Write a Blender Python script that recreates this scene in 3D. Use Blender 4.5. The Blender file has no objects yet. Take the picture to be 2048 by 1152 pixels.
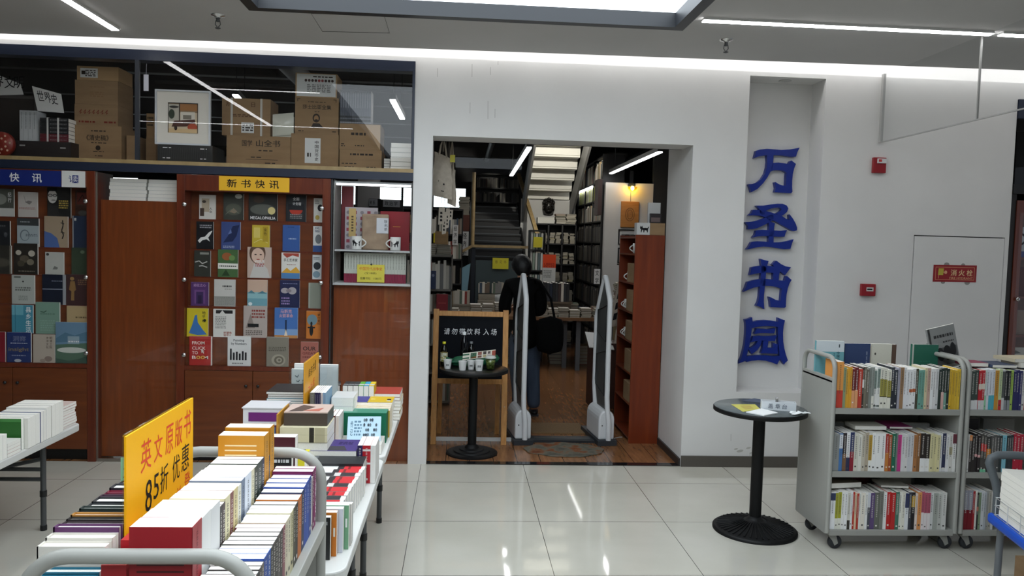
import bpy, math, random
from math import pi, sin, cos, radians
from mathutils import Vector, Matrix, Euler

sc = bpy.context.scene
COL = sc.collection
rnd = random.Random(7)

# ---------------------------------------------------------------- camera
YAW, PITCH, ROLL, FPX = 0.0676, 0.0569, 0.0275, 1566.2
CAM = Vector((0.2636, -6.058, 1.7403))
fwd = Vector((sin(YAW) * cos(PITCH), cos(YAW) * cos(PITCH), -sin(PITCH)))
rgt = Vector((cos(YAW), -sin(YAW), 0.0))
upv = rgt.cross(fwd)
cR = rgt * cos(ROLL) + upv * sin(ROLL)
cU = -rgt * sin(ROLL) + upv * cos(ROLL)
cam = bpy.data.cameras.new('camera')
cam.sensor_width = 36.0
cam.lens = FPX / 2048 * 36.0
cam.clip_start = 0.05
camo = bpy.data.objects.new('camera', cam)
COL.objects.link(camo)
camo.matrix_world = Matrix(((cR.x, cU.x, -fwd.x, CAM.x), (cR.y, cU.y, -fwd.y, CAM.y), (cR.z, cU.z, -fwd.z, CAM.z), (0, 0, 0, 1)))
sc.camera = camo

# ---------------------------------------------------------------- world, exposure
w = bpy.data.worlds.new('world')
sc.world = w
w.use_nodes = True
w.node_tree.nodes['Background'].inputs[0].default_value = (0.80, 0.88, 1.0, 1)
w.node_tree.nodes['Background'].inputs[1].default_value = 0.42
sc.view_settings.view_transform = 'Standard'
sc.view_settings.look = 'None'
sc.view_settings.exposure = 0.0
sc.view_settings.gamma = 1.0
sc.view_settings.use_curve_mapping = False
SKY_E, LINE_E, COVE_E, TUBE_E, WIN_E = 4.3, 18.0, 1.2, 20.0, 2.2


def at(px, py, ax, val):
    """point of the place seen at a photo pixel, on the plane ax = val"""
    d = cR * ((px - 1024) / FPX) + cU * (-(py - 576) / FPX) + fwd
    i = 'xyz'.index(ax)
    return CAM + d * ((val - CAM[i]) / d[i])


# ---------------------------------------------------------------- materials
def lin(h):
    h = h.lstrip('#')
    o = []
    for k in (0, 2, 4):
        c = int(h[k:k + 2], 16) / 255
        o.append(c / 12.92 if c <= 0.04045 else ((c + 0.055) / 1.055) ** 2.4)
    return o[0], o[1], o[2]


MATS = {}


def M(col, rough=0.5, metal=0.0, spec=0.5, emit=0.0, name=None):
    key = (col, rough, metal, spec, emit)
    if key in MATS:
        return MATS[key]
    m = bpy.data.materials.new(name or ('paint_' + col.lstrip('#').lower()))
    m.use_nodes = True
    b = m.node_tree.nodes['Principled BSDF']
    c = lin(col)
    b.inputs['Base Color'].default_value = (*c, 1)
    b.inputs['Roughness'].default_value = rough
    b.inputs['Metallic'].default_value = metal
    b.inputs['Specular IOR Level'].default_value = spec
    if emit:
        b.inputs['Emission Color'].default_value = (*c, 1)
        b.inputs['Emission Strength'].default_value = emit
    MATS[key] = m
    return m


def nodemat(name, rough=0.5, spec=0.5):
    m = bpy.data.materials.new(name)
    m.use_nodes = True
    nt = m.node_tree
    b = nt.nodes['Principled BSDF']
    b.inputs['Roughness'].default_value = rough
    b.inputs['Specular IOR Level'].default_value = spec
    return m, nt, b


def ramp(nt, fac, stops):
    r = nt.nodes.new('ShaderNodeValToRGB')
    el = r.color_ramp.elements
    while len(el) < len(stops):
        el.new(0.5)
    for e, (p, c) in zip(el, stops):
        e.position = p
        e.color = (*lin(c), 1)
    nt.links.new(fac, r.inputs[0])
    return r.outputs[0]


def math_node(nt, op, a, b=None):
    n = nt.nodes.new('ShaderNodeMath')
    n.operation = op
    for i, v in enumerate((a, b)):
        if v is None:
            continue
        if isinstance(v, (int, float)):
            n.inputs[i].default_value = v
        else:
            nt.links.new(v, n.inputs[i])
    return n.outputs[0]


def noise_mat(name, stops, scale=(1, 1, 1), nscale=6.0, detail=6, rough=0.5, spec=0.5, bump=0.0, coat=0.0):
    m, nt, b = nodemat(name, rough, spec)
    tc = nt.nodes.new('ShaderNodeTexCoord')
    mp = nt.nodes.new('ShaderNodeMapping')
    mp.inputs['Scale'].default_value = scale
    nt.links.new(tc.outputs['Object'], mp.inputs['Vector'])
    n = nt.nodes.new('ShaderNodeTexNoise')
    n.inputs['Scale'].default_value = nscale
    n.inputs['Detail'].default_value = detail
    nt.links.new(mp.outputs[0], n.inputs['Vector'])
    nt.links.new(ramp(nt, n.outputs['Fac'], stops), b.inputs['Base Color'])
    if bump:
        bp = nt.nodes.new('ShaderNodeBump')
        bp.inputs['Strength'].default_value = bump
        bp.inputs['Distance'].default_value = 0.004
        nt.links.new(n.outputs['Fac'], bp.inputs['Height'])
        nt.links.new(bp.outputs[0], b.inputs['Normal'])
    if coat:
        b.inputs['Coat Weight'].default_value = coat
        b.inputs['Coat Roughness'].default_value = 0.06
    return m


def glass_mat(name, tint=(1, 1, 1), refl=1.0):
    m = bpy.data.materials.new(name)
    m.use_nodes = True
    nt = m.node_tree
    nt.nodes.remove(nt.nodes['Principled BSDF'])
    out = nt.nodes['Material Output']
    t = nt.nodes.new('ShaderNodeBsdfTransparent')
    t.inputs[0].default_value = (*tint, 1)
    g = nt.nodes.new('ShaderNodeBsdfGlossy')
    g.inputs['Roughness'].default_value = 0.0
    f = nt.nodes.new('ShaderNodeFresnel')
    f.inputs['IOR'].default_value = 1.5
    geo = nt.nodes.new('ShaderNodeNewGeometry')
    front = math_node(nt, 'SUBTRACT', 1.0, geo.outputs['Backfacing'])
    fm = math_node(nt, 'MULTIPLY', math_node(nt, 'MULTIPLY', f.outputs[0], front), 1.7 * refl)
    mx = nt.nodes.new('ShaderNodeMixShader')
    nt.links.new(fm, mx.inputs[0])
    nt.links.new(t.outputs[0], mx.inputs[1])
    nt.links.new(g.outputs[0], mx.inputs[2])
    nt.links.new(mx.outputs[0], out.inputs['Surface'])
    return m


def tile_mat():
    m, nt, b = nodemat('polished_tile', 0.05, 0.45)
    geo = nt.nodes.new('ShaderNodeNewGeometry')
    sp = nt.nodes.new('ShaderNodeSeparateXYZ')
    nt.links.new(geo.outputs['Position'], sp.inputs[0])
    ds = []
    for o, off in ((sp.outputs[0], 400.0), (sp.outputs[1], 400.452)):
        v = math_node(nt, 'ADD', o, off)
        v = math_node(nt, 'DIVIDE', v, 0.8)
        v = math_node(nt, 'FRACT', v)
        v = math_node(nt, 'SUBTRACT', v, 0.5)
        v = math_node(nt, 'ABSOLUTE', v)
        ds.append(math_node(nt, 'GREATER_THAN', v, 0.4977))
    g = math_node(nt, 'MAXIMUM', ds[0], ds[1])
    n = nt.nodes.new('ShaderNodeTexNoise')
    n.inputs['Scale'].default_value = 2.2
    n.inputs['Detail'].default_value = 5
    nt.links.new(geo.outputs['Position'], n.inputs['Vector'])
    base = ramp(nt, n.outputs['Fac'], ((0.3, '#BCB9AD'), (0.7, '#C6C3B8')))
    mx = nt.nodes.new('ShaderNodeMix')
    mx.data_type = 'RGBA'
    nt.links.new(g, mx.inputs['Factor'])
    nt.links.new(base, mx.inputs[6])
    mx.inputs[7].default_value = (*lin('#3A3934'), 1)
    nt.links.new(mx.outputs[2], b.inputs['Base Color'])
    return m


def plank_mat():
    m, nt, b = nodemat('store_floorboards', 0.22, 0.5)
    geo = nt.nodes.new('ShaderNodeNewGeometry')
    mp = nt.nodes.new('ShaderNodeMapping')
    mp.inputs['Rotation'].default_value = (0, 0, pi / 2)
    nt.links.new(geo.outputs['Position'], mp.inputs['Vector'])
    br = nt.nodes.new('ShaderNodeTexBrick')
    br.inputs['Scale'].default_value = 1.0
    br.inputs['Brick Width'].default_value = 1.2
    br.inputs['Row Height'].default_value = 0.19
    br.inputs['Mortar Size'].default_value = 0.003
    br.inputs['Color1'].default_value = (*lin('#8A5E3C'), 1)
    br.inputs['Color2'].default_value = (*lin('#9C6C46'), 1)
    br.inputs['Mortar'].default_value = (*lin('#2A1A10'), 1)
    nt.links.new(mp.outputs[0], br.inputs['Vector'])
    n = nt.nodes.new('ShaderNodeTexNoise')
    mp2 = nt.nodes.new('ShaderNodeMapping')
    mp2.inputs['Scale'].default_value = (9, 1.2, 1)
    nt.links.new(geo.outputs['Position'], mp2.inputs['Vector'])
    n.inputs['Scale'].default_value = 4
    n.inputs['Detail'].default_value = 8
    nt.links.new(mp2.outputs[0], n.inputs['Vector'])
    rr = ramp(nt, n.outputs['Fac'], ((0.3, '#B8B8B8'), (0.7, '#FFFFFF')))
    mx = nt.nodes.new('ShaderNodeMix')
    mx.data_type = 'RGBA'
    mx.blend_type = 'MULTIPLY'
    mx.inputs['Factor'].default_value = 0.8
    nt.links.new(br.outputs['Color'], mx.inputs[6])
    nt.links.new(rr, mx.inputs[7])
    nt.links.new(mx.outputs[2], b.inputs['Base Color'])
    return m


WALL = noise_mat('white_wall_paint', ((0.3, '#D5D4D2'), (0.7, '#DEDDDB')), nscale=1.5, rough=0.75, spec=0.3, bump=0.03)
CEIL = noise_mat('ceiling_paint', ((0.3, '#B9B8B7'), (0.7, '#C0BFBE')), nscale=1.2, rough=0.8, spec=0.2)
TILE = tile_mat()
PLANK = plank_mat()
MAHOG = noise_mat('red_brown_veneer', ((0.25, '#55200F'), (0.55, '#652A15'), (0.8, '#733619')), scale=(6, 6, 0.5), nscale=5, rough=0.3, coat=0.25)
MAHOGL = noise_mat('orange_brown_veneer', ((0.25, '#5C2A10'), (0.55, '#6A3414'), (0.8, '#783E18')), scale=(0.6, 6, 7), nscale=4, rough=0.35, coat=0.2)
DKPANEL = noise_mat('dark_brown_panel', ((0.25, '#6E3312'), (0.55, '#7C3C16'), (0.8, '#8A461A')), scale=(7, 7, 0.6), nscale=5, rough=0.35, coat=0.15)
REDCAB = noise_mat('cherry_red_veneer', ((0.25, '#66260C'), (0.55, '#742E10'), (0.8, '#823814')), scale=(6, 6, 0.5), nscale=4, rough=0.35)
PINE = noise_mat('pine_wood', ((0.25, '#A9743C'), (0.5, '#C08A4C'), (0.8, '#CE9C5E')), scale=(14, 14, 0.9), nscale=5, rough=0.5)
RAILW = noise_mat('pale_handrail_wood', ((0.25, '#8F7850'), (0.8, '#AA9368')), scale=(3, 3, 3), nscale=5, rough=0.5)
TABLEW = noise_mat('book_table_wood', ((0.25, '#6A4A30'), (0.8, '#83603F')), scale=(1, 8, 8), nscale=4, rough=0.4)
CARD = noise_mat('corrugated_cardboard', ((0.3, '#8F7558'), (0.7, '#9C8162')), scale=(1, 1, 5), nscale=4, rough=0.85, spec=0.1)
CARD2 = noise_mat('pale_corrugated_cardboard', ((0.3, '#A98B65'), (0.7, '#B5966F')), scale=(1, 1, 5), nscale=4, rough=0.85, spec=0.1)
CARTG = M('#A0A09A', 0.38, 0.0, 0.5, name='grey_powder_coat')
NAVYTRIM = M('#1B2438', 0.4, name='navy_trim')
GLASS = glass_mat('display_glass', (1, 1, 1), 0.6)
GLASSP = glass_mat('partition_glass', (1, 1, 1), 0.25)
GLASSW = glass_mat('clear_glass_screen', (0.95, 0.955, 0.955), 0.05)
ACRYL = glass_mat('clear_acrylic', (0.93, 0.95, 0.95), 1.0)
DKMESH = glass_mat('smoked_panel', (0.16, 0.17, 0.16), 0.6)
BLK = M('#121314', 0.45, name='black_paint')
BLACKST = M('#08090A', 0.55, 0, 0.3, name='black_cast_iron')
WHT = M('#F2F2F0', 0.6, name='white_board')
PAPER = M('#F7F6F2', 0.85, 0, 0.1, name='white_paper')
PAGE = noise_mat('page_edges', ((0.3, '#E9E6DC'), (0.7, '#F6F4EE')), scale=(60, 60, 60), nscale=5, rough=0.9, spec=0.1)
INK = M('#17171A', 0.7, 0, 0.2, name='black_ink')
REDINK = M('#C8321A', 0.7, 0, 0.2, name='red_ink')
WHITEINK = M('#EDEDED', 0.7, 0, 0.2, name='white_ink')
CHROME = M('#C9C9C9', 0.22, 1.0, name='chrome')
GREYLEG = M('#56585A', 0.35, 0.6, name='grey_steel_tube')


# ---------------------------------------------------------------- mesh builder
class MB:
    def __init__(s):
        s.v, s.f, s.mi, s.ms, s.sm = [], [], [], [], []

    def slot(s, m):
        for i, q in enumerate(s.ms):
            if q is m:
                return i
        s.ms.append(m)
        return len(s.ms) - 1

    def add(s, vs, fs, m, smooth=False):
        o = len(s.v)
        k = s.slot(m)
        s.v += [tuple(p) for p in vs]
        for f in fs:
            s.f.append([i + o for i in f])
            s.mi.append(k)
            s.sm.append(smooth)

    def box(s, x0, x1, y0, y1, z0, z1, m):
        vs = [(x0, y0, z0), (x1, y0, z0), (x1, y1, z0), (x0, y1, z0), (x0, y0, z1), (x1, y0, z1), (x1, y1, z1), (x0, y1, z1)]
        s.add(vs, [(0, 3, 2, 1), (4, 5, 6, 7), (0, 1, 5, 4), (1, 2, 6, 5), (2, 3, 7, 6), (3, 0, 4, 7)], m)
        return s

    def bar(s, a, b, w, h, m):
        """rectangular bar from a to b, w across, h high"""
        a, b = Vector(a), Vector(b)
        d = (b - a).normalized()
        ref = Vector((0, 0, 1)) if abs(d.z) < 0.95 else Vector((0, 1, 0))
        x = d.cross(ref).normalized() * (w / 2)
        y = x.cross(d).normalized() * (h / 2)
        vs = [a - x - y, a + x - y, a + x + y, a - x + y, b - x - y, b + x - y, b + x + y, b - x + y]
        s.add(vs, [(0, 1, 2, 3), (7, 6, 5, 4), (0, 4, 5, 1), (1, 5, 6, 2), (2, 6, 7, 3), (3, 7, 4, 0)], m)
        return s

    def quad(s, a, b, c, d, m):
        s.add([a, b, c, d], [(0, 1, 2, 3)], m)
        return s

    def prism(s, pts, m, t=(0, 0, 0.01)):
        """polygon of 3-D points swept by the vector t"""
        n = len(pts)
        t = Vector(t)
        vs = [Vector(p) for p in pts] + [Vector(p) + t for p in pts]
        fs = [tuple(range(n))[::-1], tuple(range(n, 2 * n))] + [(i, (i + 1) % n, (i + 1) % n + n, i + n) for i in range(n)]
        s.add(vs, fs, m)
        return s

    def poly(s, pts, m):
        s.add(pts, [tuple(range(len(pts)))], m)
        return s

    def tube(s, path, r, m, n=10, closed=False, caps=True):
        P = [Vector(p) for p in path]
        R = r if isinstance(r, (list, tuple)) else [r] * len(P)
        N = len(P)
        rings, prev = [], None
        for i in range(N):
            if closed:
                d = P[(i + 1) % N] - P[i - 1]
            else:
                d = P[min(i + 1, N - 1)] - P[max(i - 1, 0)]
            d.normalize()
            if prev is None:
                ref = Vector((0, 0, 1)) if abs(d.z) < 0.9 else Vector((0, 1, 0))
                x = d.cross(ref).normalized()
            else:
                x = (prev - d * prev.dot(d)).normalized()
            prev = x
            y = d.cross(x)
            rings.append([P[i] + (x * cos(2 * pi * k / n) + y * sin(2 * pi * k / n)) * R[i] for k in range(n)])
        vs = [p for g in rings for p in g]
        fs = []
        for i in range(N if closed else N - 1):
            j = (i + 1) % N
            for k in range(n):
                fs.append((i * n + k, i * n + (k + 1) % n, j * n + (k + 1) % n, j * n + k))
        s.add(vs, fs, m, True)
        if caps and not closed:
            s.add(rings[0], [tuple(range(n))[::-1]], m)
            s.add(rings[-1], [tuple(range(n))], m)
        return s

    def lathe(s, prof, m, c=(0, 0, 0), n=32, smooth=True):
        c = Vector(c)
        vs = [c + Vector((r * cos(2 * pi * k / n), r * sin(2 * pi * k / n), z)) for r, z in prof for k in range(n)]
        fs = []
        for i in range(len(prof) - 1):
            for k in range(n):
                fs.append((i * n + k, i * n + (k + 1) % n, (i + 1) * n + (k + 1) % n, (i + 1) * n + k))
        s.add(vs, fs, m, smooth)
        if prof[0][0] > 1e-4:
            s.add(vs[:n], [tuple(range(n))[::-1]], m)
        if prof[-1][0] > 1e-4:
            s.add(vs[-n:], [tuple(range(n))], m)
        return s

    def ell(s, c, r, m, n=16, k=10):
        vs, fs = [], []
        for i in range(k + 1):
            a = -pi / 2 + pi * i / k
            for j in range(n):
                b = 2 * pi * j / n
                vs.append((c[0] + r[0] * cos(a) * cos(b), c[1] + r[1] * cos(a) * sin(b), c[2] + r[2] * sin(a)))
        for i in range(k):
            for j in range(n):
                fs.append((i * n + j, i * n + (j + 1) % n, (i + 1) * n + (j + 1) % n, (i + 1) * n + j))
        s.add(vs, fs, m, True)
        return s

    def disc(s, c, rx, rz, m, n=20, y=0.0, a0=0.0, a1=2 * pi):
        """flat ellipse in the x-z plane at depth y"""
        s.poly([(c[0] + rx * cos(a0 + (a1 - a0) * k / n), y, c[1] + rz * sin(a0 + (a1 - a0) * k / n)) for k in range(n)][::1], m)
        return s

    def text(s, t, O, X, Z, m, shear=0.0, bold=0.0):
        """lettering fitted to the parallelogram O, O+X, O+Z"""
        vs, fs = text_mesh(t, bold)
        O, X, Z = Vector(O), Vector(X), Vector(Z)
        s.add([O + X * (a + shear * b) + Z * b for a, b in vs], fs, m)
        return s

    def xform(s, mat):
        s.v = [tuple(mat @ Vector(p)) for p in s.v]
        return s

    def obj(s, name, parent=None, loc=None, rot=None, bevel=0.0, sub=0):
        me = bpy.data.meshes.new(name)
        me.from_pydata(s.v, [], s.f)
        for m in s.ms:
            me.materials.append(m)
        me.polygons.foreach_set('material_index', s.mi)
        me.polygons.foreach_set('use_smooth', s.sm)
        me.update()
        o = bpy.data.objects.new(name, me)
        COL.objects.link(o)
        if parent is not None:
            o.parent = parent
        if loc is not None:
            o.location = loc
        if rot is not None:
            o.rotation_euler = rot
        if bevel:
            md = o.modifiers.new('bevel', 'BEVEL')
            md.width = bevel
            md.segments = 2
            md.limit_method = 'ANGLE'
        return o


TXT = {}


def text_mesh(t, bold=0.0):
    if (t, bold) in TXT:
        return TXT[(t, bold)]
    cu = bpy.data.curves.new('lettering', 'FONT')
    cu.body = t
    cu.resolution_u = 2
    cu.offset = bold
    o = bpy.data.objects.new('lettering', cu)
    COL.objects.link(o)
    dg = bpy.context.evaluated_depsgraph_get()
    me = bpy.data.meshes.new_from_object(o.evaluated_get(dg))
    vs = [(v.co.x, v.co.y) for v in me.vertices]
    fs = [tuple(p.vertices) for p in me.polygons]
    bpy.data.objects.remove(o)
    bpy.data.meshes.remove(me)
    bpy.data.curves.remove(cu)
    x0, x1 = min(v[0] for v in vs), max(v[0] for v in vs)
    y0, y1 = min(v[1] for v in vs), max(v[1] for v in vs)
    vs = [((a - x0) / (x1 - x0 + 1e-9), (b - y0) / (y1 - y0 + 1e-9)) for a, b in vs]
    TXT[(t, bold)] = (vs, fs)
    return TXT[(t, bold)]


def tag(o, label, cat, group=None):
    o['label'] = label
    o['category'] = cat
    if group:
        o['group'] = group
    return o


def struct(o):
    o['kind'] = 'structure'
    return o


def empty(name, loc, rz=0.0, label=None, cat=None, group=None):
    o = bpy.data.objects.new(name, None)
    o.empty_display_size = 0.1
    COL.objects.link(o)
    o.location = loc
    o.rotation_euler = (0, 0, rz)
    if label:
        tag(o, label, cat, group)
    return o


ORD = ['first', 'second', 'third', 'fourth', 'fifth', 'sixth', 'seventh', 'eighth', 'ninth', 'tenth', 'eleventh', 'twelfth', 'thirteenth',
       'fourteenth', 'fifteenth', 'sixteenth', 'seventeenth', 'eighteenth', 'nineteenth']


def nth(i):
    if i < 19:
        return ORD[i]
    t, u = divmod(i + 1, 10)
    tens = {2: 'twent', 3: 'thirt', 4: 'fort', 5: 'fift', 6: 'sixt'}[t]
    return tens + 'ieth' if u == 0 else tens + 'y-' + ORD[u - 1]


def cname(h):
    """everyday colour word of a hex colour"""
    h = h.lstrip('#')
    r, g, b = [int(h[k:k + 2], 16) for k in (0, 2, 4)]
    mx, mn = max(r, g, b), min(r, g, b)
    if mx < 62:
        return 'black'
    sat = (mx - mn) / mx
    if sat < 0.13:
        return 'white' if mx > 212 else 'pale grey' if mx > 165 else 'grey' if mx > 95 else 'dark grey'
    import colorsys
    hu = colorsys.rgb_to_hsv(r / 255, g / 255, b / 255)[0] * 360
    dk = mx < 125
    if hu < 14 or hu >= 345:
        return 'dark red' if dk else ('pink' if sat < 0.45 else 'red')
    if hu < 40:
        if mx > 215 and sat > 0.5:
            return 'orange'
        return 'dark brown' if mx < 90 else 'brown' if mx < 185 or sat > 0.4 else 'cream' if mx > 215 else 'tan'
    if hu < 68:
        return ('yellow' if mx > 190 else 'olive') if sat > 0.4 else ('cream' if mx > 200 else 'olive grey')
    if hu < 160:
        return 'dark green' if dk else 'pale green' if sat < 0.3 else 'green'
    if hu < 200:
        return 'teal' if mx < 210 else 'pale blue'
    if hu < 255:
        return 'navy' if mx < 115 else 'pale blue' if sat < 0.3 else 'blue'
    return 'dark purple' if dk else 'pink' if hu > 300 else 'purple'

# ================================================================ SETTING
b = MB().quad((-7, -15, 0), (9, -15, 0), (9, 0.0, 0), (-7, 0.0, 0), TILE)
struct(b.obj('floor'))
b = MB().quad((-7, 0.0, 0), (9, 0.0, 0), (9, 9.6, 0), (-7, 9.6, 0), PLANK)
struct(b.obj('floor_store'))
# ceiling of the arcade, ending just short of the wall (light slot behind its edge); opening for the light box
ce = lambda x: -0.176 - (x + 0.1) * 0.0335
b = MB()
SX0, SX1, SY1, SY0 = -1.06, 1.645, -1.07, -8.2
for x0, x1, y0, y1 in ((-7, SX0, -15, None), (SX1, 9, -15, None), (SX0, SX1, SY1, None), (SX0, SX1, -15, SY0)):
    p = [(x0, y0, 3.15), (x1, y0, 3.15), (x1, ce(x1) if y1 is None else y1, 3.15), (x0, ce(x0) if y1 is None else y1, 3.15)]
    b.prism(p, CEIL, (0, 0, 0.05))
struct(b.obj('ceiling'))
b = MB().box(-7, 9, -1.0, 0.0, 3.5, 3.55, WALL)
struct(b.obj('ceiling_cove'))
# front wall, in one piece round the doorway, the glazed part and the sign niche
b = MB()
b.box(-7, -0.105, 0, 0.2, 3.095, 3.13, WALL)          # above the glass
b.box(-0.105, 0.038, 0, 0.2, 0, 3.13, WALL)           # strip left of the doorway
b.box(0.038, 2.06, 0, 0.32, 2.544, 3.13, WALL).box(0.038, 2.06, 0.32, 0.72, 2.60, 3.13, WALL)        # lintel
b.box(2.06, 2.49, 0, 0.72, 0, 3.13, WALL)             # pier right of doorway
b.box(2.49, 3.10, 0.24, 0.72, 0, 3.13, WALL)          # back of niche
b.box(2.49, 3.10, 0, 0.24, 0, 0.605, WALL)
b.box(2.49, 3.10, 0, 0.24, 3.097, 3.13, WALL)
b.box(3.10, 3.887, 0, 0.4, 0, 3.13, WALL)
b.box(3.887, 4.65, 0, 0.4, 1.896, 3.13, WALL)
b.box(3.887, 4.65, 0.03, 0.4, 0, 1.896, WALL)
b.box(4.65, 4.685, 0, 0.4, 0, 3.13, WALL)
b.box(4.685, 9, 0, 0.2, 3.0, 3.13, WALL)
b.box(-7, 9, 0.06, 0.2, 3.13, 3.5, WALL)           # lit back of the light slot
SCF = M('#8E8C88', .8, 0, .1, name='wall_scuff')
for (px, py, l) in ((944, 128, 26), (875, 136, 18), (981, 134, 16), (940, 205, 22), (976, 202, 36), (990, 218, 18), (996, 122, 8), (1462, 868, 14), (1500, 905, 10)):
    p, q = at(px, py, 'y', -.0006), at(px, py + l, 'y', -.0006)
    b.quad((q.x - .0015, -.0006, q.z), (q.x + .001, -.0006, q.z), (p.x + .0015, -.0006, p.z), (p.x - .001, -.0006, p.z), SCF)
for (px, py, r) in ((1480, 902, .02), (1497, 896, .014), (1472, 898, .012), (1502, 906, .01)):
    p = at(px, py, 'y', -.0006)
    b.poly([(p.x + r * 1.4 * cos(k * pi / 5), -.0006, p.z + r * .6 * sin(k * pi / 5 + .4)) for k in range(10)], M('#B6B4AE', .8, 0, .1))
struct(b.obj('wall_front'))
b = MB().box(2.061, 3.886, -0.012, -0.0005, 0, 0.088, M('#55504A', 0.4, name='taupe_skirting_tile'))
struct(b.obj('baseboard_front'))
# soffit groove and frame line of the doorway
b = MB().box(0.045, 2.055, 0.30, 0.312, 2.5425, 2.5438, INK)
struct(b.obj('trim_1'))
struct(MB().box(-7, -3.665, 0.0, 0.12, 0, 2.19, DKPANEL).obj('wall_panelling'))
struct(MB().box(5.86, 9, 0.02, 0.12, 0, 2.25, DKPANEL).obj('wall_panelling_right'))
# polished dark threshold strip
b = MB().box(0.04, 2.058, 0.0, 0.075, 0.001, 0.006, M('#1A1A1C', 0.08, 0.0, 0.8, name='black_granite'))
struct(b.obj('trim_2'))
b = MB().box(2.045, 2.0595, 0.01, 0.69, 0.0, 0.06, M('#2E2A28', 0.5))
struct(b.obj('baseboard_doorway'))
# hydrant cupboard leaf, flush with wall
hd = MB().box(3.893, 4.644, -0.004, 0.026, 0.02, 1.888, WALL)
hd.box(3.887, 4.65, 0.0262, 0.029, 0.0, 1.896, INK)
struct(hd.obj('door_1'))

struct(MB().box(-7, 9, -15.1, -15.0, 0, 3.2, M('#77797A', 0.8)).obj('wall_rear'))
struct(MB().box(-7.1, -7, -15, 0, 0, 3.2, M('#77797A', 0.8)).obj('wall_arcade'))
# store shell
DKW = M('#4A4A4B', 0.8, name='dark_grey_store_paint')
LTW = noise_mat('store_white_paint', ((0.3, '#BDBCB8'), (0.7, '#C6C5C1')), nscale=1.5, rough=0.8, spec=0.2)
b = MB().box(-7, 9, 9.6, 9.7, 0, 2.42, DKW).box(-7, 9, 9.6, 9.7, 2.80, 4.0, DKW).box(0.35, 9, 9.6, 9.7, 2.42, 2.80, DKW)
struct(b.obj('wall_back'))
struct(MB().box(-7.1, -7, 0.0, 9.7, 0, 4.0, DKW).obj('wall_left'))
struct(MB().box(9, 9.1, 0.0, 9.7, 0, 4.0, DKW).obj('wall_right'))
struct(MB().box(-7, 9, 0.2, 9.7, 3.9, 4.0, M('#5E5F61', 0.85)).obj('ceiling_store'))
b = MB().quad((-7, 0.19, 3.5), (9, 0.19, 3.5), (9, 0.19, 3.95), (-7, 0.19, 3.95), DKW)
struct(b.obj('wall_upper'))

# window at the back of the store, towers outside
def window_view():
    m = bpy.data.materials.new('daylit_towers')
    m.use_nodes = True
    nt = m.node_tree
    bs = nt.nodes['Principled BSDF']
    tc = nt.nodes.new('ShaderNodeTexCoord')
    mp = nt.nodes.new('ShaderNodeMapping')
    mp.inputs['Rotation'].default_value = (pi / 2, 0, 0)
    nt.links.new(tc.outputs['Object'], mp.inputs[0])
    br = nt.nodes.new('ShaderNodeTexBrick')
    br.inputs['Scale'].default_value = 6
    br.inputs['Color1'].default_value = (0.55, 0.72, 0.76, 1)
    br.inputs['Color2'].default_value = (0.75, 0.9, 0.95, 1)
    br.inputs['Mortar'].default_value = (1, 1, 1, 1)
    br.inputs['Mortar Size'].default_value = 0.04
    nt.links.new(mp.outputs[0], br.inputs['Vector'])
    nt.links.new(br.outputs['Color'], bs.inputs['Emission Color'])
    bs.inputs['Emission Strength'].default_value = WIN_E
    bs.inputs['Base Color'].default_value = (0, 0, 0, 1)
    return m
b = MB().box(-6.9, 0.35, 9.66, 9.68, 2.42, 2.80, window_view())
for x in (-5.5, -4.2, -2.9, -1.6, -0.9, -0.3):
    b.box(x - 0.02, x + 0.02, 9.62, 9.66, 2.42, 2.80, M('#5A5E60', 0.5))
struct(b.obj('window_1'))

# light box in the arcade ceiling
FR = M('#23262B', 0.45, name='charcoal_aluminium')
t = empty('ceiling_light_box', ((SX0 + SX1) / 2, (SY0 + SY1) / 2, 3.15), 0, 'huge rectangular light box with charcoal frame set in the ceiling', 'light')
hx, hy = (SX1 - SX0) / 2, (SY1 - SY0) / 2
b = MB()
b.box(-hx, hx, hy - 0.07, hy, -0.03, 0.12, FR).box(-hx, hx, -hy, -hy + 0.07, -0.03, 0.12, FR)
b.box(-hx, -hx + 0.07, -hy + 0.07, hy - 0.07, -0.03, 0.12, FR).box(hx - 0.07, hx, -hy + 0.07, hy - 0.07, -0.03, 0.12, FR)
b.obj('frame', t)
MB().box(-hx + 0.07, hx - 0.07, -hy + 0.07, hy - 0.07, 0.06, 0.08, M('#E4EEF6', 0.6, emit=SKY_E, name='light_box_diffuser')).obj('diffuser', t)

LEDW = M('#FFFFFF', 0.5, emit=LINE_E, name='white_led_diffuser')
def line_light(a, bb, wd, label, name='linear_ceiling_light'):
    mid = (Vector(a) + Vector(bb)) / 2
    t = empty(name, mid, 0, label, 'light', 'linear lights of the arcade ceiling')
    a2, b2 = Vector(a) - mid, Vector(bb) - mid
    up = Vector((0, 0, 0.012))
    MB().bar(a2 + up, b2 + up, wd + 0.012, 0.022, M('#D8D8D6', 0.5)).obj('housing', t)
    MB().bar(a2, b2, wd, 0.006, LEDW).obj('diffuser', t)
ZL = 3.136
line_light((1.72, -1.25, ZL), (3.57, -1.25, ZL), 0.05, 'white linear light along the ceiling right of the light box')
line_light((3.63, -1.25, ZL), (5.4, -1.25, ZL), 0.05, 'white linear light beyond the glass screen at far right')
line_light((-2.15, -0.38, ZL), (-2.15, -4.08, ZL), 0.05, 'white linear light running away from the wall at upper left')
line_light((-2.12, -1.7, ZL), (-1.12, -1.7, ZL), 0.03, 'short white linear light between left line and light box, nearer the wall')
line_light((-3.76, -4.1, ZL), (-1.13, -4.1, ZL), 0.03, 'white linear light across the left ceiling, seen mirrored in glass')
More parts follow.
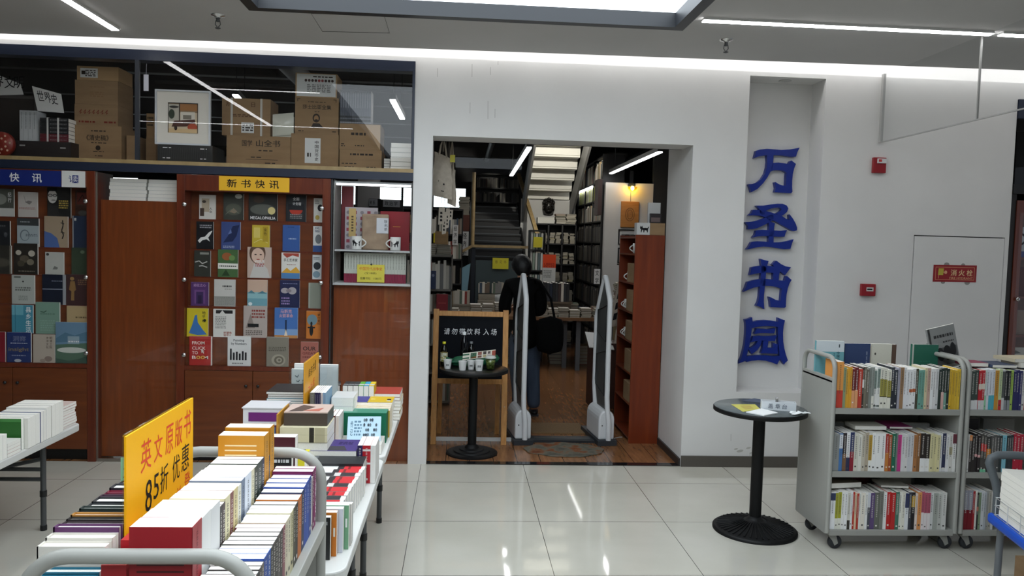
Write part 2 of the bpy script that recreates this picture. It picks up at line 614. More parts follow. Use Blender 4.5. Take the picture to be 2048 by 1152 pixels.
# cove strip behind the ceiling edge
cv = MB().box(-6.5, 8.5, -0.10, -0.07, 3.27, 3.285, M('#FFFFFF', 0.5, emit=COVE_E * 12, name='cove_led'))
o = cv.obj('cove_light')
tag(o, 'strip light in the slot washing the top of the white wall', 'light')
# access hatch
q = [at(x, y, 'z', 3.1485) for x, y in ((622, 27), (768, 30), (779, 66), (645, 63))]
b = MB().tube(q, 0.002, M('#7A7977', 0.8), 4, closed=True)
tag(b.obj('ceiling_hatch'), 'faint outline of an access hatch in the ceiling by the light box', 'hatch')
# sprinklers
def sprinkler(x, y, label):
    t = empty('sprinkler', (x, y, 3.15), 0, label, 'sprinkler', 'ceiling sprinklers')
    MB().lathe([(0.045, 0.0), (0.043, -0.008), (0.018, -0.014), (0.018, -0.02)], CHROME).obj('escutcheon', t)
    b = MB().lathe([(0.012, -0.02), (0.012, -0.04), (0.006, -0.045)], GREYLEG, n=12)
    b.tube([(-0.012, 0, -0.035), (-0.016, 0, -0.06), (0, 0, -0.082)], 0.003, GREYLEG, 6).tube([(0.012, 0, -0.035), (0.016, 0, -0.06), (0, 0, -0.082)], 0.003, GREYLEG, 6)
    b.lathe([(0.018, -0.082), (0.018, -0.085), (0.004, -0.09)], GREYLEG, n=12)
    b.obj('head', t)
sprinkler(-1.32, -0.83, 'pendent sprinkler in the ceiling left of the light box')
sprinkler(2.02, -0.80, 'pendent sprinkler in the ceiling right of the light box')
# hanging glass screen
t = empty('glass_smoke_screen', (3.56, -0.0, 3.15), 0, 'clear glass smoke screen hanging from the ceiling at right', 'glass screen')
for nm, y0, y1 in (('glass_pane', -1.17, -0.03), ('glass_pane', -3.4, -1.18)):
    MB().box(-0.004, 0.004, y0, y1, -0.53, -0.002, GLASSW).obj(nm, t)
MB().box(-0.006, 0.006, -3.4, -0.03, -0.538, -0.53, M('#A7A7A5', 0.3)).box(-0.006, 0.006, -1.18, -1.17, -0.53, 0, M('#9A9A98', 0.4)).box(-0.01, 0.01, -0.03, 0, -0.535, 0, M('#A9A9A7', 0.4)).obj('edge_trim', t)

# ================================================================ BOOKS
def art(b, els, w, h, y=0.0):
    """printed matter on a face lying in the x-z plane, 0..w by 0..h, facing -y"""
    k = 1
    cl = lambda q: min(1.0, max(0.0, q))
    for e in els:
        yy = y - 0.00025 * k
        k += 1
        t = e[0]
        m = M(e[-1], 0.55, 0, 0.3)
        if t == 'r':
            b.quad((e[1] * w, yy, e[2] * h), (e[3] * w, yy, e[2] * h), (e[3] * w, yy, e[4] * h), (e[1] * w, yy, e[4] * h), m)
        elif t == 'e':
            b.poly([(cl(e[1] + e[3] * cos(2 * pi * i / 22)) * w, yy, cl(e[2] + e[4] * sin(2 * pi * i / 22)) * h) for i in range(22)], m)
        elif t == 'p':
            b.poly([(u * w, yy, v * h) for u, v in e[1]], m)
        elif t == 't':
            b.text(e[1], (e[2] * w, yy, e[3] * h), ((e[4] - e[2]) * w, 0, 0), (0, 0, (e[5] - e[3]) * h), m, bold=0.012)
        elif t == 'v':      # vertical column of characters
            n = len(e[1])
            ch = (e[5] - e[3]) / n
            for i, c in enumerate(e[1]):
                z = e[5] - (i + 0.94) * ch
                b.text(c, (e[2] * w, yy, z * h), ((e[4] - e[2]) * w, 0, 0), (0, 0, ch * 0.84 * h), m, bold=0.01)
        elif t == 'm':      # lines of print too small to read
            u0, v0, u1, v1, n = e[1:6]
            rr = random.Random(int((u0 + v0 * 7 + w) * 1000))
            for i in range(n):
                z = v0 + (v1 - v0) * (i + 0.5) / n
                hh = (v1 - v0) / n * 0.28
                u = u0
                while u < u1 - 0.01:
                    l = rr.uniform(0.025, 0.10)
                    e1 = min(u + l, u1)
                    b.quad((u * w, yy, (z - hh) * h), (e1 * w, yy, (z - hh) * h), (e1 * w, yy, (z + hh) * h), (u * w, yy, (z + hh) * h), m)
                    u = e1 + 0.025
        elif t == 'l':      # broken line / brush stroke
            pts = [Vector((u * w, yy, v * h)) for u, v in e[1]]
            r = e[2] * w
            for a, c in zip(pts, pts[1:]):
                d = (c - a)
                if d.length < 1e-6:
                    continue
                nrm = Vector((-d.z, 0, d.x)).normalized() * r
                b.poly([a - nrm, c - nrm, c + nrm, a + nrm], m)
    return b


PAGEC = {}


def cover_mesh(w, h, t, cov, hard=False, els=(), spine=(), back=(), spinecol=None, marks=None, cr=0.5):
    """x 0..w from spine to fore edge, y 0..t from front board to back, z 0..h; els print on front, spine bands on the spine"""
    m = M(cov, cr, 0, 0.5)
    ms = M(spinecol, cr) if spinecol else m
    c = min(0.0028 if hard else 0.0007, t * 0.2)
    b = MB()
    b.box(0, w, 0, c, 0, h, m)
    b.box(0, w, t - c, t, 0, h, m)
    b.box(-0.0006, c, 0, t, 0, h, ms)
    if els:
        art(b, els, w, h)
    k = 0
    for z0, z1, col in spine:
        b.quad((-0.0009 - k, t, z0 * h), (-0.0009 - k, 0, z0 * h), (-0.0009 - k, 0, z1 * h), (-0.0009 - k, t, z1 * h), M(col, cr))
        k += 0.0002
    if marks:       # lettering too small to read, down the middle of the spine
        rr = random.Random(int(t * 1e5) + int(h * 1e4))
        mm = M(marks, 0.6)
        z = h * 0.93
        x = -0.0009 - k - 0.0002
        s = min(t * 0.42, 0.009)
        lim = h * rr.uniform(0.3, 0.5)
        while z > lim:
            for q in range(2):
                y0 = t / 2 - s * rr.uniform(0.3, 0.5)
                y1 = t / 2 + s * rr.uniform(0.3, 0.5)
                b.quad((x, y1, z - s * 0.22 - q * s * 0.48), (x, y0, z - s * 0.22 - q * s * 0.48), (x, y0, z - q * s * 0.48), (x, y1, z - q * s * 0.48), mm)
            z -= s * 1.25
        z = h * rr.uniform(0.05, 0.13)
        if rr.random() < .6:
            b.quad((x, t * 0.7, z), (x, t * 0.3, z), (x, t * 0.3, z + s), (x, t * 0.7, z + s), mm)
    return b, c


def book(w, h, t, cov, label, loc, rot=(0, 0, 0), hard=False, els=(), spine=(), spinecol=None, marks=None, pages=None, group=None, parts=True, name='book', cr=0.5, cat='book'):
    b, c = cover_mesh(w, h, t, cov, hard, els, spine, (), spinecol, marks, cr)
    i = 0.004 if hard else 0.0004
    pm = pages or PAGE
    if not parts:
        b.box(c, w - i, c, t - c, i, h - i, pm)
    o = b.obj(name, None, loc, rot)
    tag(o, label, cat, group)
    if parts:
        MB().box(c, w - i, c, t - c, i, h - i, pm).obj('page_block', o)
    return o


# rotations: a book as it stands faces its front cover to -y
SPINE_OUT = (0, 0, pi / 2)      # spine towards -y, thickness runs to -x
LIE = (-pi / 2, 0, 0)           # lying, front cover up


# ================================================================ GLAZED BOOKCASES, LEFT
def knob(name, parent, p, m, r=0.012):
    MB().lathe([(0.004, 0), (0.004, 0.012), (r * 0.8, 0.014), (r, 0.02), (r * 0.8, 0.027), (0.0, 0.029)], m, n=16).xform(Matrix.Translation(p) @ Matrix.Rotation(pi / 2, 4, 'X')).obj(name, parent)


def bookcase(x0, x1, ledges, label, fr=0.06):
    t = empty('display_bookcase', ((x0 + x1) / 2, 0, 0), 0, label, 'bookcase')
    c = (x0 + x1) / 2
    a, e = x0 - c, x1 - c
    for s in (0, 1):
        u0, u1 = (a, a + fr) if s == 0 else (e - fr, e)
        MB().box(u0, u1, -0.012, 0.30, 0.0, 2.19, MAHOG).obj('side_panel', t, bevel=0.002)
    MB().box(a + fr, e - fr, -0.01, 0.30, 2.07, 2.19, MAHOG).obj('header_board', t, bevel=0.002)
    bp = MB()
    for i, z in enumerate(ledges):
        zt = ledges[i + 1] - 0.012 if i + 1 < len(ledges) else 2.07
        y = 0.005 + 0.022 * i + 0.021
        bp.box(a + fr, e - fr, y, y + 0.03, z - 0.012, zt, MAHOGL)
    bp.obj('back_panel', t)
    MB().box(a + fr, e - fr, 0.06, 0.3, 0.0, 0.09, BLK).obj('plinth', t)
    MB().box(a + fr, e - fr, -0.01, 0.145, 0.715, 0.745, MAHOG).obj('rail', t)
    mid = 0.0
    for u0, u1, kx in ((a + fr + 0.003, mid - 0.002, mid - 0.045), (mid + 0.002, e - fr - 0.003, mid + 0.045)):
        d = MB().box(u0, u1, -0.008, 0.012, 0.095, 0.711, MAHOGL).obj('cupboard_door', t, bevel=0.002)
        knob('knob', d, (kx, -0.008, 0.60), BLK)
    for i, z in enumerate(ledges):
        y = 0.005 + 0.022 * i
        MB().box(a + fr, e - fr, y - 0.001, y + 0.0205, z - 0.012, z - 0.0005, MAHOG).obj('ledge', t)
    for u0, u1 in ((a + fr * 0.6, mid - 0.0015), (mid + 0.0015, e - fr * 0.6)):
        MB().box(u0, u1, -0.022, -0.017, 0.75, 2.066, GLASS).obj('glass_pane', t)
    for u in (a + fr * 0.6 + 0.025, e - fr * 0.6 - 0.025):
        for z in (0.83, 1.40, 1.965):
            MB().lathe([(0.016, 0), (0.017, 0.004), (0.013, 0.01), (0, 0.012)], CHROME, n=18).xform(Matrix.Translation((u, -0.022, z)) @ Matrix.Rotation(pi / 2, 4, 'X')).obj('glass_clip', t)
    return t


def disp(px0, py0, px1, py1, cov, label, els=(), y=0.065, t=0.018, spine=()):
    xm, ym = (px0 + px1) / 2, (py0 + py1) / 2
    x0, x1 = at(px0, ym, 'y', y).x, at(px1, ym, 'y', y).x
    z0, z1 = at(xm, py1, 'y', y).z, at(xm, py0, 'y', y).z
    return x0, x1, z0, z1, cov, label, els, y, t


def display_rows(books, ledges, limit=None):
    """stand each book on the nearest ledge below it"""
    for (x0, x1, z0, z1, cov, label, els, y, t) in books:
        i = min(range(len(ledges)), key=lambda q: abs(ledges[q] - z0))
        zl = ledges[i]
        yi = 0.0055 + 0.022 * i
        f = (yi - CAM.y) / (y - CAM.y)
        x0, x1 = CAM.x + (x0 - CAM.x) * f, CAM.x + (x1 - CAM.x) * f
        z1 = CAM.z + (z1 - CAM.z) * f
        y, t = yi, 0.0145
        z1 = min(z1, 2.067)
        if limit:
            x1 = min(x1, limit)
        book(x1 - x0, z1 - zl, t, cov, label, (x0, y, zl), els=els, group='books on display in the glazed bookcases', cr=0.35)


def cr(ox, oy, s):
    return lambda a, b, c, d: (ox + a * s, oy + b * s, ox + c * s, oy + d * s)


k4 = cr(350, 330, 0.3734)
D = disp
W_, K_ = '#EDEDED', '#17171A'
mid_books = [
    D(*k4(130, 160, 217, 292), '#D3CFC8', 'white book with a tall beige picture, top left of middle bookcase', [('r', .15, .3, .62, .85, '#B3A48E'), ('r', .05, .12, .3, .45, '#4A3A30'), ('v', '人文', .62, .25, .8, .5, K_), ('e', .3, .72, .12, .06, '#4A4038')]),
    D(*k4(260, 153, 367, 292), '#3C3E38', 'dark book with leaf photograph and pale disc, top row of middle bookcase', [('e', .75, .9, .18, .09, '#B9BCB4'), ('e', .5, .4, .4, .22, '#56594E'), ('p', [(.3, .3), (.5, .45), (.7, .32), (.55, .25)], '#8B7A68'), ('l', [(.1, .2), (.4, .4), (.8, .25)], .01, '#7C8070')]),
    D(*k4(395, 153, 548, 295), '#2A2A28', 'wide black book with gold seal, second widest of the top row', [('e', .5, .42, .45, .2, '#5C5E58'), ('e', .35, .8, .2, .14, '#4A3C34'), ('e', .8, .38, .13, .14, '#D8C88A'), ('t', 'MEGALOPHILIA', .06, .05, .94, .16, W_)]),
    D(*k4(595, 162, 702, 298), '#1F2227', 'black book with a red half disc under white title, top row', [('e', .5, .45, .33, .2, '#B23A2A'), ('r', .1, .44, .9, .66, '#1F2227'), ('t', '全面', .33, .8, .66, .92, W_), ('t', '计划者', .33, .62, .76, .74, W_), ('m', .2, .1, .8, .3, 3, '#8A8A8A')]),
    D(*k4(743, 178, 803, 300), '#D2D0C8', 'white book with black ink oval, right end of the top row', [('e', .6, .6, .25, .14, K_), ('e', .35, .2, .2, .1, '#B6A050'), ('m', .1, .75, .5, .95, 3, '#666666')]),
    D(*k4(115, 303, 205, 457), '#15161A', 'black book with a white leaping horse, second row of middle bookcase', [('p', [(.08, .3), (.25, .42), (.5, .45), (.75, .62), (.95, .68), (.85, .55), (.7, .42), (.8, .28), (.6, .36), (.35, .32), (.2, .22)], '#D9D9D6'), ('m', .2, .75, .9, .9, 2, '#9A9AA0')]),
    D(*k4(248, 305, 350, 450), '#3B4C82', 'blue book with dark world map, second row', [('p', [(.1, .25), (.35, .5), (.6, .85), (.95, .9), (.8, .5), (.6, .3)], '#1F2A52'), ('p', [(.35, .55), (.5, .75), (.55, .6)], '#6B7CB0'), ('m', .1, .05, .7, .15, 2, '#AEB6D2')]),
    D(*k4(413, 322, 507, 450), '#C6AE38', 'mustard yellow book with pale panels, second row', [('r', .1, .5, .45, .9, '#D9C66A'), ('l', [(.1, .3), (.5, .45), (.9, .3)], .012, '#E8DDA0'), ('r', .6, .35, .9, .95, '#B0962C'), ('v', '金色', .66, .6, .84, .9, '#5A4A10')]),
    D(*k4(577, 322, 668, 457), '#365A9A', 'plain blue book with a thin title, second row', [('m', .35, .44, .8, .52, 1, '#AFC0DE'), ('m', .3, .9, .7, .94, 1, '#1E355F')]),
    D(*k4(740, 328, 803, 457), '#D8D8D6', 'white book with ink landscape over navy foot, second row', [('r', 0, 0, 1, .25, '#35528A'), ('e', .5, .5, .3, .18, '#6F7478'), ('v', '风物', .15, .75, .6, .97, '#2A3A5A')]),
    D(*k4(103, 458, 190, 598), '#33352F', 'charcoal grey book with pale scrawled lettering, third row', [('l', [(.05, .55), (.3, .6), (.5, .5), (.8, .58)], .03, '#B9BAB4'), ('l', [(.3, .4), (.5, .42), (.8, .36)], .03, '#B9BAB4'), ('r', .35, .85, .9, .93, '#8C8E86')]),
    D(*k4(230, 453, 337, 600), '#48683F', 'green painted book with white title band, third row', [('r', 0, .3, 1, .5, '#E6E4DC'), ('e', .45, .75, .25, .14, '#9A5A34'), ('e', .7, .7, .15, .1, '#6E8F52'), ('p', [(.2, .05), (.4, .28), (.6, .05)], '#2C4428'), ('m', .08, .36, .92, .44, 1, '#3A3A38')]),
    D(*k4(388, 440, 515, 605), '#C3ADA0', "pale book with a woman's face above VISUS, third row", [('e', .42, .8, .34, .34, '#5E4638'), ('e', .44, .72, .27, .25, '#D9B9A6'), ('e', .34, .76, .05, .02, '#3A2A24'), ('e', .56, .76, .05, .02, '#3A2A24'), ('e', .45, .6, .07, .02, '#A85A50'), ('p', [(.1, 0), (.28, .45), (.6, .5), (.85, .3), (.95, 0)], '#C9C5C0'), ('t', 'VISUS', .3, .5, .72, .58, W_), ('m', .34, .36, .7, .48, 2, '#A8403A')]),
    D(*k4(570, 470, 668, 607), '#E0DDD6', 'white book with red mountains and blue foot, third row', [('r', 0, 0, 1, .22, '#4F7FB0'), ('p', [(0, .22), (.3, .42), (.5, .3), (.8, .46), (1, .3), (1, .22)], '#D9A43C'), ('p', [(.1, .92), (.3, .8), (.6, .9), (.95, .84), (.95, .98), (.1, .98)], '#A84A3C'), ('t', '手工艺术家', .12, .66, .88, .78, '#33302E'), ('m', .3, .52, .8, .56, 1, '#8A4A40')]),
    D(*k4(736, 482, 803, 610), '#CCD0D0', 'grey white book with dark ink cloud, third row right end', [('e', .45, .55, .35, .16, '#2B3238'), ('e', .4, .2, .35, .14, '#7C95A2'), ('m', .1, .8, .7, .92, 2, '#5A6068')]),
    D(*k4(85, 628, 180, 755), '#56356A', 'purple book with nested doorway picture, fourth row', [('r', .2, .1, .8, .68, '#6F4A80'), ('r', .3, .1, .7, .6, '#3E2C58'), ('r', .4, .1, .6, .45, '#2A2040'), ('t', '远征之心', .15, .82, .85, .94, '#B994C0')]),
    D(*k4(210, 613, 322, 757), '#C9C7C1', 'white book with grey rooftops at its foot, fourth row', [('r', 0, 0, 1, .38, '#9A9A94'), ('m', .05, .05, .95, .36, 6, '#85857F'), ('m', .4, .7, .85, .8, 1, '#3A3A3A'), ('m', .5, .62, .85, .67, 1, '#8A8A86')]),
    D(*k4(388, 615, 494, 757), '#C9AC98', 'peach book with teal hills, fourth row', [('r', 0, 0, 1, .32, '#6FA0AC'), ('r', 0, .32, 1, .55, '#8DB9BE'), ('p', [(0, .5), (.2, .62), (.4, .5)], '#4F7F8E'), ('p', [(.5, .5), (.75, .6), (1, .5)], '#4F7F8E'), ('e', .15, .12, .1, .06, '#D9E6E6')]),
    D(*k4(562, 617, 667, 764), '#20264C', 'navy book with a grey violin lying across, fourth row', [('e', .25, .62, .2, .1, '#A9A2A6'), ('e', .62, .62, .22, .13, '#A9A2A6'), ('e', .45, .62, .14, .06, '#8A8288'), ('m', .15, .85, .9, .9, 1, '#8A8EB0'), ('m', .08, .1, .5, .4, 3, '#9A86B8')]),
    D(*k4(715, 632, 803, 768), '#868A7E', 'plain grey green book, right end of fourth row', [('r', 0, 0, .12, 1, '#9DA096')]),
    D(*k4(63, 768, 177, 917), '#D0BE2C', 'bright yellow book with blue peak, fifth row', [('p', [(.1, .12), (.25, .4), (.38, .75), (.48, .78), (.52, .5), (.75, .25), (.95, .08), (.5, .05)], '#3F74B4'), ('v', '地平线', .72, .5, .88, .92, '#3A3A20'), ('e', .84, .58, .07, .05, '#2A2A1A')]),
    D(*k4(205, 772, 320, 919), '#DCDAD4', 'white book with black torn title and red type, fifth row', [('r', .12, .84, .9, .96, '#2A2A2A'), ('p', [(.3, .84), (.42, .96), (.55, .84)], '#DCDAD4'), ('m', .1, .3, .6, .75, 8, '#8A8A86'), ('t', '好望角', .48, .12, .85, .2, '#A8503C'), ('t', '说书人', .48, .03, .85, .11, '#A8503C')]),
    D(*k4(367, 755, 492, 922), '#B5A9A2', 'greyish pink book with a black bar across, fifth row', [('p', [(.1, .3), (.3, .75), (.45, .4), (.5, .3)], '#8F837C'), ('r', .18, .33, .65, .44, K_), ('m', .35, .6, .92, .9, 3, '#8A3A34'), ('m', .1, .08, .8, .24, 3, '#5E5650')]),
    D(*k4(533, 765, 657, 922), '#4672B4', 'blue book with a rising rocket and pink title, fifth row', [('r', 0, 0, 1, .1, '#C08850'), ('r', 0, .1, 1, .3, '#7FA0CC'), ('r', .46, .15, .53, .6, '#20304C'), ('p', [(.42, .08), (.495, .3), (.57, .08)], '#E8D8C0'), ('t', '马斯克', .25, .82, .75, .95, '#D9A8B4'), ('t', '火箭革命', .2, .68, .8, .8, '#D9A8B4')]),
    D(*k4(703, 783, 800, 926), '#C4742C', 'orange book with a black motorcycle rider, fifth row', [('e', .4, .68, .35, .2, '#6F8A94'), ('e', .35, .3, .13, .2, K_), ('e', .35, .55, .07, .07, K_), ('r', .1, .38, .6, .43, K_), ('v', '骑行者们', .76, .5, .93, .92, '#4A2A14')]),
    D(*k4(77, 918, 197, 1085), '#AC2826', 'red book reading FROM CLICK TO BOOM, bottom row', [('t', 'FROM', .12, .72, .68, .83, '#F0E6DA'), ('t', 'CLICK', .12, .54, .72, .65, '#F0E6DA'), ('t', 'TO', .12, .38, .38, .49, '#F0E6DA'), ('t', 'B   M', .12, .22, .84, .33, '#F0E6DA'), ('e', .40, .275, .09, .058, '#D8B050'), ('e', .60, .275, .09, .058, '#D8B050'), ('e', .40, .275, .045, .03, '#AC2826'), ('e', .60, .275, .045, .03, '#AC2826'), ('p', [(.52, .58), (.55, .42), (.59, .46), (.64, .4), (.66, .43), (.62, .49), (.68, .49)], '#D8D0C8'), ('r', .965, 0, 1, 1, '#E6E0D6')]),
    D(*k4(282, 917, 405, 1087), '#DADAD8', 'white book with black bar chart, bottom row', [('t', 'Painting', .25, .8, .72, .9, '#3A4048'), ('t', 'by Numbers', .16, .69, .82, .79, '#3A4048')] + [('r', .1 + .13 * i, .2, .18 + .13 * i, (.58, .45, .48, .42, .5, .46, .53)[i], '#1C1C20') for i in range(6)] + [('m', .2, .06, .7, .12, 1, '#777777')]),
    D(*k4(490, 922, 607, 1089), '#857F72', 'taupe book with a spiral shell, bottom row', [('e', .55, .22, .32, .2, '#A49C8C'), ('e', .57, .22, .22, .14, '#6E675A'), ('e', .58, .22, .13, .085, '#A49C8C'), ('e', .59, .22, .06, .04, '#6E675A'), ('m', .1, .52, .9, .68, 3, '#5C564A')]),
    D(*k4(673, 948, 767, 1089), '#A86458', 'pink book reading OUR GREAT, bottom row right', [('t', 'OUR', .12, .66, .86, .82, '#2A1A18'), ('t', 'GREAT', .1, .5, .86, .6, '#7A3A32'), ('m', .1, .35, .8, .45, 1, '#7A3A32'), ('e', .6, .2, .25, .1, '#7A4A40')]),
]
k3 = cr(0, 320, 0.3818)
left_books = [
    D(*k3(-50, 150, 72, 300), '#54564E', 'grey photograph book with white foot, left edge of top row', [('r', 0, 0, 1, .3, '#C4C4BE'), ('e', .4, .62, .3, .2, '#8A8C84'), ('v', '纪行', .75, .5, .9, .9, W_)]),
    D(*k3(95, 168, 195, 302), '#C6BFB9', 'white book with a small grey bird, top row of left bookcase', [('p', [(.35, .6), (.6, .5), (.75, .62), (.55, .66)], '#8A8480'), ('l', [(.3, .85), (.4, .6), (.6, .55)], .008, '#7A7470'), ('m', .05, .3, .9, .4, 2, '#A8827A')]),
    D(*k3(248, 140, 370, 300), '#201F1E', 'black book with a man in round glasses, top row of left bookcase', [('e', .22, .7, .2, .22, '#C9C6C0'), ('p', [(0, 0), (.05, .45), (.3, .42), (.6, .1), (.62, 0)], '#2E2D2C'), ('r', .0, .88, .42, 1, '#1A1918'), ('e', .13, .74, .1, .05, K_), ('e', .13, .74, .07, .033, '#B4B1AC'), ('e', .33, .74, .09, .05, K_), ('e', .33, .74, .06, .033, '#B4B1AC'), ('e', .27, .58, .1, .025, '#8A8680'), ('m', .5, .3, .9, .6, 4, '#B9A050')]),
    D(*k3(395, 160, 470, 300), '#42291F', 'dark brown book with carved red square, right end of left top row', [('r', .1, .5, .85, .93, '#5E2A22'), ('l', [(.2, .6), (.5, .85), (.7, .6)], .03, '#2E1814'), ('e', .5, .2, .3, .1, '#4E4C48')]),
    D(*k3(-60, 318, 52, 457), '#1E2024', 'black book with loop drawing, left edge of second row', [('e', .8, .45, .08, .1, '#4A4C50'), ('m', .2, .75, .8, .85, 1, '#55585C')]),
    D(*k3(90, 305, 203, 455), '#A3AEB2', 'pale blue book with line portrait under dark band, second row', [('r', 0, .74, 1, 1, '#3A3E40'), ('e', .35, .4, .22, .2, '#6F7A80'), ('e', .36, .39, .18, .17, '#A3AEB2'), ('m', .4, .36, .95, .46, 2, '#5A646A'), ('m', .15, .84, .6, .9, 1, '#A8AEB0')]),
    D(*k3(232, 295, 355, 457), '#A4917A', 'tan book with blue bay and brush title, second row', [('p', [(0, 0), (0, .52), (.3, .45), (.55, .3), (.65, 0)], '#4E68A0'), ('l', [(.78, .88), (.8, .7), (.74, .55), (.82, .4), (.76, .28)], .025, '#2A2420'), ('l', [(.7, .8), (.85, .76)], .02, '#2A2420'), ('l', [(.7, .5), (.86, .47)], .02, '#2A2420')]),
    D(*k3(380, 293, 470, 460), '#28344C', 'navy cloth book with white corner mark, second row right end', [('r', .1, .85, .22, .93, '#C4C4C0'), ('r', 0, 0, .06, 1, '#9AA0A4')]),
    D(*k3(-60, 447, 58, 602), '#33302A', 'dark olive book with dim landscape, left edge of third row', [('e', .6, .4, .35, .15, '#4E4A40'), ('r', .94, 0, 1, 1, '#8A8478')]),
    D(*k3(72, 437, 197, 602), '#2A251F', 'dark book with crowded white flowers, third row', [('e', .2, .7, .12, .08, '#B9B2A4'), ('e', .75, .68, .14, .1, '#B9B2A4'), ('e', .45, .5, .2, .12, '#5A5244'), ('e', .7, .4, .15, .1, '#7A7262'), ('e', .3, .35, .15, .1, '#4A4438'), ('m', .2, .08, .9, .13, 1, '#8A8474')]),
    D(*k3(237, 483, 333, 602), '#BABAB3', 'white book with a tiny boat drawing, third row', [('e', .13, .9, .08, .06, '#3A3A38'), ('p', [(.4, .25), (.65, .25), (.7, .33), (.5, .4)], '#7A7A76')]),
    D(*k3(375, 460, 470, 602), '#394636', 'dark green book, right end of third row', [('e', .6, .85, .12, .06, '#6A7A64')]),
    D(*k3(62, 603, 180, 755), '#B3B7B1', 'white book with small central title, fourth row', [('m', .15, .45, .85, .6, 2, '#5A5E58'), ('e', .5, .78, .04, .03, '#2A2A2A'), ('r', .1, .9, .4, .96, '#6A6E68'), ('m', .3, .12, .7, .3, 3, '#8A8E88')]),
    D(*k3(222, 600, 345, 757), '#131A2C', 'blue black book with pale stripe, fourth row', [('r', 0, .5, .86, .53, '#8A90A0'), ('m', .4, .75, .85, .82, 1, '#7A8090'), ('r', .87, 0, 1, 1, '#9A9CA0')]),
    D(*k3(347, 600, 470, 757), '#442C2C', 'dark red brown book with golden standing figure, fourth row', [('e', .25, .86, .09, .06, '#9A7A4A'), ('p', [(.12, .5), (.18, .78), (.36, .78), (.42, .5), (.34, .45), (.34, .15), (.2, .15), (.22, .45)], '#8A6A40'), ('m', .5, .65, .9, .85, 3, '#8A6A50')]),
    D(*k3(62, 760, 172, 905), '#4690A6', 'teal book titled down its right side in white, fifth row', [('r', 0, .65, .55, 1, '#6FB0C0'), ('r', .15, .0, .17, 1, '#2E6A80'), ('v', '县乡生活', .66, .02, .92, .96, '#E6EEF0')]),
    D(*k3(187, 745, 312, 909), '#7A9A8A', 'sage green book with faint landscape title, fifth row', [('l', [(.2, .7), (.35, .68), (.45, .73)], .02, '#3A5A4A'), ('m', .2, .6, .8, .66, 1, '#5A7A6A'), ('m', .2, .08, .8, .45, 5, '#8CAA9B')]),
    D(*k3(350, 765, 470, 905), '#B49C74', 'tan book half hidden behind the landscape book, fifth row', [('m', .4, .55, .9, .65, 1, '#6A5A3C')], y=0.09),
    D(*k3(-70, 900, 27, 1066), '#861A2A', 'crimson book cut by the left edge, bottom row', []),
    D(*k3(37, 903, 162, 1068), '#25366C', 'blue book reading insight, bottom row', [('t', '洞察', .24, .7, .8, .88, '#6F7694'), ('t', 'insight', .06, .34, .92, .5, '#8A7A5A'), ('m', .15, .62, .85, .66, 1, '#C9CCD6'), ('m', .2, .2, .8, .26, 1, '#8A90A8'), ('e', .45, .06, .15, .05, '#B9BCC6')]),
    D(*k3(173, 915, 287, 1068), '#B8AC9E', 'beige book with vertical title and flower, bottom row', [('v', '明清之际', .76, .5, .88, .94, '#5A4A40'), ('v', '海洋文化', .6, .5, .72, .94, '#5A4A40'), ('e', .7, .14, .18, .1, '#8A7A70'), ('e', .45, .08, .14, .06, '#A09084')]),
    D(*k3(292, 850, 457, 1068), '#6A8AA4', 'large landscape book with white lake, bottom row right end', [('p', [(0, .1), (0, .45), (1, .5), (1, 0), (0, 0)], '#54705E'), ('e', .5, .32, .46, .07, '#C9CCC4'), ('p', [(0, .6), (.3, .75), (.6, .68), (1, .78), (1, .55), (0, .5)], '#54788E'), ('r', .38, .47, .75, .66, '#8FA4B0'), ('m', .4, .5, .74, .56, 1, '#E6E6E6'), ('p', [(0, 0), (.0, .12), (.4, .06), (.7, .1), (1, .18), (1, 0)], '#3F584C')], y=0.04),
]
LED_MID = [0.748] + [at(500, 330 + v * 0.3734, 'y', 0.065).z for v in (921, 760, 604, 457, 296)]
LED_LEFT = [0.748] + [at(90, 320 + v * 0.3818, 'y', 0.065).z for v in (907, 756, 602, 457, 301)]
bookcase(-1.862, -0.725, LED_MID, 'middle red brown glazed bookcase under a yellow banner')
bookcase(-3.66, -2.455, LED_LEFT, 'left red brown glazed bookcase under a blue banner')
display_rows(mid_books, LED_MID, -0.79)
display_rows(left_books, LED_LEFT, -2.52)

# banners on the bookcase headers
def banner(name, x0, x1, z0, z1, m, label, y=-0.0125, writing=None, cat='banner'):
    o = MB().box(x0, x1, y - 0.002, y, z0, z1, m).obj(name)
    tag(o, label, cat)
    if writing:
        b = MB()
        for (s, u0, u1, v0, v1, im) in writing:
            b.text(s, (x0 + (x1 - x0) * u0, y - 0.0026, z0 + (z1 - z0) * v0), ((x1 - x0) * (u1 - u0), 0, 0), (0, 0, (z1 - z0) * (v1 - v0)), im, bold=0.011, shear=0.03)
        b.obj('lettering', o)
    return o
YEL = M('#E9B31C', 0.5, name='yellow_card')
banner('banner', -1.552, -1.032, 2.078, 2.186, YEL, 'yellow banner with black brush writing on middle bookcase header', writing=[(c, u, u + .14, .22, .8, INK) for c, u in zip('新书快讯', (.11, .31, .51, .71))])
banner('banner', -3.64, -2.695, 2.068, 2.182, M('#0E2472', 0.45, name='blue_card'), 'dark blue banner with white writing on left bookcase header', writing=[(c, u, u + .075, .22, .8, WHITEINK) for c, u in zip('新书快讯', (.27, .445, .61, .78))])
o = MB().box(-2.69, -2.522, -0.0165, -0.0125, 2.066, 2.186, M('#D9D9D6', 0.5)).obj('logo_card')
tag(o, 'white square card with a small blue emblem beside blue banner', 'card')
b = MB().box(-2.613, -2.570, -0.0172, -0.0166, 2.098, 2.155, M('#0E2472', 0.45))
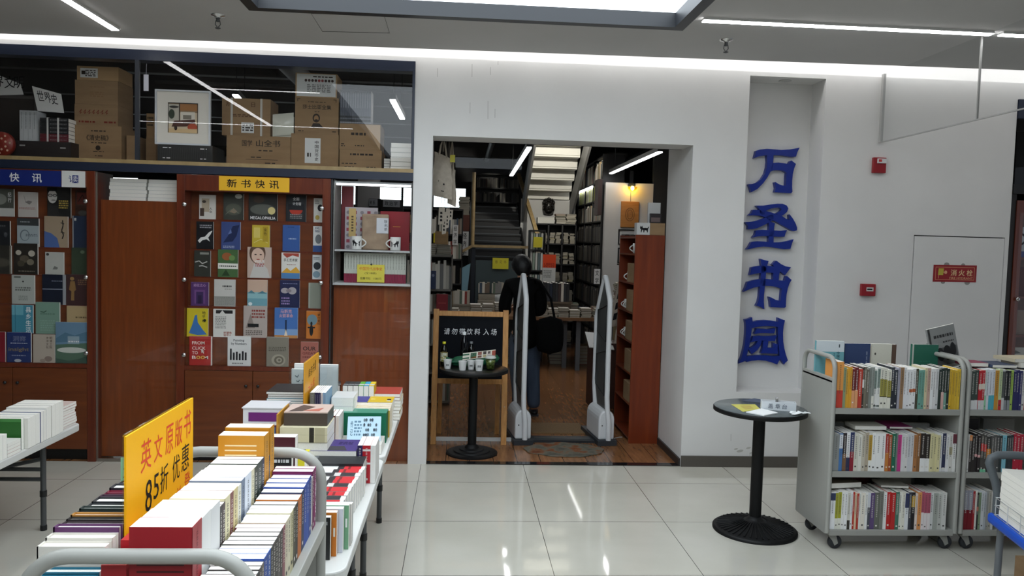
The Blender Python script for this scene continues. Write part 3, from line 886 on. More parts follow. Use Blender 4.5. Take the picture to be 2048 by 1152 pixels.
b.text('讠', (-2.64, -0.0174, 2.102), (0.024, 0, 0), (0, 0, 0.05), M('#0E2472', 0.45), bold=.01)
b.text('卖', (-2.609, -0.0176, 2.102), (0.035, 0, 0), (0, 0, 0.048), WHITEINK)
b.obj('emblem', o)

# recessed panel between the bookcases with glass before it, stacked books above
t = empty('wood_panel', (-2.16, 0.08, 0), 0, 'plain dark brown panel between the two glazed bookcases', 'panel')
MB().box(-0.291, 0.296, 0.0, 0.02, 0.02, 1.985, DKPANEL).obj('board', t)
MB().box(-0.291, 0.296, 0.02, 0.30, 1.965, 1.985, DKPANEL).obj('top_shelf', t)
MB().box(-0.291, 0.296, -0.075, -0.07, 0.02, 2.19, GLASS).obj('glass_pane', t)
MB().box(-0.294, -0.288, -0.08, -0.06, 0.0, 2.19, M('#8A8178', 0.3, 0.5)).box(-0.291, 0.296, -0.078, -0.066, 0.0, 0.02, M('#8A8178', 0.3, 0.5)).obj('glass_trim', t)
xx = -2.40
for i in range(2):
    for k in range(6):
        zz = 1.9855 + k * 0.0275
        if zz + 0.027 > 2.16:
            break
        book(0.27, 0.19, 0.0268, '#C6C8C6', ('left' if i == 0 else 'right') + ' stack of white books above the brown panel, ' + ('lowest', 'second', 'third', 'fourth', 'fifth', 'top')[k] + ' one', (xx + (k % 3) * 0.004, 0.10, zz + 0.0268), LIE, group='white books stacked above the brown panel', spinecol='#D8D8D4', name='wrapped_pack', cat='book pack')
    xx += 0.285

# narrow showcase beside the doorway
t = empty('narrow_showcase', (-0.41, 0.03, 0), 0, 'narrow lit showcase between middle bookcase and white wall strip', 'showcase')
MB().box(-0.295, 0.298, 0.05, 0.07, 0.0, 1.395, DKPANEL).obj('front_panel', t)
SHW = M('#B9BBBB', 0.4, name='showcase_white_laminate')
MB().box(-0.295, 0.298, 0.0, 0.33, 1.385, 1.402, SHW).obj('shelf', t)
MB().box(-0.285, 0.288, 0.0, 0.33, 1.645, 1.658, SHW).obj('shelf', t)
MB().box(-0.297, -0.29, -0.005, 0.33, 1.402, 2.19, M('#8A8A88', 0.4)).box(0.292, 0.299, -0.005, 0.33, 1.402, 2.19, M('#5A5A58', 0.4)).obj('side_panel', t)
MB().box(-0.295, 0.298, 0.0, 0.33, 2.165, 2.18, SHW).obj('top_panel', t)
MB().box(-0.28, 0.285, 0.008, 0.02, 2.150, 2.163, M('#FFFFFF', 0.5, emit=5.0, name='showcase_led')).obj('led_strip', t)
MB().box(-0.305, 0.300, -0.006, -0.001, 0.0, 2.19, GLASS).obj('glass_pane', t)
MB().box(-0.312, -0.302, -0.03, -0.013, 0.0, 2.19, M('#4A4A4C', 0.3, 0.5)).obj('glass_trim', t)
x0s = at(688, 530, 'y', 0.10).x
x1s = at(812, 530, 'y', 0.10).x
nV = 22
for i in range(nV):
    tw = (x1s - x0s) / nV
    book(0.15, 0.232, tw * 0.97, '#7E1436' if i == 0 else '#B9BCB2', ('crimson slip volume at left end of the matched set in the narrow showcase' if i == 0 else nth(i) + ' white volume from left in the matched set, narrow showcase'), (x0s + (i + 1) * tw, 0.10, 1.4025), SPINE_OUT, spine=[(0, .3, '#7E1436'), (.30, .31, '#8A8C84')], spinecol='#B9BCB2', marks='#4A4C46', group='matched set of volumes in the narrow showcase', name='volume')
# price card
o = MB().box(-0.528, -0.318, 0.082, 0.084, 1.408, 1.545, M('#D6C84A', 0.5, name='pale_yellow_card')).obj('price_card')
tag(o, 'yellow price card with red title before the matched set of books', 'card')
b = MB()
b.text('中国历代战争史', (-0.51, 0.0814, 1.500), (0.175, 0, 0), (0, 0, 0.026), REDINK)
b.text('(全18册)', (-0.47, 0.0814, 1.468), (0.09, 0, 0), (0, 0, 0.02), INK)
b.text('岳麓书社', (-0.505, 0.0814, 1.428), (0.08, 0, 0), (0, 0, 0.02), INK)
b.text('1580元', (-0.40, 0.0814, 1.428), (0.06, 0, 0), (0, 0, 0.018), INK)
b.obj('lettering', o)
MB().ell((-0.42, 0.081, 1.547), (0.008, 0.004, 0.008), BLK).obj('clip', o)
# mugs with cats
def cat_poly(cx, cz, s, flip=1):
    P = [(-.5, -.4), (-.42, -.45), (-.36, -.2), (-.1, -.15), (-.05, -.45), (.04, -.45), (.08, -.15), (.2, -.1), (.3, -.45), (.38, -.45), (.38, -.05), (.5, .05), (.48, .25), (.42, .42), (.36, .28), (.28, .28), (.22, .42), (.17, .22), (.1, .12), (-.25, .15), (-.42, .1), (-.58, .3), (-.66, .28), (-.52, -.05)]
    return [(cx + flip * u * s, cz + v * s) for u, v in P]
def mug(x, y, z, hs, label, flip):
    t = empty('mug', (x, y, z), 0, label, 'mug', 'cat mugs in the narrow showcase')
    b = MB().lathe([(0.0, 0.002), (0.038, 0.002), (0.04, 0.006), (0.0405, 0.105), (0.038, 0.105), (0.037, 0.01), (0.0, 0.01)], M('#D8D8D4', 0.2), n=28)
    for q in (cat_poly(0, 0.055, 0.062, flip),):
        b.poly([(0.0413 * sin(u / 0.0413), -0.0413 * cos(u / 0.0413), v) for u, v in q], M('#17171A', 0.3))
    b.obj('body', t)
    MB().tube([(hs * (0.038 + 0.034 * sin(pi * k / 10)), 0, 0.022 + 0.064 * k / 10) for k in range(11)], 0.0055, M('#D8D8D4', 0.2), 8).obj('handle', t)
xm = at(713, 488, 'y', 0.1).x
mug(xm, 0.10, 1.6585, 1, 'white mug with black cat at left in the narrow showcase', -1)
xm = at(791, 488, 'y', 0.1).x
mug(xm, 0.10, 1.6585, -1, 'white mug with black cat at right, handle left, narrow showcase', 1)
# bagged brown pack
xa, xb = at(723, 460, 'y', 0.14).x, at(777, 460, 'y', 0.14).x
zb = at(750, 428, 'y', 0.14).z
o = MB().box(xa, xb, 0.15, 0.19, 1.6585, zb, noise_mat('brown_craft_paper', ((0.3, '#8A7460'), (0.7, '#A48E76')), nscale=14, rough=0.7, bump=0.4)).obj('wrapped_pack', None, bevel=0.012)
tag(o, 'brown paper pack with white label in plastic bag, middle of narrow showcase', 'pack')
b = MB().box(xa + (xb - xa) * .55, xb - 0.002, 0.1455, 0.149, 1.79, zb - 0.03, M('#C9CCD2', 0.5))
b.text('联', (xb - 0.035, 0.145, 1.87), (0.025, 0, 0), (0, 0, 0.025), INK)
b.text('名', (xb - 0.035, 0.145, 1.84), (0.025, 0, 0), (0, 0, 0.025), INK)
b.text('茶', (xb - 0.035, 0.145, 1.81), (0.025, 0, 0), (0, 0, 0.025), INK)
b.obj('label', o)
# patterned box and red folder
xa, xb = at(690, 450, 'y', 0.22).x, at(755, 450, 'y', 0.22).x
zb = at(730, 415, 'y', 0.22).z
b = MB().box(xa, xb, 0.22, 0.25, 1.6585, zb, M('#A9A2A6', 0.6))
for i in range(5):
    for j in range(7):
        cx, cz = xa + 0.025 + i * (xb - xa - 0.04) / 4, 1.68 + j * 0.045
        if cz < zb - 0.02:
            if (i + j) % 2:
                b.box(cx - 0.013, cx + 0.013, 0.2185, 0.22, cz - 0.013, cz + 0.013, M('#8E3A48', 0.6))
            else:
                b.poly([(cx + 0.014 * cos(a * pi / 8), 0.219, cz + 0.014 * sin(a * pi / 8)) for a in range(16)], M('#7A7478', 0.6))
o = b.obj('patterned_box')
tag(o, 'pale box printed with red seals, left in the narrow showcase', 'box')
b = MB().box(xa + 0.03, xa + 0.085, 0.2155, 0.218, 1.76, zb - 0.01, M('#C0A468', 0.6))
for i in range(6):
    b.box(xa + 0.05, xa + 0.066, 0.2145, 0.2155, 1.80 + i * 0.022, 1.812 + i * 0.022, M('#4A3A20', 0.6))
b.obj('label', o)
xa, xb = at(760, 460, 'y', 0.22).x, at(819, 460, 'y', 0.22).x
zb = at(790, 423, 'y', 0.22).z
o = MB().box(xa, xb, 0.23, 0.26, 1.6585, zb, M('#8A1220', 0.35)).box(xa + .1, xa + .16, 0.2285, 0.23, 1.845, 1.849, M('#D8A040', 0.4)).obj('red_folder')
tag(o, 'large dark red folder at right in the narrow showcase', 'folder')
xa, xb = at(683, 400, 'y', 0.26).x, at(706, 400, 'y', 0.26).x
o = book(xb - xa, at(695, 372, 'y', 0.26).z - 1.6585, 0.03, '#6E1420', 'dark red tall book behind the patterned box, narrow showcase', (xa, 0.27, 1.6585))

# ================================================================ GLAZED DISPLAY ABOVE THE BOOKCASES
b = MB().box(-7, -0.106, -0.012, 0.10, 3.018, 3.094, NAVYTRIM).box(-7, -0.106, -0.012, 0.02, 2.195, 2.256, NAVYTRIM)
b.box(-0.125, -0.106, -0.01, 0.02, 2.256, 3.018, NAVYTRIM)
struct(b.obj('trim_3'))
b = MB().box(-7, -0.106, -0.012, 0.75, 2.256, 2.284, RAILW)
tag(b.obj('display_shelf'), 'long pale board shelf above the bookcases carrying the cartons', 'shelf')
b = MB().box(-2.166, -2.136, -0.012, 0.012, 2.2845, 3.018, M('#2A2E36', 0.4))
struct(b.obj('trim_4'))
b = MB().box(-2.135, -0.126, -0.004, 0.002, 2.2845, 3.018, GLASS).box(-7, -2.167, -0.004, 0.002, 2.2845, 3.018, GLASS)
struct(b.obj('window_2'))
ZS = 2.2842


def rect(px0, py0, px1, py1, y):
    xm, ym = (px0 + px1) / 2, (py0 + py1) / 2
    return at(px0, ym, 'y', y).x, at(px1, ym, 'y', y).x, at(xm, py1, 'y', y).z, at(xm, py0, 'y', y).z


def carton(px, y, depth, label, els=(), base=None, m=None, tape=True, cat='carton', top=None, name='carton', g='cartons in the upper display'):
    x0, x1, z0, z1 = rect(*px, y)
    if base is not None:
        z0 = base
    if top is not None:
        z1 = top
    w_, h_ = x1 - x0, z1 - z0
    b = MB().box(0, w_, 0, depth, 0, h_, m or CARD)
    art(b, [e for e in els if e[0] != 'L'], w_, h_)
    o = b.obj(name, None, (x0, y, z0))
    tag(o, label, cat, g)
    if tape:
        MB().box(-0.0004, w_ + 0.0004, depth / 2 - 0.02, depth / 2 + 0.02, h_, h_ + 0.0006, M('#B79A6A', 0.25)).obj('tape', o)
    for e in els:
        if e[0] == 'L':
            l = MB().box(e[1] * w_, e[3] * w_, -0.0012, -0.0002, e[2] * h_, e[4] * h_, M('#D6D8D6', 0.6))
            l2 = art(l, e[5], w_, h_, -0.0013) if e[5] else l
            l2.obj('label', o)
    return z1


RB = '#7A2C1C'
KB = '#2A2018'
t1 = carton((145, 251, 243, 320), 0.25, 0.3, 'lowest carton of left column, printed with a title in brackets', [('t', '《清史稿》', .28, .58, .74, .74, KB), ('m', .38, .82, .68, .88, 1, KB), ('m', .38, .5, .7, .54, 1, KB), ('e', .52, .38, .05, .07, KB), ('m', .42, .26, .64, .3, 1, KB), ('m', .46, .14, .62, .18, 1, KB)], base=ZS)
t1 = carton((149, 209, 236, 250), 0.27, 0.28, 'carton with red handwriting, second in the left column', [('l', [(.1 + .1 * i, .6), (.16 + .1 * i, .75), (.13 + .1 * i, .55), (.17 + .1 * i, .62)], .006, RB) for i in range(7)][0:7] + [('m', .1, .1, .5, .25, 1, RB), ('m', .68, .1, .95, .25, 1, RB)], base=t1 + .001)
t1 = carton((150, 161, 236, 208), 0.27, 0.28, 'plain carton with faint print, third in the left column', [('m', .35, .7, .68, .76, 1, '#8A6A48'), ('m', .35, .3, .66, .55, 3, '#8A6A48')], base=t1 + .001)
carton((154, 133, 237, 160), 0.27, 0.26, 'topmost carton of the left column with a white label', [('L', .08, .18, .5, .85, [('m', .2, .25, .45, .75, 4, KB), ('r', .11, .4, .2, .66, KB)])], base=t1 + .001, m=CARD2)
carton((253, 271, 271, 321), 0.30, 0.25, 'small narrow carton right of the left column', base=ZS)
# framed print with patterned black case below
x0, x1, z0, z1 = rect(309, 180, 420, 289, 0.10)
tcase = carton((315, 290, 425, 322), 0.10, 0.3, 'black patterned case under the framed print', [('l', [(.05 + .04 * i, .2), (.06 + .04 * i, .85)], .006, '#3A3A3A') for i in range(22)] + [('m', .1, .78, .25, .86, 1, W_), ('m', .78, .76, .9, .84, 1, W_), ('m', .1, .2, .25, .28, 1, W_), ('m', .78, .2, .9, .28, 1, W_)], base=ZS, m=M('#191A1A', 0.5), tape=False, cat='case', name='storage_case', g=None)
t = empty('framed_print', ((x0 + x1) / 2, 0.105, tcase + 0.001), 0, 'white framed print of an interior, leaning behind glass on black case', 'picture')
hw, hh = (x1 - x0) / 2, z1 - tcase
FRW = M('#C9CDD2', 0.4, name='pale_frame')
b = MB()
for u0, u1, v0, v1 in ((-hw, hw, 0, .012), (-hw, hw, hh - .012, hh), (-hw, -hw + .012, .012, hh - .012), (hw - .012, hw, .012, hh - .012)):
    b.box(u0, u1, 0, 0.025, v0, v1, FRW)
b.obj('frame', t)
MB().box(-hw + .012, hw - .012, 0.012, 0.02, .012, hh - .012, M('#DAD6CC', 0.8)).obj('mount', t)
P = MB()
pw, ph = hw * 1.08, hh * 0.55
art(P, [('r', 0, 0, 1, 1, '#C9B89A'), ('r', 0, .68, 1, 1, '#8A7458'), ('r', .38, .74, 1, .98, '#9A6A3C'), ('r', 0, .3, .36, .95, '#B3AFA2'), ('r', .36, .3, .4, 1, '#3A3430'), ('r', .42, .3, .9, .7, '#D2CCBE'), ('r', .5, .46, .78, .6, '#7A7468'), ('p', [(.12, .2), (.2, .4), (.9, .46), (.92, .3), (.6, .22)], '#4A2A20'), ('e', .82, .2, .17, .12, '#A8482C'), ('e', .12, .62, .1, .16, '#2E3A2C'), ('e', .2, .86, .16, .04, '#2A2A28'), ('r', 0, 0, 1, .14, '#C9AE84'), ('e', .26, .16, .05, .08, '#2A1E18'), ('r', 0, .97, 1, 1, '#2A2622'), ('r', 0, 0, .02, 1, '#2A2622'), ('r', .98, 0, 1, 1, '#2A2622')], pw, ph)
P.obj('print', t, (-pw / 2, 0.0116, hh * 0.22))
carton((292, 275, 312, 320), 0.42, 0.15, 'carton standing behind left of the black case', base=ZS)
carton((293, 206, 308, 270), 0.60, 0.02, 'pale card with black strip behind the framed print', [('r', .35, .05, .7, .55, KB), ('m', .1, .75, .9, .95, 3, KB)], base=ZS, top=2.72, m=CARD2, tape=False, cat='card', name='display_card', g=None)
# middle
t1 = carton((453, 272, 581, 332), 0.25, 0.3, 'wide carton with brown handwriting at middle of the upper display', [('t', '国学', .24, .66, .4, .86, KB), ('t', '山全书', .46, .66, .84, .88, KB), ('m', .5, .5, .75, .56, 1, KB), ('l', [(.3, .24), (.8, .24)], .003, KB), ('m', .38, .28, .56, .34, 1, KB), ('m', .6, .1, .78, .16, 1, KB)], base=ZS)
t2 = carton((444, 197, 541, 271), 0.28, 0.26, 'carton bound with two white straps on the wide carton', [('L', .4, .08, .66, .36, [('m', .42, .12, .64, .32, 3, KB)]), ('t', '苏', .08, .78, .16, .9, '#5A3A22'), ('t', '日', .6, .78, .68, .9, '#5A3A22'), ('m', .22, .5, .75, .58, 2, '#5A3A22')], base=t1 + .001)
for k, o in enumerate([q for q in COL.objects if q.name.startswith('carton')][-1:]):
    d = o.dimensions
    hh_ = max(v.co.z for v in o.data.vertices)
    ww_ = max(v.co.x for v in o.data.vertices)
    for u in (.2, .81):
        MB().box(u * ww_ - .008, u * ww_ + .008, -0.003, -0.0005, 0, hh_, M('#C8C4BC', 0.5)).box(u * ww_ - .008, u * ww_ + .008, -0.003, 0.26, hh_ + .0006, hh_ + 0.002, M('#C8C4BC', 0.5)).obj('strap', o)
x0, x1, z0, z1 = rect(545, 230, 587, 270, 0.26)
b = MB()
NX, NZ = 6, 6
vs = []
for j in range(NZ + 1):
    for i in range(NX + 1):
        u, v = i / NX, j / NZ
        vs.append((x0 + (x1 - x0) * u, 0.26 - 0.03 * sin(pi * u) * sin(pi * v) + 0.006 * rnd.random(), t1 + .002 + (z1 - t1) * v + 0.02 * u))
b.add(vs, [(j * 7 + i, j * 7 + i + 1, (j + 1) * 7 + i + 1, (j + 1) * 7 + i) for j in range(NZ) for i in range(NX)], M('#C9CABC', 0.2), True)
b.box(x0, x1, 0.27, 0.29, t1 + .002, z1 - .01, M('#BFC0B2', 0.3))
tag(b.obj('foil_pouch'), 'crumpled pale foil pouch leaning between the strapped carton and brown printed carton', 'pouch')
t1 = carton((582, 268, 677, 336), 0.25, 0.3, 'brown carton with tall white label in upper display', [('L', .29, .16, .62, .88, [('v', '中国货币史', .5, .22, .58, .82, KB), ('m', .34, .3, .42, .5, 1, KB)])], base=ZS, m=CARD)
t2 = carton((590, 195, 677, 266), 0.27, 0.28, 'carton printed with a bearded portrait and large title', [('t', '莎士比亚全集', .17, .68, .83, .8, KB), ('m', .3, .86, .7, .89, 1, KB), ('m', .45, .6, .56, .63, 1, KB), ('e', .49, .44, .085, .12, KB), ('e', .49, .43, .055, .085, '#9A7852'), ('e', .49, .37, .04, .04, KB), ('p', [(.37, .18), (.42, .3), (.56, .3), (.66, .18)], KB), ('l', [(.05, .95), (.12, .95)], .006, KB), ('l', [(.88, .95), (.95, .95)], .006, KB), ('l', [(.06, .88), (.06, .95)], .006, KB), ('l', [(.94, .88), (.94, .95)], .006, KB), ('m', .08, .06, .2, .1, 1, KB), ('m', .86, .06, .96, .1, 1, KB)], base=t1 + .001)
t3 = carton((591, 147, 674, 192), 0.27, 0.26, 'white printed box with a row of small portraits on top of column', [('L', .03, .03, .97, .97, [('m', .42, .82, .9, .9, 1, KB)] + [('e', .25 + .08 * i, .7, .032, .06, '#4A3A38' if i not in (4, 5) else '#9A4A4A') for i in range(9)] + [('m', .28 + .12 * i, .2, .38 + .12 * i, .55, 5, '#8A8A88') for i in range(5)])], base=t2 + .001, m=CARD2, cat='box', name='printed_box')
t1 = carton((679, 300, 763, 338), 0.25, 0.3, 'lower right carton with handwriting beside the white book stack', [('m', .25, .7, .8, .86, 1, KB), ('m', .05, .28, .4, .36, 1, KB), ('m', .12, .1, .36, .2, 1, KB), ('m', .64, .1, .86, .2, 1, KB)], base=ZS, m=CARD)
t2 = carton((679, 248, 761, 299), 0.25, 0.3, 'upper right carton carrying the dark book set', [('m', .28, .52, .64, .7, 1, KB), ('m', .04, .1, .14, .25, 2, KB), ('m', .38, .12, .6, .2, 1, KB), ('p', [(.62, .98), (.99, .98), (.99, .02)], '#B99A74')], base=t1 + .001)
x0, x1, z0, z1 = rect(680, 181, 742, 246, 0.27)
n = 13
for i in range(n):
    tw = (x1 - x0) / n
    book(0.16, z1 - t2 - .002, tw * .95, '#23262C', nth(i) + ' dark volume from left in the set on upper right carton', (x0 + (i + 1) * tw, 0.27, t2 + .001), SPINE_OUT, spine=[(.02, .06, '#8A8C92'), (.14, .18, '#5A5E66'), (.24, .9, '#4A505C')], marks='#A9ACB4', name='volume', group='dark set of volumes on the upper right carton')
x0, x1, z0, z1 = rect(781, 286, 826, 346, 0.2)
for k in range(6):
    hb = (z1 - ZS) / 6
    book(x1 - x0, 0.19, hb * .95, '#B8B8AC', ('lowest', 'second', 'third', 'fourth', 'fifth', 'topmost')[k] + ' wrapped white book in the stack at right end of upper display', (x0 + (k % 2) * .003, 0.2, ZS + .0005 + k * hb + hb * .95), LIE, group='wrapped white books at right end of the upper display', spinecol='#9A9A8E', name='wrapped_pack', cat='book pack')
x0, x1, z0, z1 = rect(768, 312, 780, 340, 0.3)
for k in range(5):
    book(x1 - x0, 0.15, 0.02, '#1C1E20', ('lowest', 'second', 'third', 'fourth', 'top')[k] + ' thin black book wedged between carton and wrapped white stack', (x0, 0.3, ZS + .0005 + k * .0212 + .02), LIE, group='thin black books beside the wrapped stack', name='wrapped_pack', cat='book pack')
# far left of display: dark framed board, four white volumes, strapped set, round box
x0, x1, z0, z1 = rect(-40, 190, 74, 288, 0.33)
b = MB().box(x0, x1, 0.33, 0.35, ZS, z1, M('#4E4A48', 0.5)).box(x0 + .02, x1 - .02, 0.327, 0.33, ZS, z1 - .025, M('#2C2624', 0.25))
tag(b.obj('framed_board'), 'dark board in a grey frame at far left of upper display', 'board')
x0, x1, z0, z1 = rect(10, 282, 141, 316, 0.12)
b = MB().box(x0, x1, 0.13, 0.29, ZS, z1, M('#221C1C', 0.5)).box(x0 + .1, x0 + .14, 0.1295, 0.13, z1 - .04, z1 - .03, M('#9A9A98')).box(x1 - .08, x1 - .04, 0.1295, 0.13, z1 - .05, z1 - .04, M('#9A9A98'))
tag(b.obj('storage_case'), 'dark lacquer case under the white volumes and strapped book set', 'case')
zc = z1 + .001
x0, x1, z0, z1 = rect(39, 221, 73, 280, 0.14)
for i in range(4):
    tw = (x1 - x0) / 4
    book(0.14, z1 - zc, tw * .96, '#B4B8BA', nth(i) + ' of four tall white volumes standing on the lacquer case', (x0 + (i + 1) * tw, 0.14, zc), SPINE_OUT, marks='#1E2024', spine=[(.86, .98, '#A4A8AA')], name='volume', group='four white volumes on the lacquer case')
x0, x1, z0, z1 = rect(80, 236, 137, 281, 0.15)
for k in range(6):
    hb = (z1 - zc) / 6
    o = book(0.14, x1 - x0, hb * .94, ('#5A1420', '#5A1420', '#1A1C20', '#1A1C20', '#1A1C20', '#1A1C20')[k], ('lowest crimson', 'upper crimson', 'third black', 'fourth black', 'fifth black', 'topmost black')[k] + ' volume lying in the set held by white straps', (0, 0, 0), name='volume', group='strapped set on the lacquer case', marks='#9A9A9A')
    # spine towards the room, head to the left
    o.matrix_world = Matrix.Translation((x0, 0.15, zc + k * hb + 0.001)) @ Matrix(((0, 0, 1, 0), (1, 0, 0, 0), (0, 1, 0, 0), (0, 0, 0, 1)))
for u in (.27, .64):
    xx = x0 + (x1 - x0) * u
    MB().box(xx - .006, xx + .006, 0.1465, 0.149, zc, z1 + .003, M('#C9C9C6', 0.5)).box(xx - .006, xx + .006, 0.1465, 0.29, z1 + .001, z1 + .003, M('#C9C9C6', 0.5)).xform(o.matrix_basis.inverted()).obj('strap', o)
x0, x1, z0, z1 = rect(-25, 259, 26, 308, 0.06)
cx, cz, r = (x0 + x1) / 2, (z0 + z1) / 2, (x1 - x0) / 2
b = MB().lathe([(0, 0), (r * .96, 0), (r, .012), (r, .04), (0, .04)], M('#7E2418', 0.35))
for a in range(7):
    for q in (0.45, 0.75):
        ux, uz = r * q * cos(a * .9 + q), r * q * sin(a * .9 + q)
        b.poly([(ux + r * .09 * cos(k * pi / 5), uz + r * .09 * sin(k * pi / 5), -0.0006) for k in range(10)], M('#C9A890', 0.5))
b.xform(Matrix.Translation((cx, 0.06, ZS + r)) @ Matrix.Rotation(-pi / 2, 4, 'X'))
tag(b.obj('round_box'), 'round red box with pale flower pattern standing on edge, far left', 'box')
# paper signs above the strapped set and the far left board
def leaning_sign(name, pxs, y, txt, label):
    P = [at(px, py, 'y', y) for px, py in pxs]      # bl, br, tr, tl
    o = MB().prism(P, M('#D6D6D4', 0.7), (0, 0.003, 0)).obj(name)
    tag(o, label, 'sign')
    b = MB()
    X, Z = P[1] - P[0], P[3] - P[0]
    for i, (c, u, v) in enumerate(txt):
        b.text(c, P[0] + X * u + Z * v + Vector((0, -0.0006, 0)), X * .24, Z * .42, INK, bold=0.006)
    b.obj('lettering', o)
leaning_sign('paper_sign', [(75, 222), (128, 226), (122, 188), (64, 172)], 0.196, [('世', .12, .42), ('界', .38, .36), ('史', .62, .32)], 'white tilted paper sign with three brush characters above strapped set')
leaning_sign('paper_sign', [(-40, 192), (47, 189), (41, 168), (-40, 135)], 0.31, [('界', .3, .3), ('文', .56, .24), ('明', .78, .22)], 'white paper sign with brush characters at far upper left')
# swing tag on the mullion
o = MB().box(-2.115, -2.08, 0.02, 0.023, 2.80, 2.92, M('#C9CAD4', 0.5)).obj('swing_tag')
tag(o, 'small white tag hanging beside the mullion of the upper display', 'tag')
MB().tube([(-2.097, 0.021, 2.92), (-2.094, 0.021, 3.0)], 0.0012, M('#C9CAD4')).obj('string', o)

# ================================================================ RIGHT HALF OF THE WALL
BLUE = M('#102A86', 0.35, name='blue_acrylic_letter')
BLUE2 = M('#0D2068', 0.4, name='blue_acrylic_letter_edge')
s_ = 120 / 1152


def trace(pts, ox, oy, y=0.195):
    return [at(ox + a * s_, oy + b * s_, 'y', y) for a, b in pts]


def letter(ch, ox, oy, loops, label):
    """each loop: outline points, optional list of holes; cut into strokes so no hole is needed"""
    o = None
    b = MB()
    for L in loops:
        b.prism(trace(L, ox, oy), BLUE, (0, 0.0445, 0))
    o = b.obj('sign_letter')
    tag(o, label, 'sign letter', 'blue raised letters of the shop sign')


letter('a', 1490, 280, [
    [(178, 350), (215, 205), (290, 182), (420, 168), (560, 178), (700, 190), (860, 180), (950, 165), (1052, 145), (1010, 225), (980, 318), (890, 322), (800, 308), (690, 292), (550, 290), (420, 292), (300, 305), (235, 325)],
    [(420, 285), (550, 285), (542, 440), (525, 520), (495, 600), (430, 720), (350, 830), (240, 940), (120, 1002), (100, 930), (70, 848), (150, 845), (240, 810), (320, 745), (385, 640), (418, 520), (430, 420)],
    [(535, 442), (640, 432), (740, 445), (840, 460), (868, 405), (895, 393), (980, 460), (945, 545), (920, 650), (908, 780), (905, 900), (912, 990), (890, 1020), (740, 1012), (572, 1000), (590, 920), (568, 810), (590, 808), (650, 848), (720, 872), (785, 880), (790, 780), (792, 690), (800, 630), (740, 590), (640, 575), (560, 580), (490, 605)],
], 'topmost blue letter of the vertical shop sign in the wall niche')
letter('b', 1480, 395, [
    [(310, 155), (450, 155), (600, 132), (720, 118), (820, 120), (900, 155), (930, 210), (905, 275), (850, 325), (780, 360), (690, 305), (770, 265), (800, 225), (770, 195), (700, 192), (600, 210), (520, 245), (490, 262), (470, 330), (400, 340), (370, 225)],
    [(160, 345), (215, 300), (250, 235), (360, 238), (480, 255), (600, 285), (700, 320), (800, 350), (880, 405), (950, 430), (945, 330), (955, 322), (1020, 410), (1070, 500), (1098, 580), (1095, 630), (1040, 648), (990, 635), (880, 570), (770, 510), (690, 460), (620, 435), (560, 440), (500, 385), (400, 352), (280, 340)],
    [(95, 472), (230, 465), (360, 435), (480, 392), (560, 340), (640, 330), (650, 420), (560, 480), (440, 540), (330, 590), (240, 608), (155, 612), (155, 545)],
    [(548, 450), (600, 470), (672, 495), (655, 570), (648, 680), (645, 870), (550, 870), (555, 700), (562, 560)],
    [(240, 770), (285, 715), (310, 635), (420, 618), (560, 625), (680, 632), (800, 640), (905, 625), (875, 690), (855, 755), (740, 755), (600, 745), (470, 738), (350, 745)],
    [(125, 1000), (175, 935), (220, 855), (330, 838), (470, 845), (640, 862), (790, 858), (920, 835), (1032, 802), (1000, 880), (970, 985), (860, 992), (740, 975), (600, 952), (460, 942), (330, 955), (220, 980)],
], 'second blue letter from the top of the vertical shop sign')
letter('c', 1480, 510, [
    [(395, 72), (460, 95), (550, 115), (525, 195), (505, 300), (492, 450), (480, 600), (462, 760), (458, 900), (470, 1042), (400, 995), (310, 975), (350, 900), (370, 800), (382, 640), (395, 480), (408, 330), (412, 190)],
    [(188, 385), (208, 310), (218, 240), (320, 215), (430, 202), (540, 205), (660, 220), (620, 185), (690, 110), (715, 118), (790, 175), (880, 218), (980, 235), (925, 310), (865, 390), (770, 318), (752, 380), (745, 490), (636, 470), (640, 345), (500, 335), (400, 345), (280, 362)],
    [(68, 708), (110, 620), (145, 518), (260, 485), (400, 462), (520, 458), (660, 475), (770, 488), (860, 495), (885, 408), (905, 405), (992, 478), (950, 550), (918, 640), (895, 760), (885, 880), (880, 1000), (850, 1015), (720, 1008), (588, 1000), (580, 900), (558, 800), (600, 815), (690, 862), (782, 880), (792, 760), (802, 650), (700, 612), (580, 595), (480, 592), (380, 605), (270, 625), (160, 668)],
], 'third blue letter from the top of the vertical shop sign')
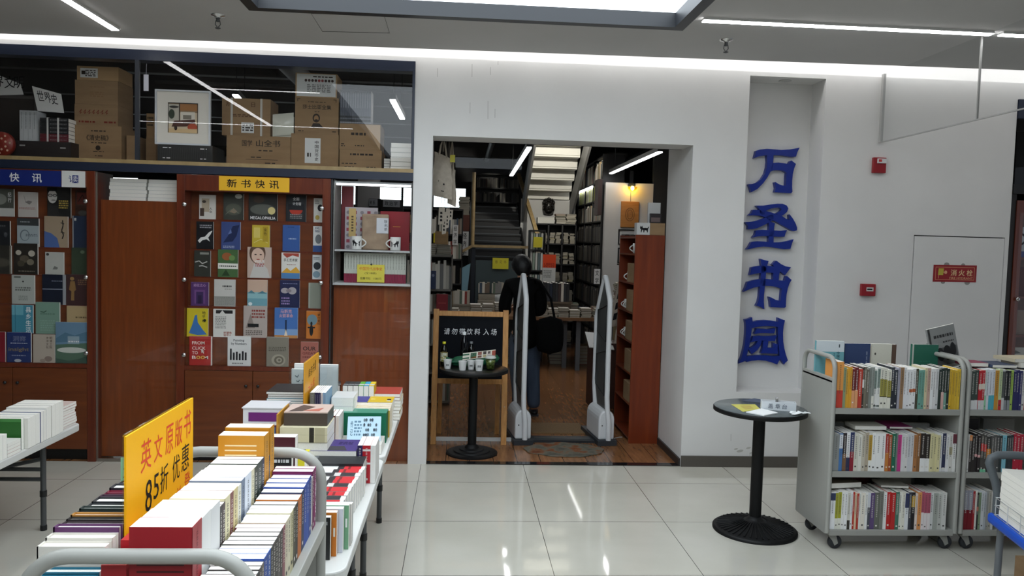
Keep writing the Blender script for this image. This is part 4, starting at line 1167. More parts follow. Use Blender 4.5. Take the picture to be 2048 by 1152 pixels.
letter('d', 1470, 625, [
    [(192, 138), (270, 120), (330, 92), (340, 180), (325, 300), (310, 440), (280, 620), (250, 740), (222, 835), (230, 920), (140, 955), (60, 982), (120, 880), (160, 740), (190, 600), (205, 440), (212, 300), (208, 210)],
    [(335, 182), (450, 155), (580, 148), (720, 160), (830, 180), (830, 280), (720, 265), (600, 258), (470, 268), (325, 300)],
    [(830, 100), (900, 130), (960, 150), (935, 260), (922, 400), (928, 560), (945, 680), (975, 800), (1018, 922), (970, 960), (940, 1000), (900, 930), (870, 880), (855, 800), (845, 680), (832, 560), (825, 400), (828, 250)],
    [(225, 838), (340, 830), (460, 822), (600, 825), (740, 840), (868, 835), (875, 890), (840, 940), (812, 1000), (700, 955), (580, 925), (450, 915), (320, 928), (220, 950)],
    [(370, 410), (400, 360), (415, 310), (520, 315), (640, 325), (780, 300), (768, 350), (752, 402), (640, 398), (500, 395)],
    [(298, 575), (330, 520), (355, 458), (460, 448), (580, 455), (700, 455), (805, 440), (785, 500), (770, 548), (660, 548), (520, 540), (400, 550)],
    [(440, 545), (515, 545), (490, 640), (430, 720), (370, 770), (318, 798), (290, 750), (255, 690), (340, 665), (405, 610)],
    [(545, 545), (640, 545), (625, 680), (735, 680), (735, 580), (825, 615), (820, 700), (825, 795), (700, 790), (600, 785), (500, 785), (535, 690)],
], 'lowest blue letter of the vertical shop sign')
# niche downlight
MBd = MB().lathe([(0.045, 0.0), (0.05, -0.004), (0.04, -0.006), (0.035, -0.002), (0, -0.002)], M('#B9B9B7', 0.4), (2.82, 0.12, 3.0965))
tag(MBd.obj('recessed_downlight'), 'round downlight in the top of the sign niche', 'light')

# fire alarm call points
def call_point(px0, py0, px1, py1, label, strobe):
    x0, x1, z0, z1 = rect(px0, py0, px1, py1, -0.03)
    t = empty('fire_alarm', ((x0 + x1) / 2, -0.0005, z0), 0, label, 'fire alarm')
    h, w_ = z1 - z0, (x1 - x0) / 2
    RED = M('#900F1C', 0.35, name='alarm_red')
    MB().box(-w_, w_, -0.035, 0, 0, h, RED).obj('body', t, bevel=0.004)
    b = MB()
    if strobe:
        b.box(-w_ * .5, w_ * .85, -0.05, -0.0352, h * .62, h * .92, M('#D9DADA', 0.15))
        b.box(-w_ * .4, w_ * .1, -0.0505, -0.05, h * .7, h * .86, M('#C03030', 0.4))
        b.obj('strobe_lens', t)
    else:
        b.box(-w_ * .35, w_ * .65, -0.0356, -0.0352, h * .4, h * .72, M('#C9C9C6', 0.4))
        b.box(-w_ * .25, w_ * .5, -0.036, -0.0356, h * .5, h * .62, INK)
        b.obj('press_plate', t)
call_point(1747, 315, 1772, 346, 'red wall alarm with white strobe, high on the white wall', True)
call_point(1723, 568, 1751, 592, 'small red call point low on the white wall left of hydrant cupboard', False)

# hydrant sign
q = [at(x, y, 'y', -0.006) for x, y in ((1865.3, 563.3), (1951.8, 564.8), (1954, 531), (1867.5, 529.5))]
SR = M('#8E1018', 0.4, name='sign_red')
SG = M('#D9A07A', 0.4, name='sign_gold')
o = MB().prism(q, SR, (0, 0.0015, 0)).obj('hydrant_sign')
tag(o, 'red FIRE HYDRANT sign with pale writing on the cupboard leaf', 'sign')
b = MB()
X, Z = q[1] - q[0], q[3] - q[0]
Y1 = Vector((0, -0.0006, 0))
pt = lambda u, v: q[0] + X * u + Z * v + Y1
for (u0, v0, u1, v1) in ((.05, .12, .95, .14), (.05, .86, .95, .88), (.05, .12, .058, .88), (.942, .12, .95, .88)):
    b.quad(pt(u0, v0), pt(u1, v0), pt(u1, v1), pt(u0, v1), SG)
for i, c in enumerate('消火栓'):
    b.text(c, pt(.40 + .185 * i, .36), X * .14, Z * .38, M('#E0C090', 0.4), bold=.012)
b.text('FIRE HYDRANT', pt(.38, .17), X * .54, Z * .13, SG, bold=.006)
b.obj('lettering', o)
b = MB()
b.quad(pt(.11, .40), pt(.23, .40), pt(.24, .80), pt(.12, .80), M('#B9A83C', 0.4))
b.poly([pt(.285 + .035 * cos(k * pi / 6), .57 + .1 * sin(k * pi / 6)) for k in range(12)], SG)
b.quad(pt(.23, .54), pt(.26, .55), pt(.26, .59), pt(.23, .6), SG)
b.quad(pt(.12, .2), pt(.13, .2), pt(.135, .40), pt(.125, .40), SG)
b.obj('pictogram', o)
b = MB()
for u, v, r in ((.30, 1.02, .018), (.68, 1.02, .013), (.24, -.02, .014), (.8, -.03, .018)):
    c = q[0] + X * u + Z * v
    b.poly([(c.x + r * 1.3 * cos(k * pi / 6), -0.0048, c.z + r * sin(k * pi / 6)) for k in range(12)], M('#8A8884', 0.5))
b.obj('adhesive_pad', o)

# glazed bookcase right of the wall end (only its edge shows)
t = empty('display_bookcase', (5.27, 0.05, 0), 0, 'red brown glazed bookcase at the far right edge beyond the white wall', 'bookcase')
MB().box(-0.575, -0.52, -0.02, 0.3, 0, 2.25, M('#1E1814', 0.4)).obj('side_panel', t)
MB().box(-0.52, -0.46, -0.03, 0.3, 0, 2.2, MAHOG).obj('side_panel', t)
MB().box(0.52, 0.58, -0.03, 0.3, 0, 2.2, MAHOG).obj('side_panel', t)
MB().box(-0.46, 0.52, 0.16, 0.2, 0.7, 2.2, MAHOGL).obj('back_panel', t)
MB().box(-0.46, 0.52, -0.02, 0.3, 2.08, 2.2, MAHOG).obj('header_board', t)
MB().box(-0.46, 0.52, -0.02, 0.02, 0.0, 0.7, MAHOGL).obj('cupboard_door', t)
for z in (0.75, 1.1, 1.42, 1.74):
    MB().box(-0.46, 0.52, 0.03, 0.16, z - 0.02, z, MAHOG).obj('ledge', t)
MB().box(-0.5, 0.56, -0.045, -0.04, 0.7, 2.1, GLASS).obj('glass_pane', t)
MB().lathe([(0.017, 0), (0.018, 0.004), (0.013, 0.01), (0, 0.012)], CHROME, n=18).xform(Matrix.Translation((-0.475, -0.045, 1.4)) @ Matrix.Rotation(pi / 2, 4, 'X')).obj('glass_clip', t)
bx = 4.82
book(0.17, 0.24, 0.02, '#B9B9B4', 'grey white book reading WORLD behind glass at the right edge', (bx, 0.14, 0.75 + .0006), els=[('t', 'HABITATS', .1, .6, .9, .68, K_), ('t', 'WORLD', .1, .46, .9, .58, K_), ('p', [(.1, .1), (.4, .35), (.9, .15), (.7, .05)], '#5A5E5C'), ('p', [(.2, .75), (.5, .9), (.8, .8)], '#6A6E6C')])
book(0.16, 0.24, 0.02, '#4A1418', 'dark red book behind glass at the right edge, third ledge up', (bx, 0.14, 1.42 + .0006))
book(0.17, 0.25, 0.02, '#B6BCC4', 'pale blue book with black loop behind glass, highest at right edge', (bx, 0.14, 1.74 + .0006), els=[('e', .4, .6, .3, .2, K_), ('e', .4, .6, .2, .13, '#B6BCC4'), ('r', 0, 0, 1, .2, '#4A5A9A')])
book(0.15, 0.2, 0.02, '#8A7A70', 'brown grey book behind glass at the right edge, second ledge up', (bx, 0.14, 1.1 + .0006))
b = MB().box(4.69, 9, -0.012, 0.05, 2.25, 2.33, BLK).box(4.69, 9, -0.012, 0.02, 2.85, 3.0, NAVYTRIM)
struct(b.obj('trim_5'))
struct(MB().box(4.70, 9, 0.0, 0.006, 2.331, 2.849, GLASS).obj('window_3'))

# ================================================================ ROUND PEDESTAL TABLES
def pedestal_table(x, y, h, rt, rb, topm, label, ribs=True):
    t = empty('pedestal_table', (x, y, 0), 0, label, 'table')
    MB().lathe([(0, h - 0.03), (rt - 0.01, h - 0.03), (rt, h - 0.026), (rt, h - 0.006), (rt - 0.004, h - 0.001)], BLACKST, n=56).obj('edge_band', t)
    MB().lathe([(0, h - 0.0008), (rt - 0.004, h - 0.0008), (rt - 0.005, h), (0, h)], topm, n=56).obj('tabletop', t)
    MB().tube([(0, 0, 0.06), (0, 0, h - 0.03)], 0.036, BLACKST, 20).obj('column', t)
    b = MB()
    if ribs:
        prof = [(rb, 0.0), (rb, 0.014), (rb - 0.012, 0.022), (rb * .8, 0.030), (rb * .5, 0.045), (0.06, 0.066), (0.045, 0.075), (0.038, 0.09), (0, 0.09)]
        b.lathe(prof, BLACKST, n=56)
        for k in range(40):
            a = 2 * pi * k / 40
            d = Vector((cos(a), sin(a), 0))
            b.tube([d * (rb * .90) + Vector((0, 0, 0.026)), d * (rb * .6) + Vector((0, 0, 0.040)), d * 0.07 + Vector((0, 0, 0.066))], [0.006, 0.005, 0.002], BLACKST, 5)
    else:
        b.lathe([(rb, 0), (rb, 0.012), (rb * .93, 0.018), (rb * .72, 0.02), (rb * .7, 0.03), (rb * .5, 0.033), (rb * .48, 0.044), (rb * .28, 0.048), (0.055, 0.06), (0.04, 0.075), (0, 0.08)], BLACKST, n=56, smooth=False)
    b.obj('base', t)
    return t
TOPG = noise_mat('worn_grey_tabletop', ((0.3, '#4A5254'), (0.7, '#5E6668')), nscale=8, rough=0.22)
TX, TY, TH = 2.135, -1.385, 0.772
pedestal_table(TX, TY, TH, 0.28, 0.255, TOPG, 'round black pedestal table with stamp sign, left of the grey carts')
BT = pedestal_table(0.40, 0.335, 0.708, 0.285, 0.212, M('#15120F', 0.3, name='dark_tabletop'), 'round black pedestal table with drinks before the chalkboard', ribs=False)

# things on the right round table (the tabletop height puts the pixels on it)
def ontop(px, py):
    return at(px, py, 'z', TH)
zt = TH + 0.0006
# sheets under the glassy top
q = [ontop(*p) for p in ((1462, 809), (1510, 809), (1520, 818), (1486, 824))]
o = MB().prism([(p.x, p.y, zt) for p in q], M('#C9C25E', 0.6), (0, 0, 0.0008)).obj('paper_sheet')
tag(o, 'yellow green printed sheet on the right round table', 'paper')
b = MB()
for i in range(6):
    a = q[0].lerp(q[3], .25 + .1 * i)
    c = q[1].lerp(q[2], .25 + .1 * i)
    d = (c - a)
    b.quad(*[(v.x, v.y, zt + 0.0011) for v in (a + d * .25, a + d * .7, a + d * .7 + Vector((0.003, -.006, 0)), a + d * .25 + Vector((0.003, -.006, 0)))], M('#B08A50', 0.6))
b.obj('print', o)
q = [ontop(*p) for p in ((1483, 802), (1508, 797), (1530, 800), (1524, 806))]
tag(MB().prism([(p.x, p.y, zt) for p in q], M('#4A5468', 0.5), (0, 0, 0.0008)).obj('paper_sheet'), 'slate blue sheet behind the stamp sign on the right round table', 'paper')
q = [ontop(*p) for p in ((1492, 826), (1523, 819), (1556, 827.5), (1528, 833))]
o = MB().prism([(p.x, p.y, zt + 0.001) for p in q], M('#EDEFEF', 0.6), (0, 0, 0.006)).obj('note_pad')
tag(o, 'white note pad at the front of the right round table', 'note pad')
# stamp sign (white folded card with wooden tray)
q = [ontop(*p) for p in ((1522, 819), (1592, 824))]
d = (q[1] - q[0])
L = d.length
ang = math.atan2(d.y, d.x)
t = empty('stamp_sign', (q[0].x, q[0].y, zt + 0.0002), ang, 'white folded sign and wooden box on the right round table', 'sign')
hS = 0.052
MB().box(0, L, 0.0, 0.004, 0.0, hS, M('#D9DEE2', 0.5)).obj('front_board', t)
b = MB().box(0, L, 0.055, 0.059, 0.0, hS, M('#D9DEE2', 0.5)).box(0, 0.004, 0.004, 0.055, 0, hS, M('#D9DEE2', 0.5)).box(L - 0.004, L, 0.004, 0.055, 0, hS, M('#D9DEE2', 0.5)).box(0.004, L - 0.004, 0.004, 0.055, 0.0, hS * .7, M('#4A2E18', 0.5))
b.obj('tray', t)
b = MB()
for i, c in enumerate('盖章台'):
    b.text(c, (L * (.2, .4, .6)[i], -0.0006, hS * .22), (L * .14, 0, 0), (0, 0, hS * .56), M('#2A3850', 0.6), shear=.05)
b.obj('lettering', t)
MB().box(L * .42, L * .5, 0.03, 0.05, hS * .7, hS + 0.02, CHROME).obj('clip', t, bevel=0.003)
# crumpled tissue
c = ontop(1600, 830)
b = MB()
vs = []
for j in range(5):
    for i in range(8):
        vs.append((c.x - 0.06 + 0.12 * i / 7 + rnd.uniform(-.01, .01), c.y - 0.03 + 0.06 * j / 4 + rnd.uniform(-.008, .008), zt + 0.004 + rnd.uniform(0, .016)))
b.add(vs, [(j * 8 + i, j * 8 + i + 1, (j + 1) * 8 + i + 1, (j + 1) * 8 + i) for j in range(4) for i in range(7)], M('#E6E9EA', 0.7))
tag(b.obj('crumpled_tissue'), 'crumpled white tissue on the right side of the round table', 'tissue')

# ================================================================ GREY BOOK CARTS, RIGHT
def book_cart(x0, x1, y0, y1, label, group='grey metal book carts'):
    """x0..x1 length, y0 front; shelves 0.13, 0.475, 0.845; loop handles at the ends"""
    t = empty('book_cart', ((x0 + x1) / 2, (y0 + y1) / 2, 0), 0, label, 'book cart', group)
    L, Wd = (x1 - x0) / 2, (y1 - y0) / 2
    for s in (-1, 1):
        e = s * L
        i = e - s * 0.022
        b = MB().box(min(e, i), max(e, i), -Wd + 0.014, Wd - 0.014, 0.105, 1.0, CARTG)
        b.obj('end_panel', t)
        r = 0.07
        path = [(e - s * .011, -Wd + .012, 0.11)] + [(e - s * .011, -Wd + .012 + r - r * cos(a), 1.133 - r + r * sin(a)) for a in [k * pi / 12 for k in range(7)]] + [(e - s * .011, Wd - .012 - r + r * sin(a), 1.133 - r + r * cos(a)) for a in [k * pi / 12 for k in range(7)]] + [(e - s * .011, Wd - .012, 0.11)]
        MB().tube(path, 0.0135, CARTG, 10).box(min(e, i), max(e, i), -Wd + .02, Wd - .02, 0.99, 1.015, CARTG).obj('loop_handle', t)
    for z in (0.13, 0.475, 0.845):
        MB().box(-L + .0225, L - .0225, -Wd + .005, Wd - .005, z - 0.035, z - 0.0005, CARTG).obj('shelf', t, bevel=0.002)
    MB().box(-L + .0225, L - .0225, Wd - .008, Wd - .005, 0.13, 0.97, CARTG).obj('back_panel', t)
    for sx in (-1, 1):
        for sy in (-1, 1):
            c = MB()
            cx, cy = sx * (L - 0.06), sy * (Wd - 0.06)
            c.box(cx - .028, cx + .028, cy - .02, cy + .02, 0.088, 0.0945, CARTG)
            for q in (-.017, .013):
                c.prism([(cx - .028, cy + q, .088), (cx + .024, cy + q, .088), (cx + .038, cy + q, .035), (cx + .018, cy + q, .022), (cx + .004, cy + q, .05)], CARTG, (0, .004, 0))
            cc = c.obj('caster', t)
            MB().lathe([(0, -.0125), (.036, -.0125), (.041, -.007), (.041, .007), (.036, .0125), (0, .0125)], M('#2A2D32', 0.5), n=24).xform(Matrix.Translation((cx + .024, cy, .0412)) @ Matrix.Rotation(pi / 2, 4, 'X')).obj('wheel', cc)
    return t


def shelf_row(x0, x1, yf, z, spec, hs, where, group, gap=0.0005, cut=None):
    """books standing spine out along a cart shelf; spec: (thickness mm, colour, bands)"""
    tot = sum(s[0] for s in spec) / 1000
    k = (x1 - x0) / tot
    x = x0
    rr = random.Random(int(z * 1000) + int(x0 * 100))
    for i, s in enumerate(spec):
        t = s[0] / 1000 * k
        h = hs * (s[3] if len(s) > 3 else rr.uniform(.93, 1.0))
        dp = rr.uniform(.14, .165)
        bands = s[2] if len(s) > 2 else ()
        nm = cname(s[1])
        extra = (' with ' + cname(bands[0][2]) + ' band') if bands else ''
        lum = sum(int(s[1].lstrip('#')[q:q + 2], 16) for q in (0, 2, 4))
        dx = (min(0.0, 0))
        book(dp, h, t - gap, '#' + s[1].lstrip('#'), f'{nm} book{extra}, {nth(i)} from left, {where}', (x + t - gap, yf + rr.uniform(0, .006), z), SPINE_OUT, spine=[(a, c, '#' + q) for a, c, q in bands], marks='#E6E2DA' if lum < 360 else '#4A4846', group=group)
        x += t


CA = (2.42, 3.215, -1.735, -1.315)
book_cart(*CA, 'grey metal book cart beside the right round table')
CB = (3.228, 4.05, -1.735, -1.315)
book_cart(*CB, 'second grey metal book cart, behind the blue chair')
y = -1.722
A1 = [(30, 'E39A4E', ((0, .38, 'C8402F'),), 1.10), (12, '8C9A78'), (13, 'D8A63A'), (13, 'D9A02F'), (14, '6B1F22', ((0, .45, 'E0A070'),)), (14, '6B1F22', ((0, .45, 'E0A070'),)), (20, 'C0402F'), (8, '3A332C', ((.5, .7, 'E0E0DC'),)), (11, '7B7565'), (11, '6F6B60'), (11, '858A84'), (11, '969C96', ((0, .3, 'E0DED2'),)), (13, 'E4E4E0', ((.5, .96, '8A9C94'), (.04, .08, '55605A'))), (13, 'E4E4E0', ((.5, .96, '8A9C94'), (.04, .08, '55605A'))), (17, 'E8E6D8', ((.30, .72, 'A29A4A'), (.28, .3, '4A4020'))), (17, 'E8E6D8', ((.30, .72, 'A29A4A'), (.28, .3, '4A4020'))), (17, 'E8E6D8', ((.30, .72, 'A29A4A'), (.28, .3, '4A4020'))), (15, '2B2F38', ((.75, .97, '3E434C'),)), (15, '2B2F38', ((.75, .97, '3E434C'),)), (10, 'A8A6B4'), (16, '9C7B5A'), (13, 'E8E8EA'), (13, 'E8E8EA'), (14, 'EDEDED', ((.42, .5, 'C8683A'),)), (14, 'EDEDED', ((.42, .5, 'C8683A'),)), (13, '4E4C3C'), (14, '74A899'), (14, '74A899'), (11, 'D8CDA8'), (14, 'C8A898'), (13, 'F0F0F0'), (13, 'F0EEEE'), (13, 'D8D8D8'), (12, '26332E'), (13, '26332E', ((0, .42, 'D8B0A8'),)), (13, '26332E', ((0, .4, '7FA898'),)), (11, '26332E'), (11, 'DDB63A'), (12, 'D5AC30'), (12, 'DDB63A'), (12, 'E3BD3C')]
A2 = [(22, '8F9290'), (12, '4A78B0', ((.6, .97, 'E4E8EE'),)), (13, '2A2428', ((0, .45, '7A5A40'),)), (13, 'EFEFEF', ((0, .35, '2A2F50'),)), (14, '2A3560', ((0, .5, '8C2030'),)), (15, 'D8D6C8'), (13, 'E4E2D8'), (12, 'C9C2B2'), (13, 'B8AC98'), (12, 'C09A3A', ((0, .3, 'F0F0EA'),)), (14, 'F2F2F0'), (17, 'F2F2F0'), (17, 'F2F2F0'), (11, 'A83028', ((0, .5, 'C8803A'),)), (12, 'A8542C'), (14, '1F6A50'), (6, '7C8A84'), (14, 'C83C88'), (11, 'DADADA'), (11, 'DEDCDA'), (11, 'D2D4D8'), (11, 'D6D6DA'), (12, 'B07848'), (11, '8C6038'), (18, '2A221C', ((0, .35, 'F0F0EE'),)), (18, '2A221C', ((0, .35, 'F0F0EE'),)), (12, 'E0D8A8'), (12, 'E0D8A8'), (12, 'DDD5A6'), (9, 'E8E8E8'), (13, '2A3050', ((.0, .1, 'D8D8D8'),)), (11, 'E4E4E4'), (12, 'D8D6D0', ((.45, .65, 'B0A888'),)), (13, 'E8E8E4', ((.75, 1, '6B2A38'),))]
A3 = [(20, 'F2F4F6', ((.78, .98, '2E3A60'),)), (11, 'E8E8DC', ((.3, 1, 'A5A52C'),)), (12, 'E8E8DC', ((.3, 1, 'A5A52C'),)), (11, 'F0F0EC'), (12, 'F4F4F4'), (11, 'D8D6CC', ((0, .25, '3A3630'),)), (9, 'F0F0F0'), (8, 'C03828'), (8, 'E0C8A8'), (8, 'B83A2A'), (8, 'F0F0EA'), (16, 'ECE6D8'), (10, 'F0F0EC'), (11, '4A4E58', ((.6, 1, 'D0D4DC'),)), (17, '5E4A78'), (18, '6A6E64'), (14, '7A7C74'), (14, 'F0F0EE'), (16, 'C02828'), (17, 'C02828'), (14, '4A7A68'), (12, 'EDEDE4'), (11, 'E8E6D8'), (14, 'E6E8EA', ((.6, 1, '2A3560'),)), (11, '3A3E48'), (14, '1F1C20', ((.6, .9, 'C8A030'),)), (10, 'E8D8D0'), (15, 'E0985A'), (11, 'B85A70', ((0, .45, 'E8E0E0'),)), (12, 'B85A70', ((0, .45, 'E8E0E0'),)), (12, 'B85A70', ((0, .45, 'E8E0E0'),)), (13, 'E0E2E0'), (16, 'A8ACA4'), (16, 'C4C6C0'), (18, 'D8D8D4')]
G = 'books on the grey metal carts'
shelf_row(2.446, 3.187, y, 0.845, A1, 0.243, 'top shelf of left cart', G)
shelf_row(2.446, 3.187, y, 0.475, A2, 0.228, 'middle shelf of left cart', G)
shelf_row(2.446, 3.150, y, 0.130, A3, 0.228, 'bottom shelf of left cart', G)
B1 = [(20, '3C4A44', ((0, .24, 'E4E4E4'),)), (17, '3C4A44', ((0, .24, 'E4E4E4'),)), (15, 'C0202C', ((0, .24, 'D8D8D8'), (.52, .66, 'E8D8C8'))), (15, 'C0202C', ((0, .24, 'D8D8D8'), (.52, .66, 'E8D8C8'))), (9, 'D8E4E0', ((0, .36, '8FC8A0'),)), (13, 'E0E4EC'), (14, 'E0E4EC', ((0, .36, '4FB0C0'),)), (14, 'E0E4EC', ((0, .36, '4FB0C0'),)), (18, 'CC9438'), (15, 'C8D8A8', ((0, .25, 'C83030'),)), (15, 'D4D4D4', ((.3, .95, '5A5E5C'),)), (14, '26282A', ((0, .25, '909498'),)), (14, '26282A', ((0, .25, '909498'),)), (14, 'B4D460'), (14, '2A2A60'), (14, '2A2A60'), (14, '34346A'), (16, 'E4E4E0'), (14, 'B03A3A'), (14, 'D8D0C0'), (15, '3A6A8A'), (14, 'E8E8E4'), (14, '8A8A84'), (14, 'C8A048'), (13, '2A2A2C'), (14, 'E0DCD0'), (14, 'A04038'), (14, 'D8D8D8'), (14, '4A6A5A'), (14, 'E4E0D8'), (14, '6A6A70'), (14, 'C8C8C4'), (14, 'B89060'), (14, 'E8E8E8'), (14, '36405A'), (14, 'D8D4C8'), (14, '8A3A40'), (14, 'E0E0E0'), (14, '5A5A58'), (14, 'C8C0B0'), (14, '7A8A90')]
B2 = [(8, 'E0E0DC'), (13, '2A2422', ((.85, 1, 'E09050'),)), (13, '2A2422'), (13, '261F20', ((.4, .47, 'E0A0A0'),)), (13, '261F20', ((.4, .47, 'E0A0A0'),)), (13, '4A4844', ((.55, .75, 'C83030'), (0, .08, '7AC8A0'))), (13, '4A4844', ((.55, .75, 'C83030'), (0, .08, '7AC8A0'))), (20, '3A3A38', ((.3, .65, 'DC8C2A'),)), (13, '565654'), (13, '5A5856'), (13, '4C4E4E'), (12, '2C3434'), (20, '86C4D4'), (10, '2A3438'), (10, '343A40'), (10, '2A3034'), (15, 'B81C38'), (15, 'B81C38'), (15, 'B81C38')] + [(14, q) for q in ('E0E0DC', '3A3A3C', 'A8763A', 'D8D8D8', '5A2A2A', 'E4E2DA', '4A5A6A', 'C8C4B8', '2A2A2A', 'B8B8B4', '8A3A2A', 'E0DCD4', '6A7A6A', 'D0D0D0', '3A4A6A', 'C8A868', 'E0E0E0', '4A4A48', 'B0A898')]
B3 = [(25, '7A1020', ((.5, 1, '9A9CA8'),), 1.0), (25, '7A1020', ((.5, 1, '9A9CA8'),), 1.0), (14, 'A82028'), (9, 'F0F0E8'), (11, '2A2A28', ((.5, .62, 'D06040'),)), (12, '8AA080'), (17, 'D8DCE0'), (14, 'C4CAD0'), (10, 'A8A8A4')] + [(15, q) for q in ('B8B4A8', 'E0E0DC', '6A3A3A', 'D8D4C8', '4A5A58', 'C8C8C8', '8A7A5A', 'E4E4E0', '3A3A40', 'B8A890', 'D8D8D4', '5A6A7A', 'E0DCD0', '9A4A40', 'C8C4BC', '4A4A4A', 'D4D0C8', '7A8A7A', 'E0E0E0', 'A89878', '3A4A5A', 'D8D8D8', 'B0584A', 'C8C8C0', '6A6A64', 'E0DED8', '8A8A88', 'D0CCC0', '4A3A3A', 'C4C4C0', 'D8D8D0', '7A6A5A')]
shelf_row(3.255, 3.64, y, 0.845, B1[:21], 0.243, 'top shelf of right cart', G)
shelf_row(3.255, 3.60, y, 0.475, B2[:19], 0.228, 'middle shelf of right cart', G)
shelf_row(3.255, 3.44, y, 0.130, B3[:11], 0.235, 'bottom shelf of right cart', G)

# books lying behind / on top of the rows
def lying(x, yb, ztop, w_, h_, t_, cov, label, rz=0.0, hard=False, els=()):
    return book(w_, h_, t_, cov, label, (x, yb, ztop + t_ + .0003), (-pi / 2, 0, rz), els=els, hard=hard, group='books lying on the carts')
zz = 0.845
for i in range(4):
    lying(2.448 + i * .185, -1.54, zz, 0.17, 0.195, 0.122, ('#E0DED6', '#C8C4B8', '#5A5048', '#D8D6D0')[i], f'thick lying volume, {nth(i)} from left, under the face-out books of the left cart')
def stand(px0, py0, px1, py1, yq, zb, cov, label, els=(), t=.02, rot=0.0, **kw):
    x0, x1, z0, z1 = rect(px0, py0, px1, py1, yq)
    return book(x1 - x0, z1 - zb, t, cov, label, (x0, yq, zb), (radians(-4) * 0, 0, rot), els=els, group='face-out books on top of the carts', **kw)
zb = 0.845 + .1235
stand(1632, 682, 1688, 735, -1.47, zb, '#6FA8B0', 'teal book with white top standing at left on the carts', [('r', 0, .72, 1, 1, '#D4DCE0'), ('v', '中国的思想', .74, .3, .84, .74, '#1E3A44'), ('v', '文化史论', .62, .3, .68, .7, '#3A5A64'), ('m', .8, .8, .84, .95, 1, '#3A4A50')])
stand(1689, 687, 1740, 735, -1.46, zb, '#2C3F68', 'navy book with pale foot standing second from left on the carts', [('r', 0, .0, .65, .27, '#C9B8B4'), ('r', .65, 0, 1, .27, '#6A2A28'), ('v', '随笔集', .84, .4, .9, .8, '#8A94AC')])
stand(1742, 688, 1783, 737, -1.45, zb, '#D8D6C8', 'cream book with a small seal standing third from left on the carts', [('e', .2, .72, .04, .035, '#4A4640')], t=.03)
stand(1783, 689, 1792, 737, -1.45, zb, '#5A4438', 'brown book edge beside the cream standing book on the carts', t=.03)
stand(1824, 689, 1876, 736, -1.45, zb, '#266A56', 'green book standing on the right part of the left cart', [('r', 0, 0, .06, 1, '#C9CCC4'), ('m', .3, .5, .7, .56, 1, '#3A7E6A')])
o = stand(1874, 676, 1929, 733, -1.44, zb, '#8E908E', 'ring-bound black and white photo book tilted between the carts', [('r', .12, .08, .96, .5, '#5A5C5C'), ('e', .35, .35, .13, .16, '#2E3030'), ('e', .6, .36, .14, .18, '#262828'), ('e', .82, .42, .1, .16, '#2A2C2C'), ('m', .2, .72, .9, .84, 1, '#3A3A3A'), ('m', .5, .6, .9, .66, 1, '#3A3A3A'), ('r', .02, 0, .09, 1, '#3A3A3A')], t=.015)
o.location.z += 0.055
o.location.x -= 0.012
o.rotation_euler = (0, radians(-14), 0)
b = MB()
for k in range(9):
    b.tube([(-.008, .002, .02 + k * .019), (-.012, .008, .022 + k * .019), (-.006, .017, .024 + k * .019), (.002, .01, .022 + k * .019)], .0012, INK, 5, closed=True)
b.obj('ring_binding', o)
lying(2.84, -1.50, zb, 0.17, 0.12, 0.03, '#D8D4CA', 'white book lying between the standing cream and green books')
# tilted and lying books on middle and bottom rows
o = lying(2.60, -1.665, 0.475 + .230, 0.19, 0.12, 0.022, '#D9D5C8', 'white book lying across the tops, middle shelf of left cart')
o = lying(2.83, -1.63, 0.475 + .230, 0.14, 0.17, 0.012, '#A83A78', 'magenta book lying across the tops, middle shelf of left cart')
for i, (cov, lab) in enumerate((('#8A8C88', 'grey'), ('#B8B4A8', 'pale'), ('#4A4C52', 'dark'), ('#C8C8C4', 'white'))):
    book(0.17, 0.235, 0.03, cov, f'{lab} book standing in the back row, middle shelf of left cart', (2.447 + i * .18, -1.50, 0.475), (0, 0, 0), group='books lying on the carts')
o = lying(2.46, -1.69, 0.130 + .231, 0.20, 0.16, 0.03, '#6A6050', 'brown backed book lying slantwise, bottom shelf of left cart', 0.15)
o = lying(2.78, -1.66, 0.130 + .231, 0.16, 0.13, 0.012, '#D0CCC0', 'pale book lying across the tops, bottom shelf of left cart', -0.1)
book(0.2, 0.30, 0.03, '#5A1218', 'dark red book in the back row, bottom shelf of left cart', (2.60, -1.50, 0.130), (0, 0, 0), group='books lying on the carts')
book(0.2, 0.26, 0.03, '#B8B4A8', 'grey white book in the back row, bottom shelf of left cart', (2.86, -1.50, 0.130), (0, 0, 0), group='books lying on the carts')
# right cart upper pile
zz = 0.845 + .244
lying(3.275, -1.66, zz, 0.12, 0.13, 0.022, '#8A2A48', 'crimson patterned book lying at left on top of right cart')
lying(3.40, -1.69, zz, 0.15, 0.17, 0.016, '#2E3E5A', 'dark blue book lying on top of right cart')
lying(3.58, -1.68, zz, 0.2, 0.17, 0.03, '#D0CCC2', 'lower cream book of the pile on top of right cart')
lying(3.55, -1.67, zz + .0305, 0.22, 0.17, 0.02, '#C8BCA0', 'upper tan book of the pile on top of right cart', 0.08)
for i, cov in enumerate(('#3A3434', '#8A8A84')):
    book(0.2, 0.27, 0.03, cov, f'{nth(i)} book from left in the back row, middle shelf of right cart', (3.27 + i * .23, -1.50, 0.475), (0, 0, 0), group='books lying on the carts')

# ================================================================ BLUE CHAIR WITH A WIRE TRAY OF WHITE BOOKS
ZC = 0.45
p0 = at(1973, 1022, 'z', ZC)
p1 = at(2048, 1080, 'z', ZC)
dv = (p1 - p0).normalized()          # along the seat's left edge, towards the camera
ang = math.atan2(dv.y, dv.x)
t = empty('chair', (p0.x, p0.y, 0), ang, 'blue plastic chair with grey tubular legs loaded with white books', 'chair')
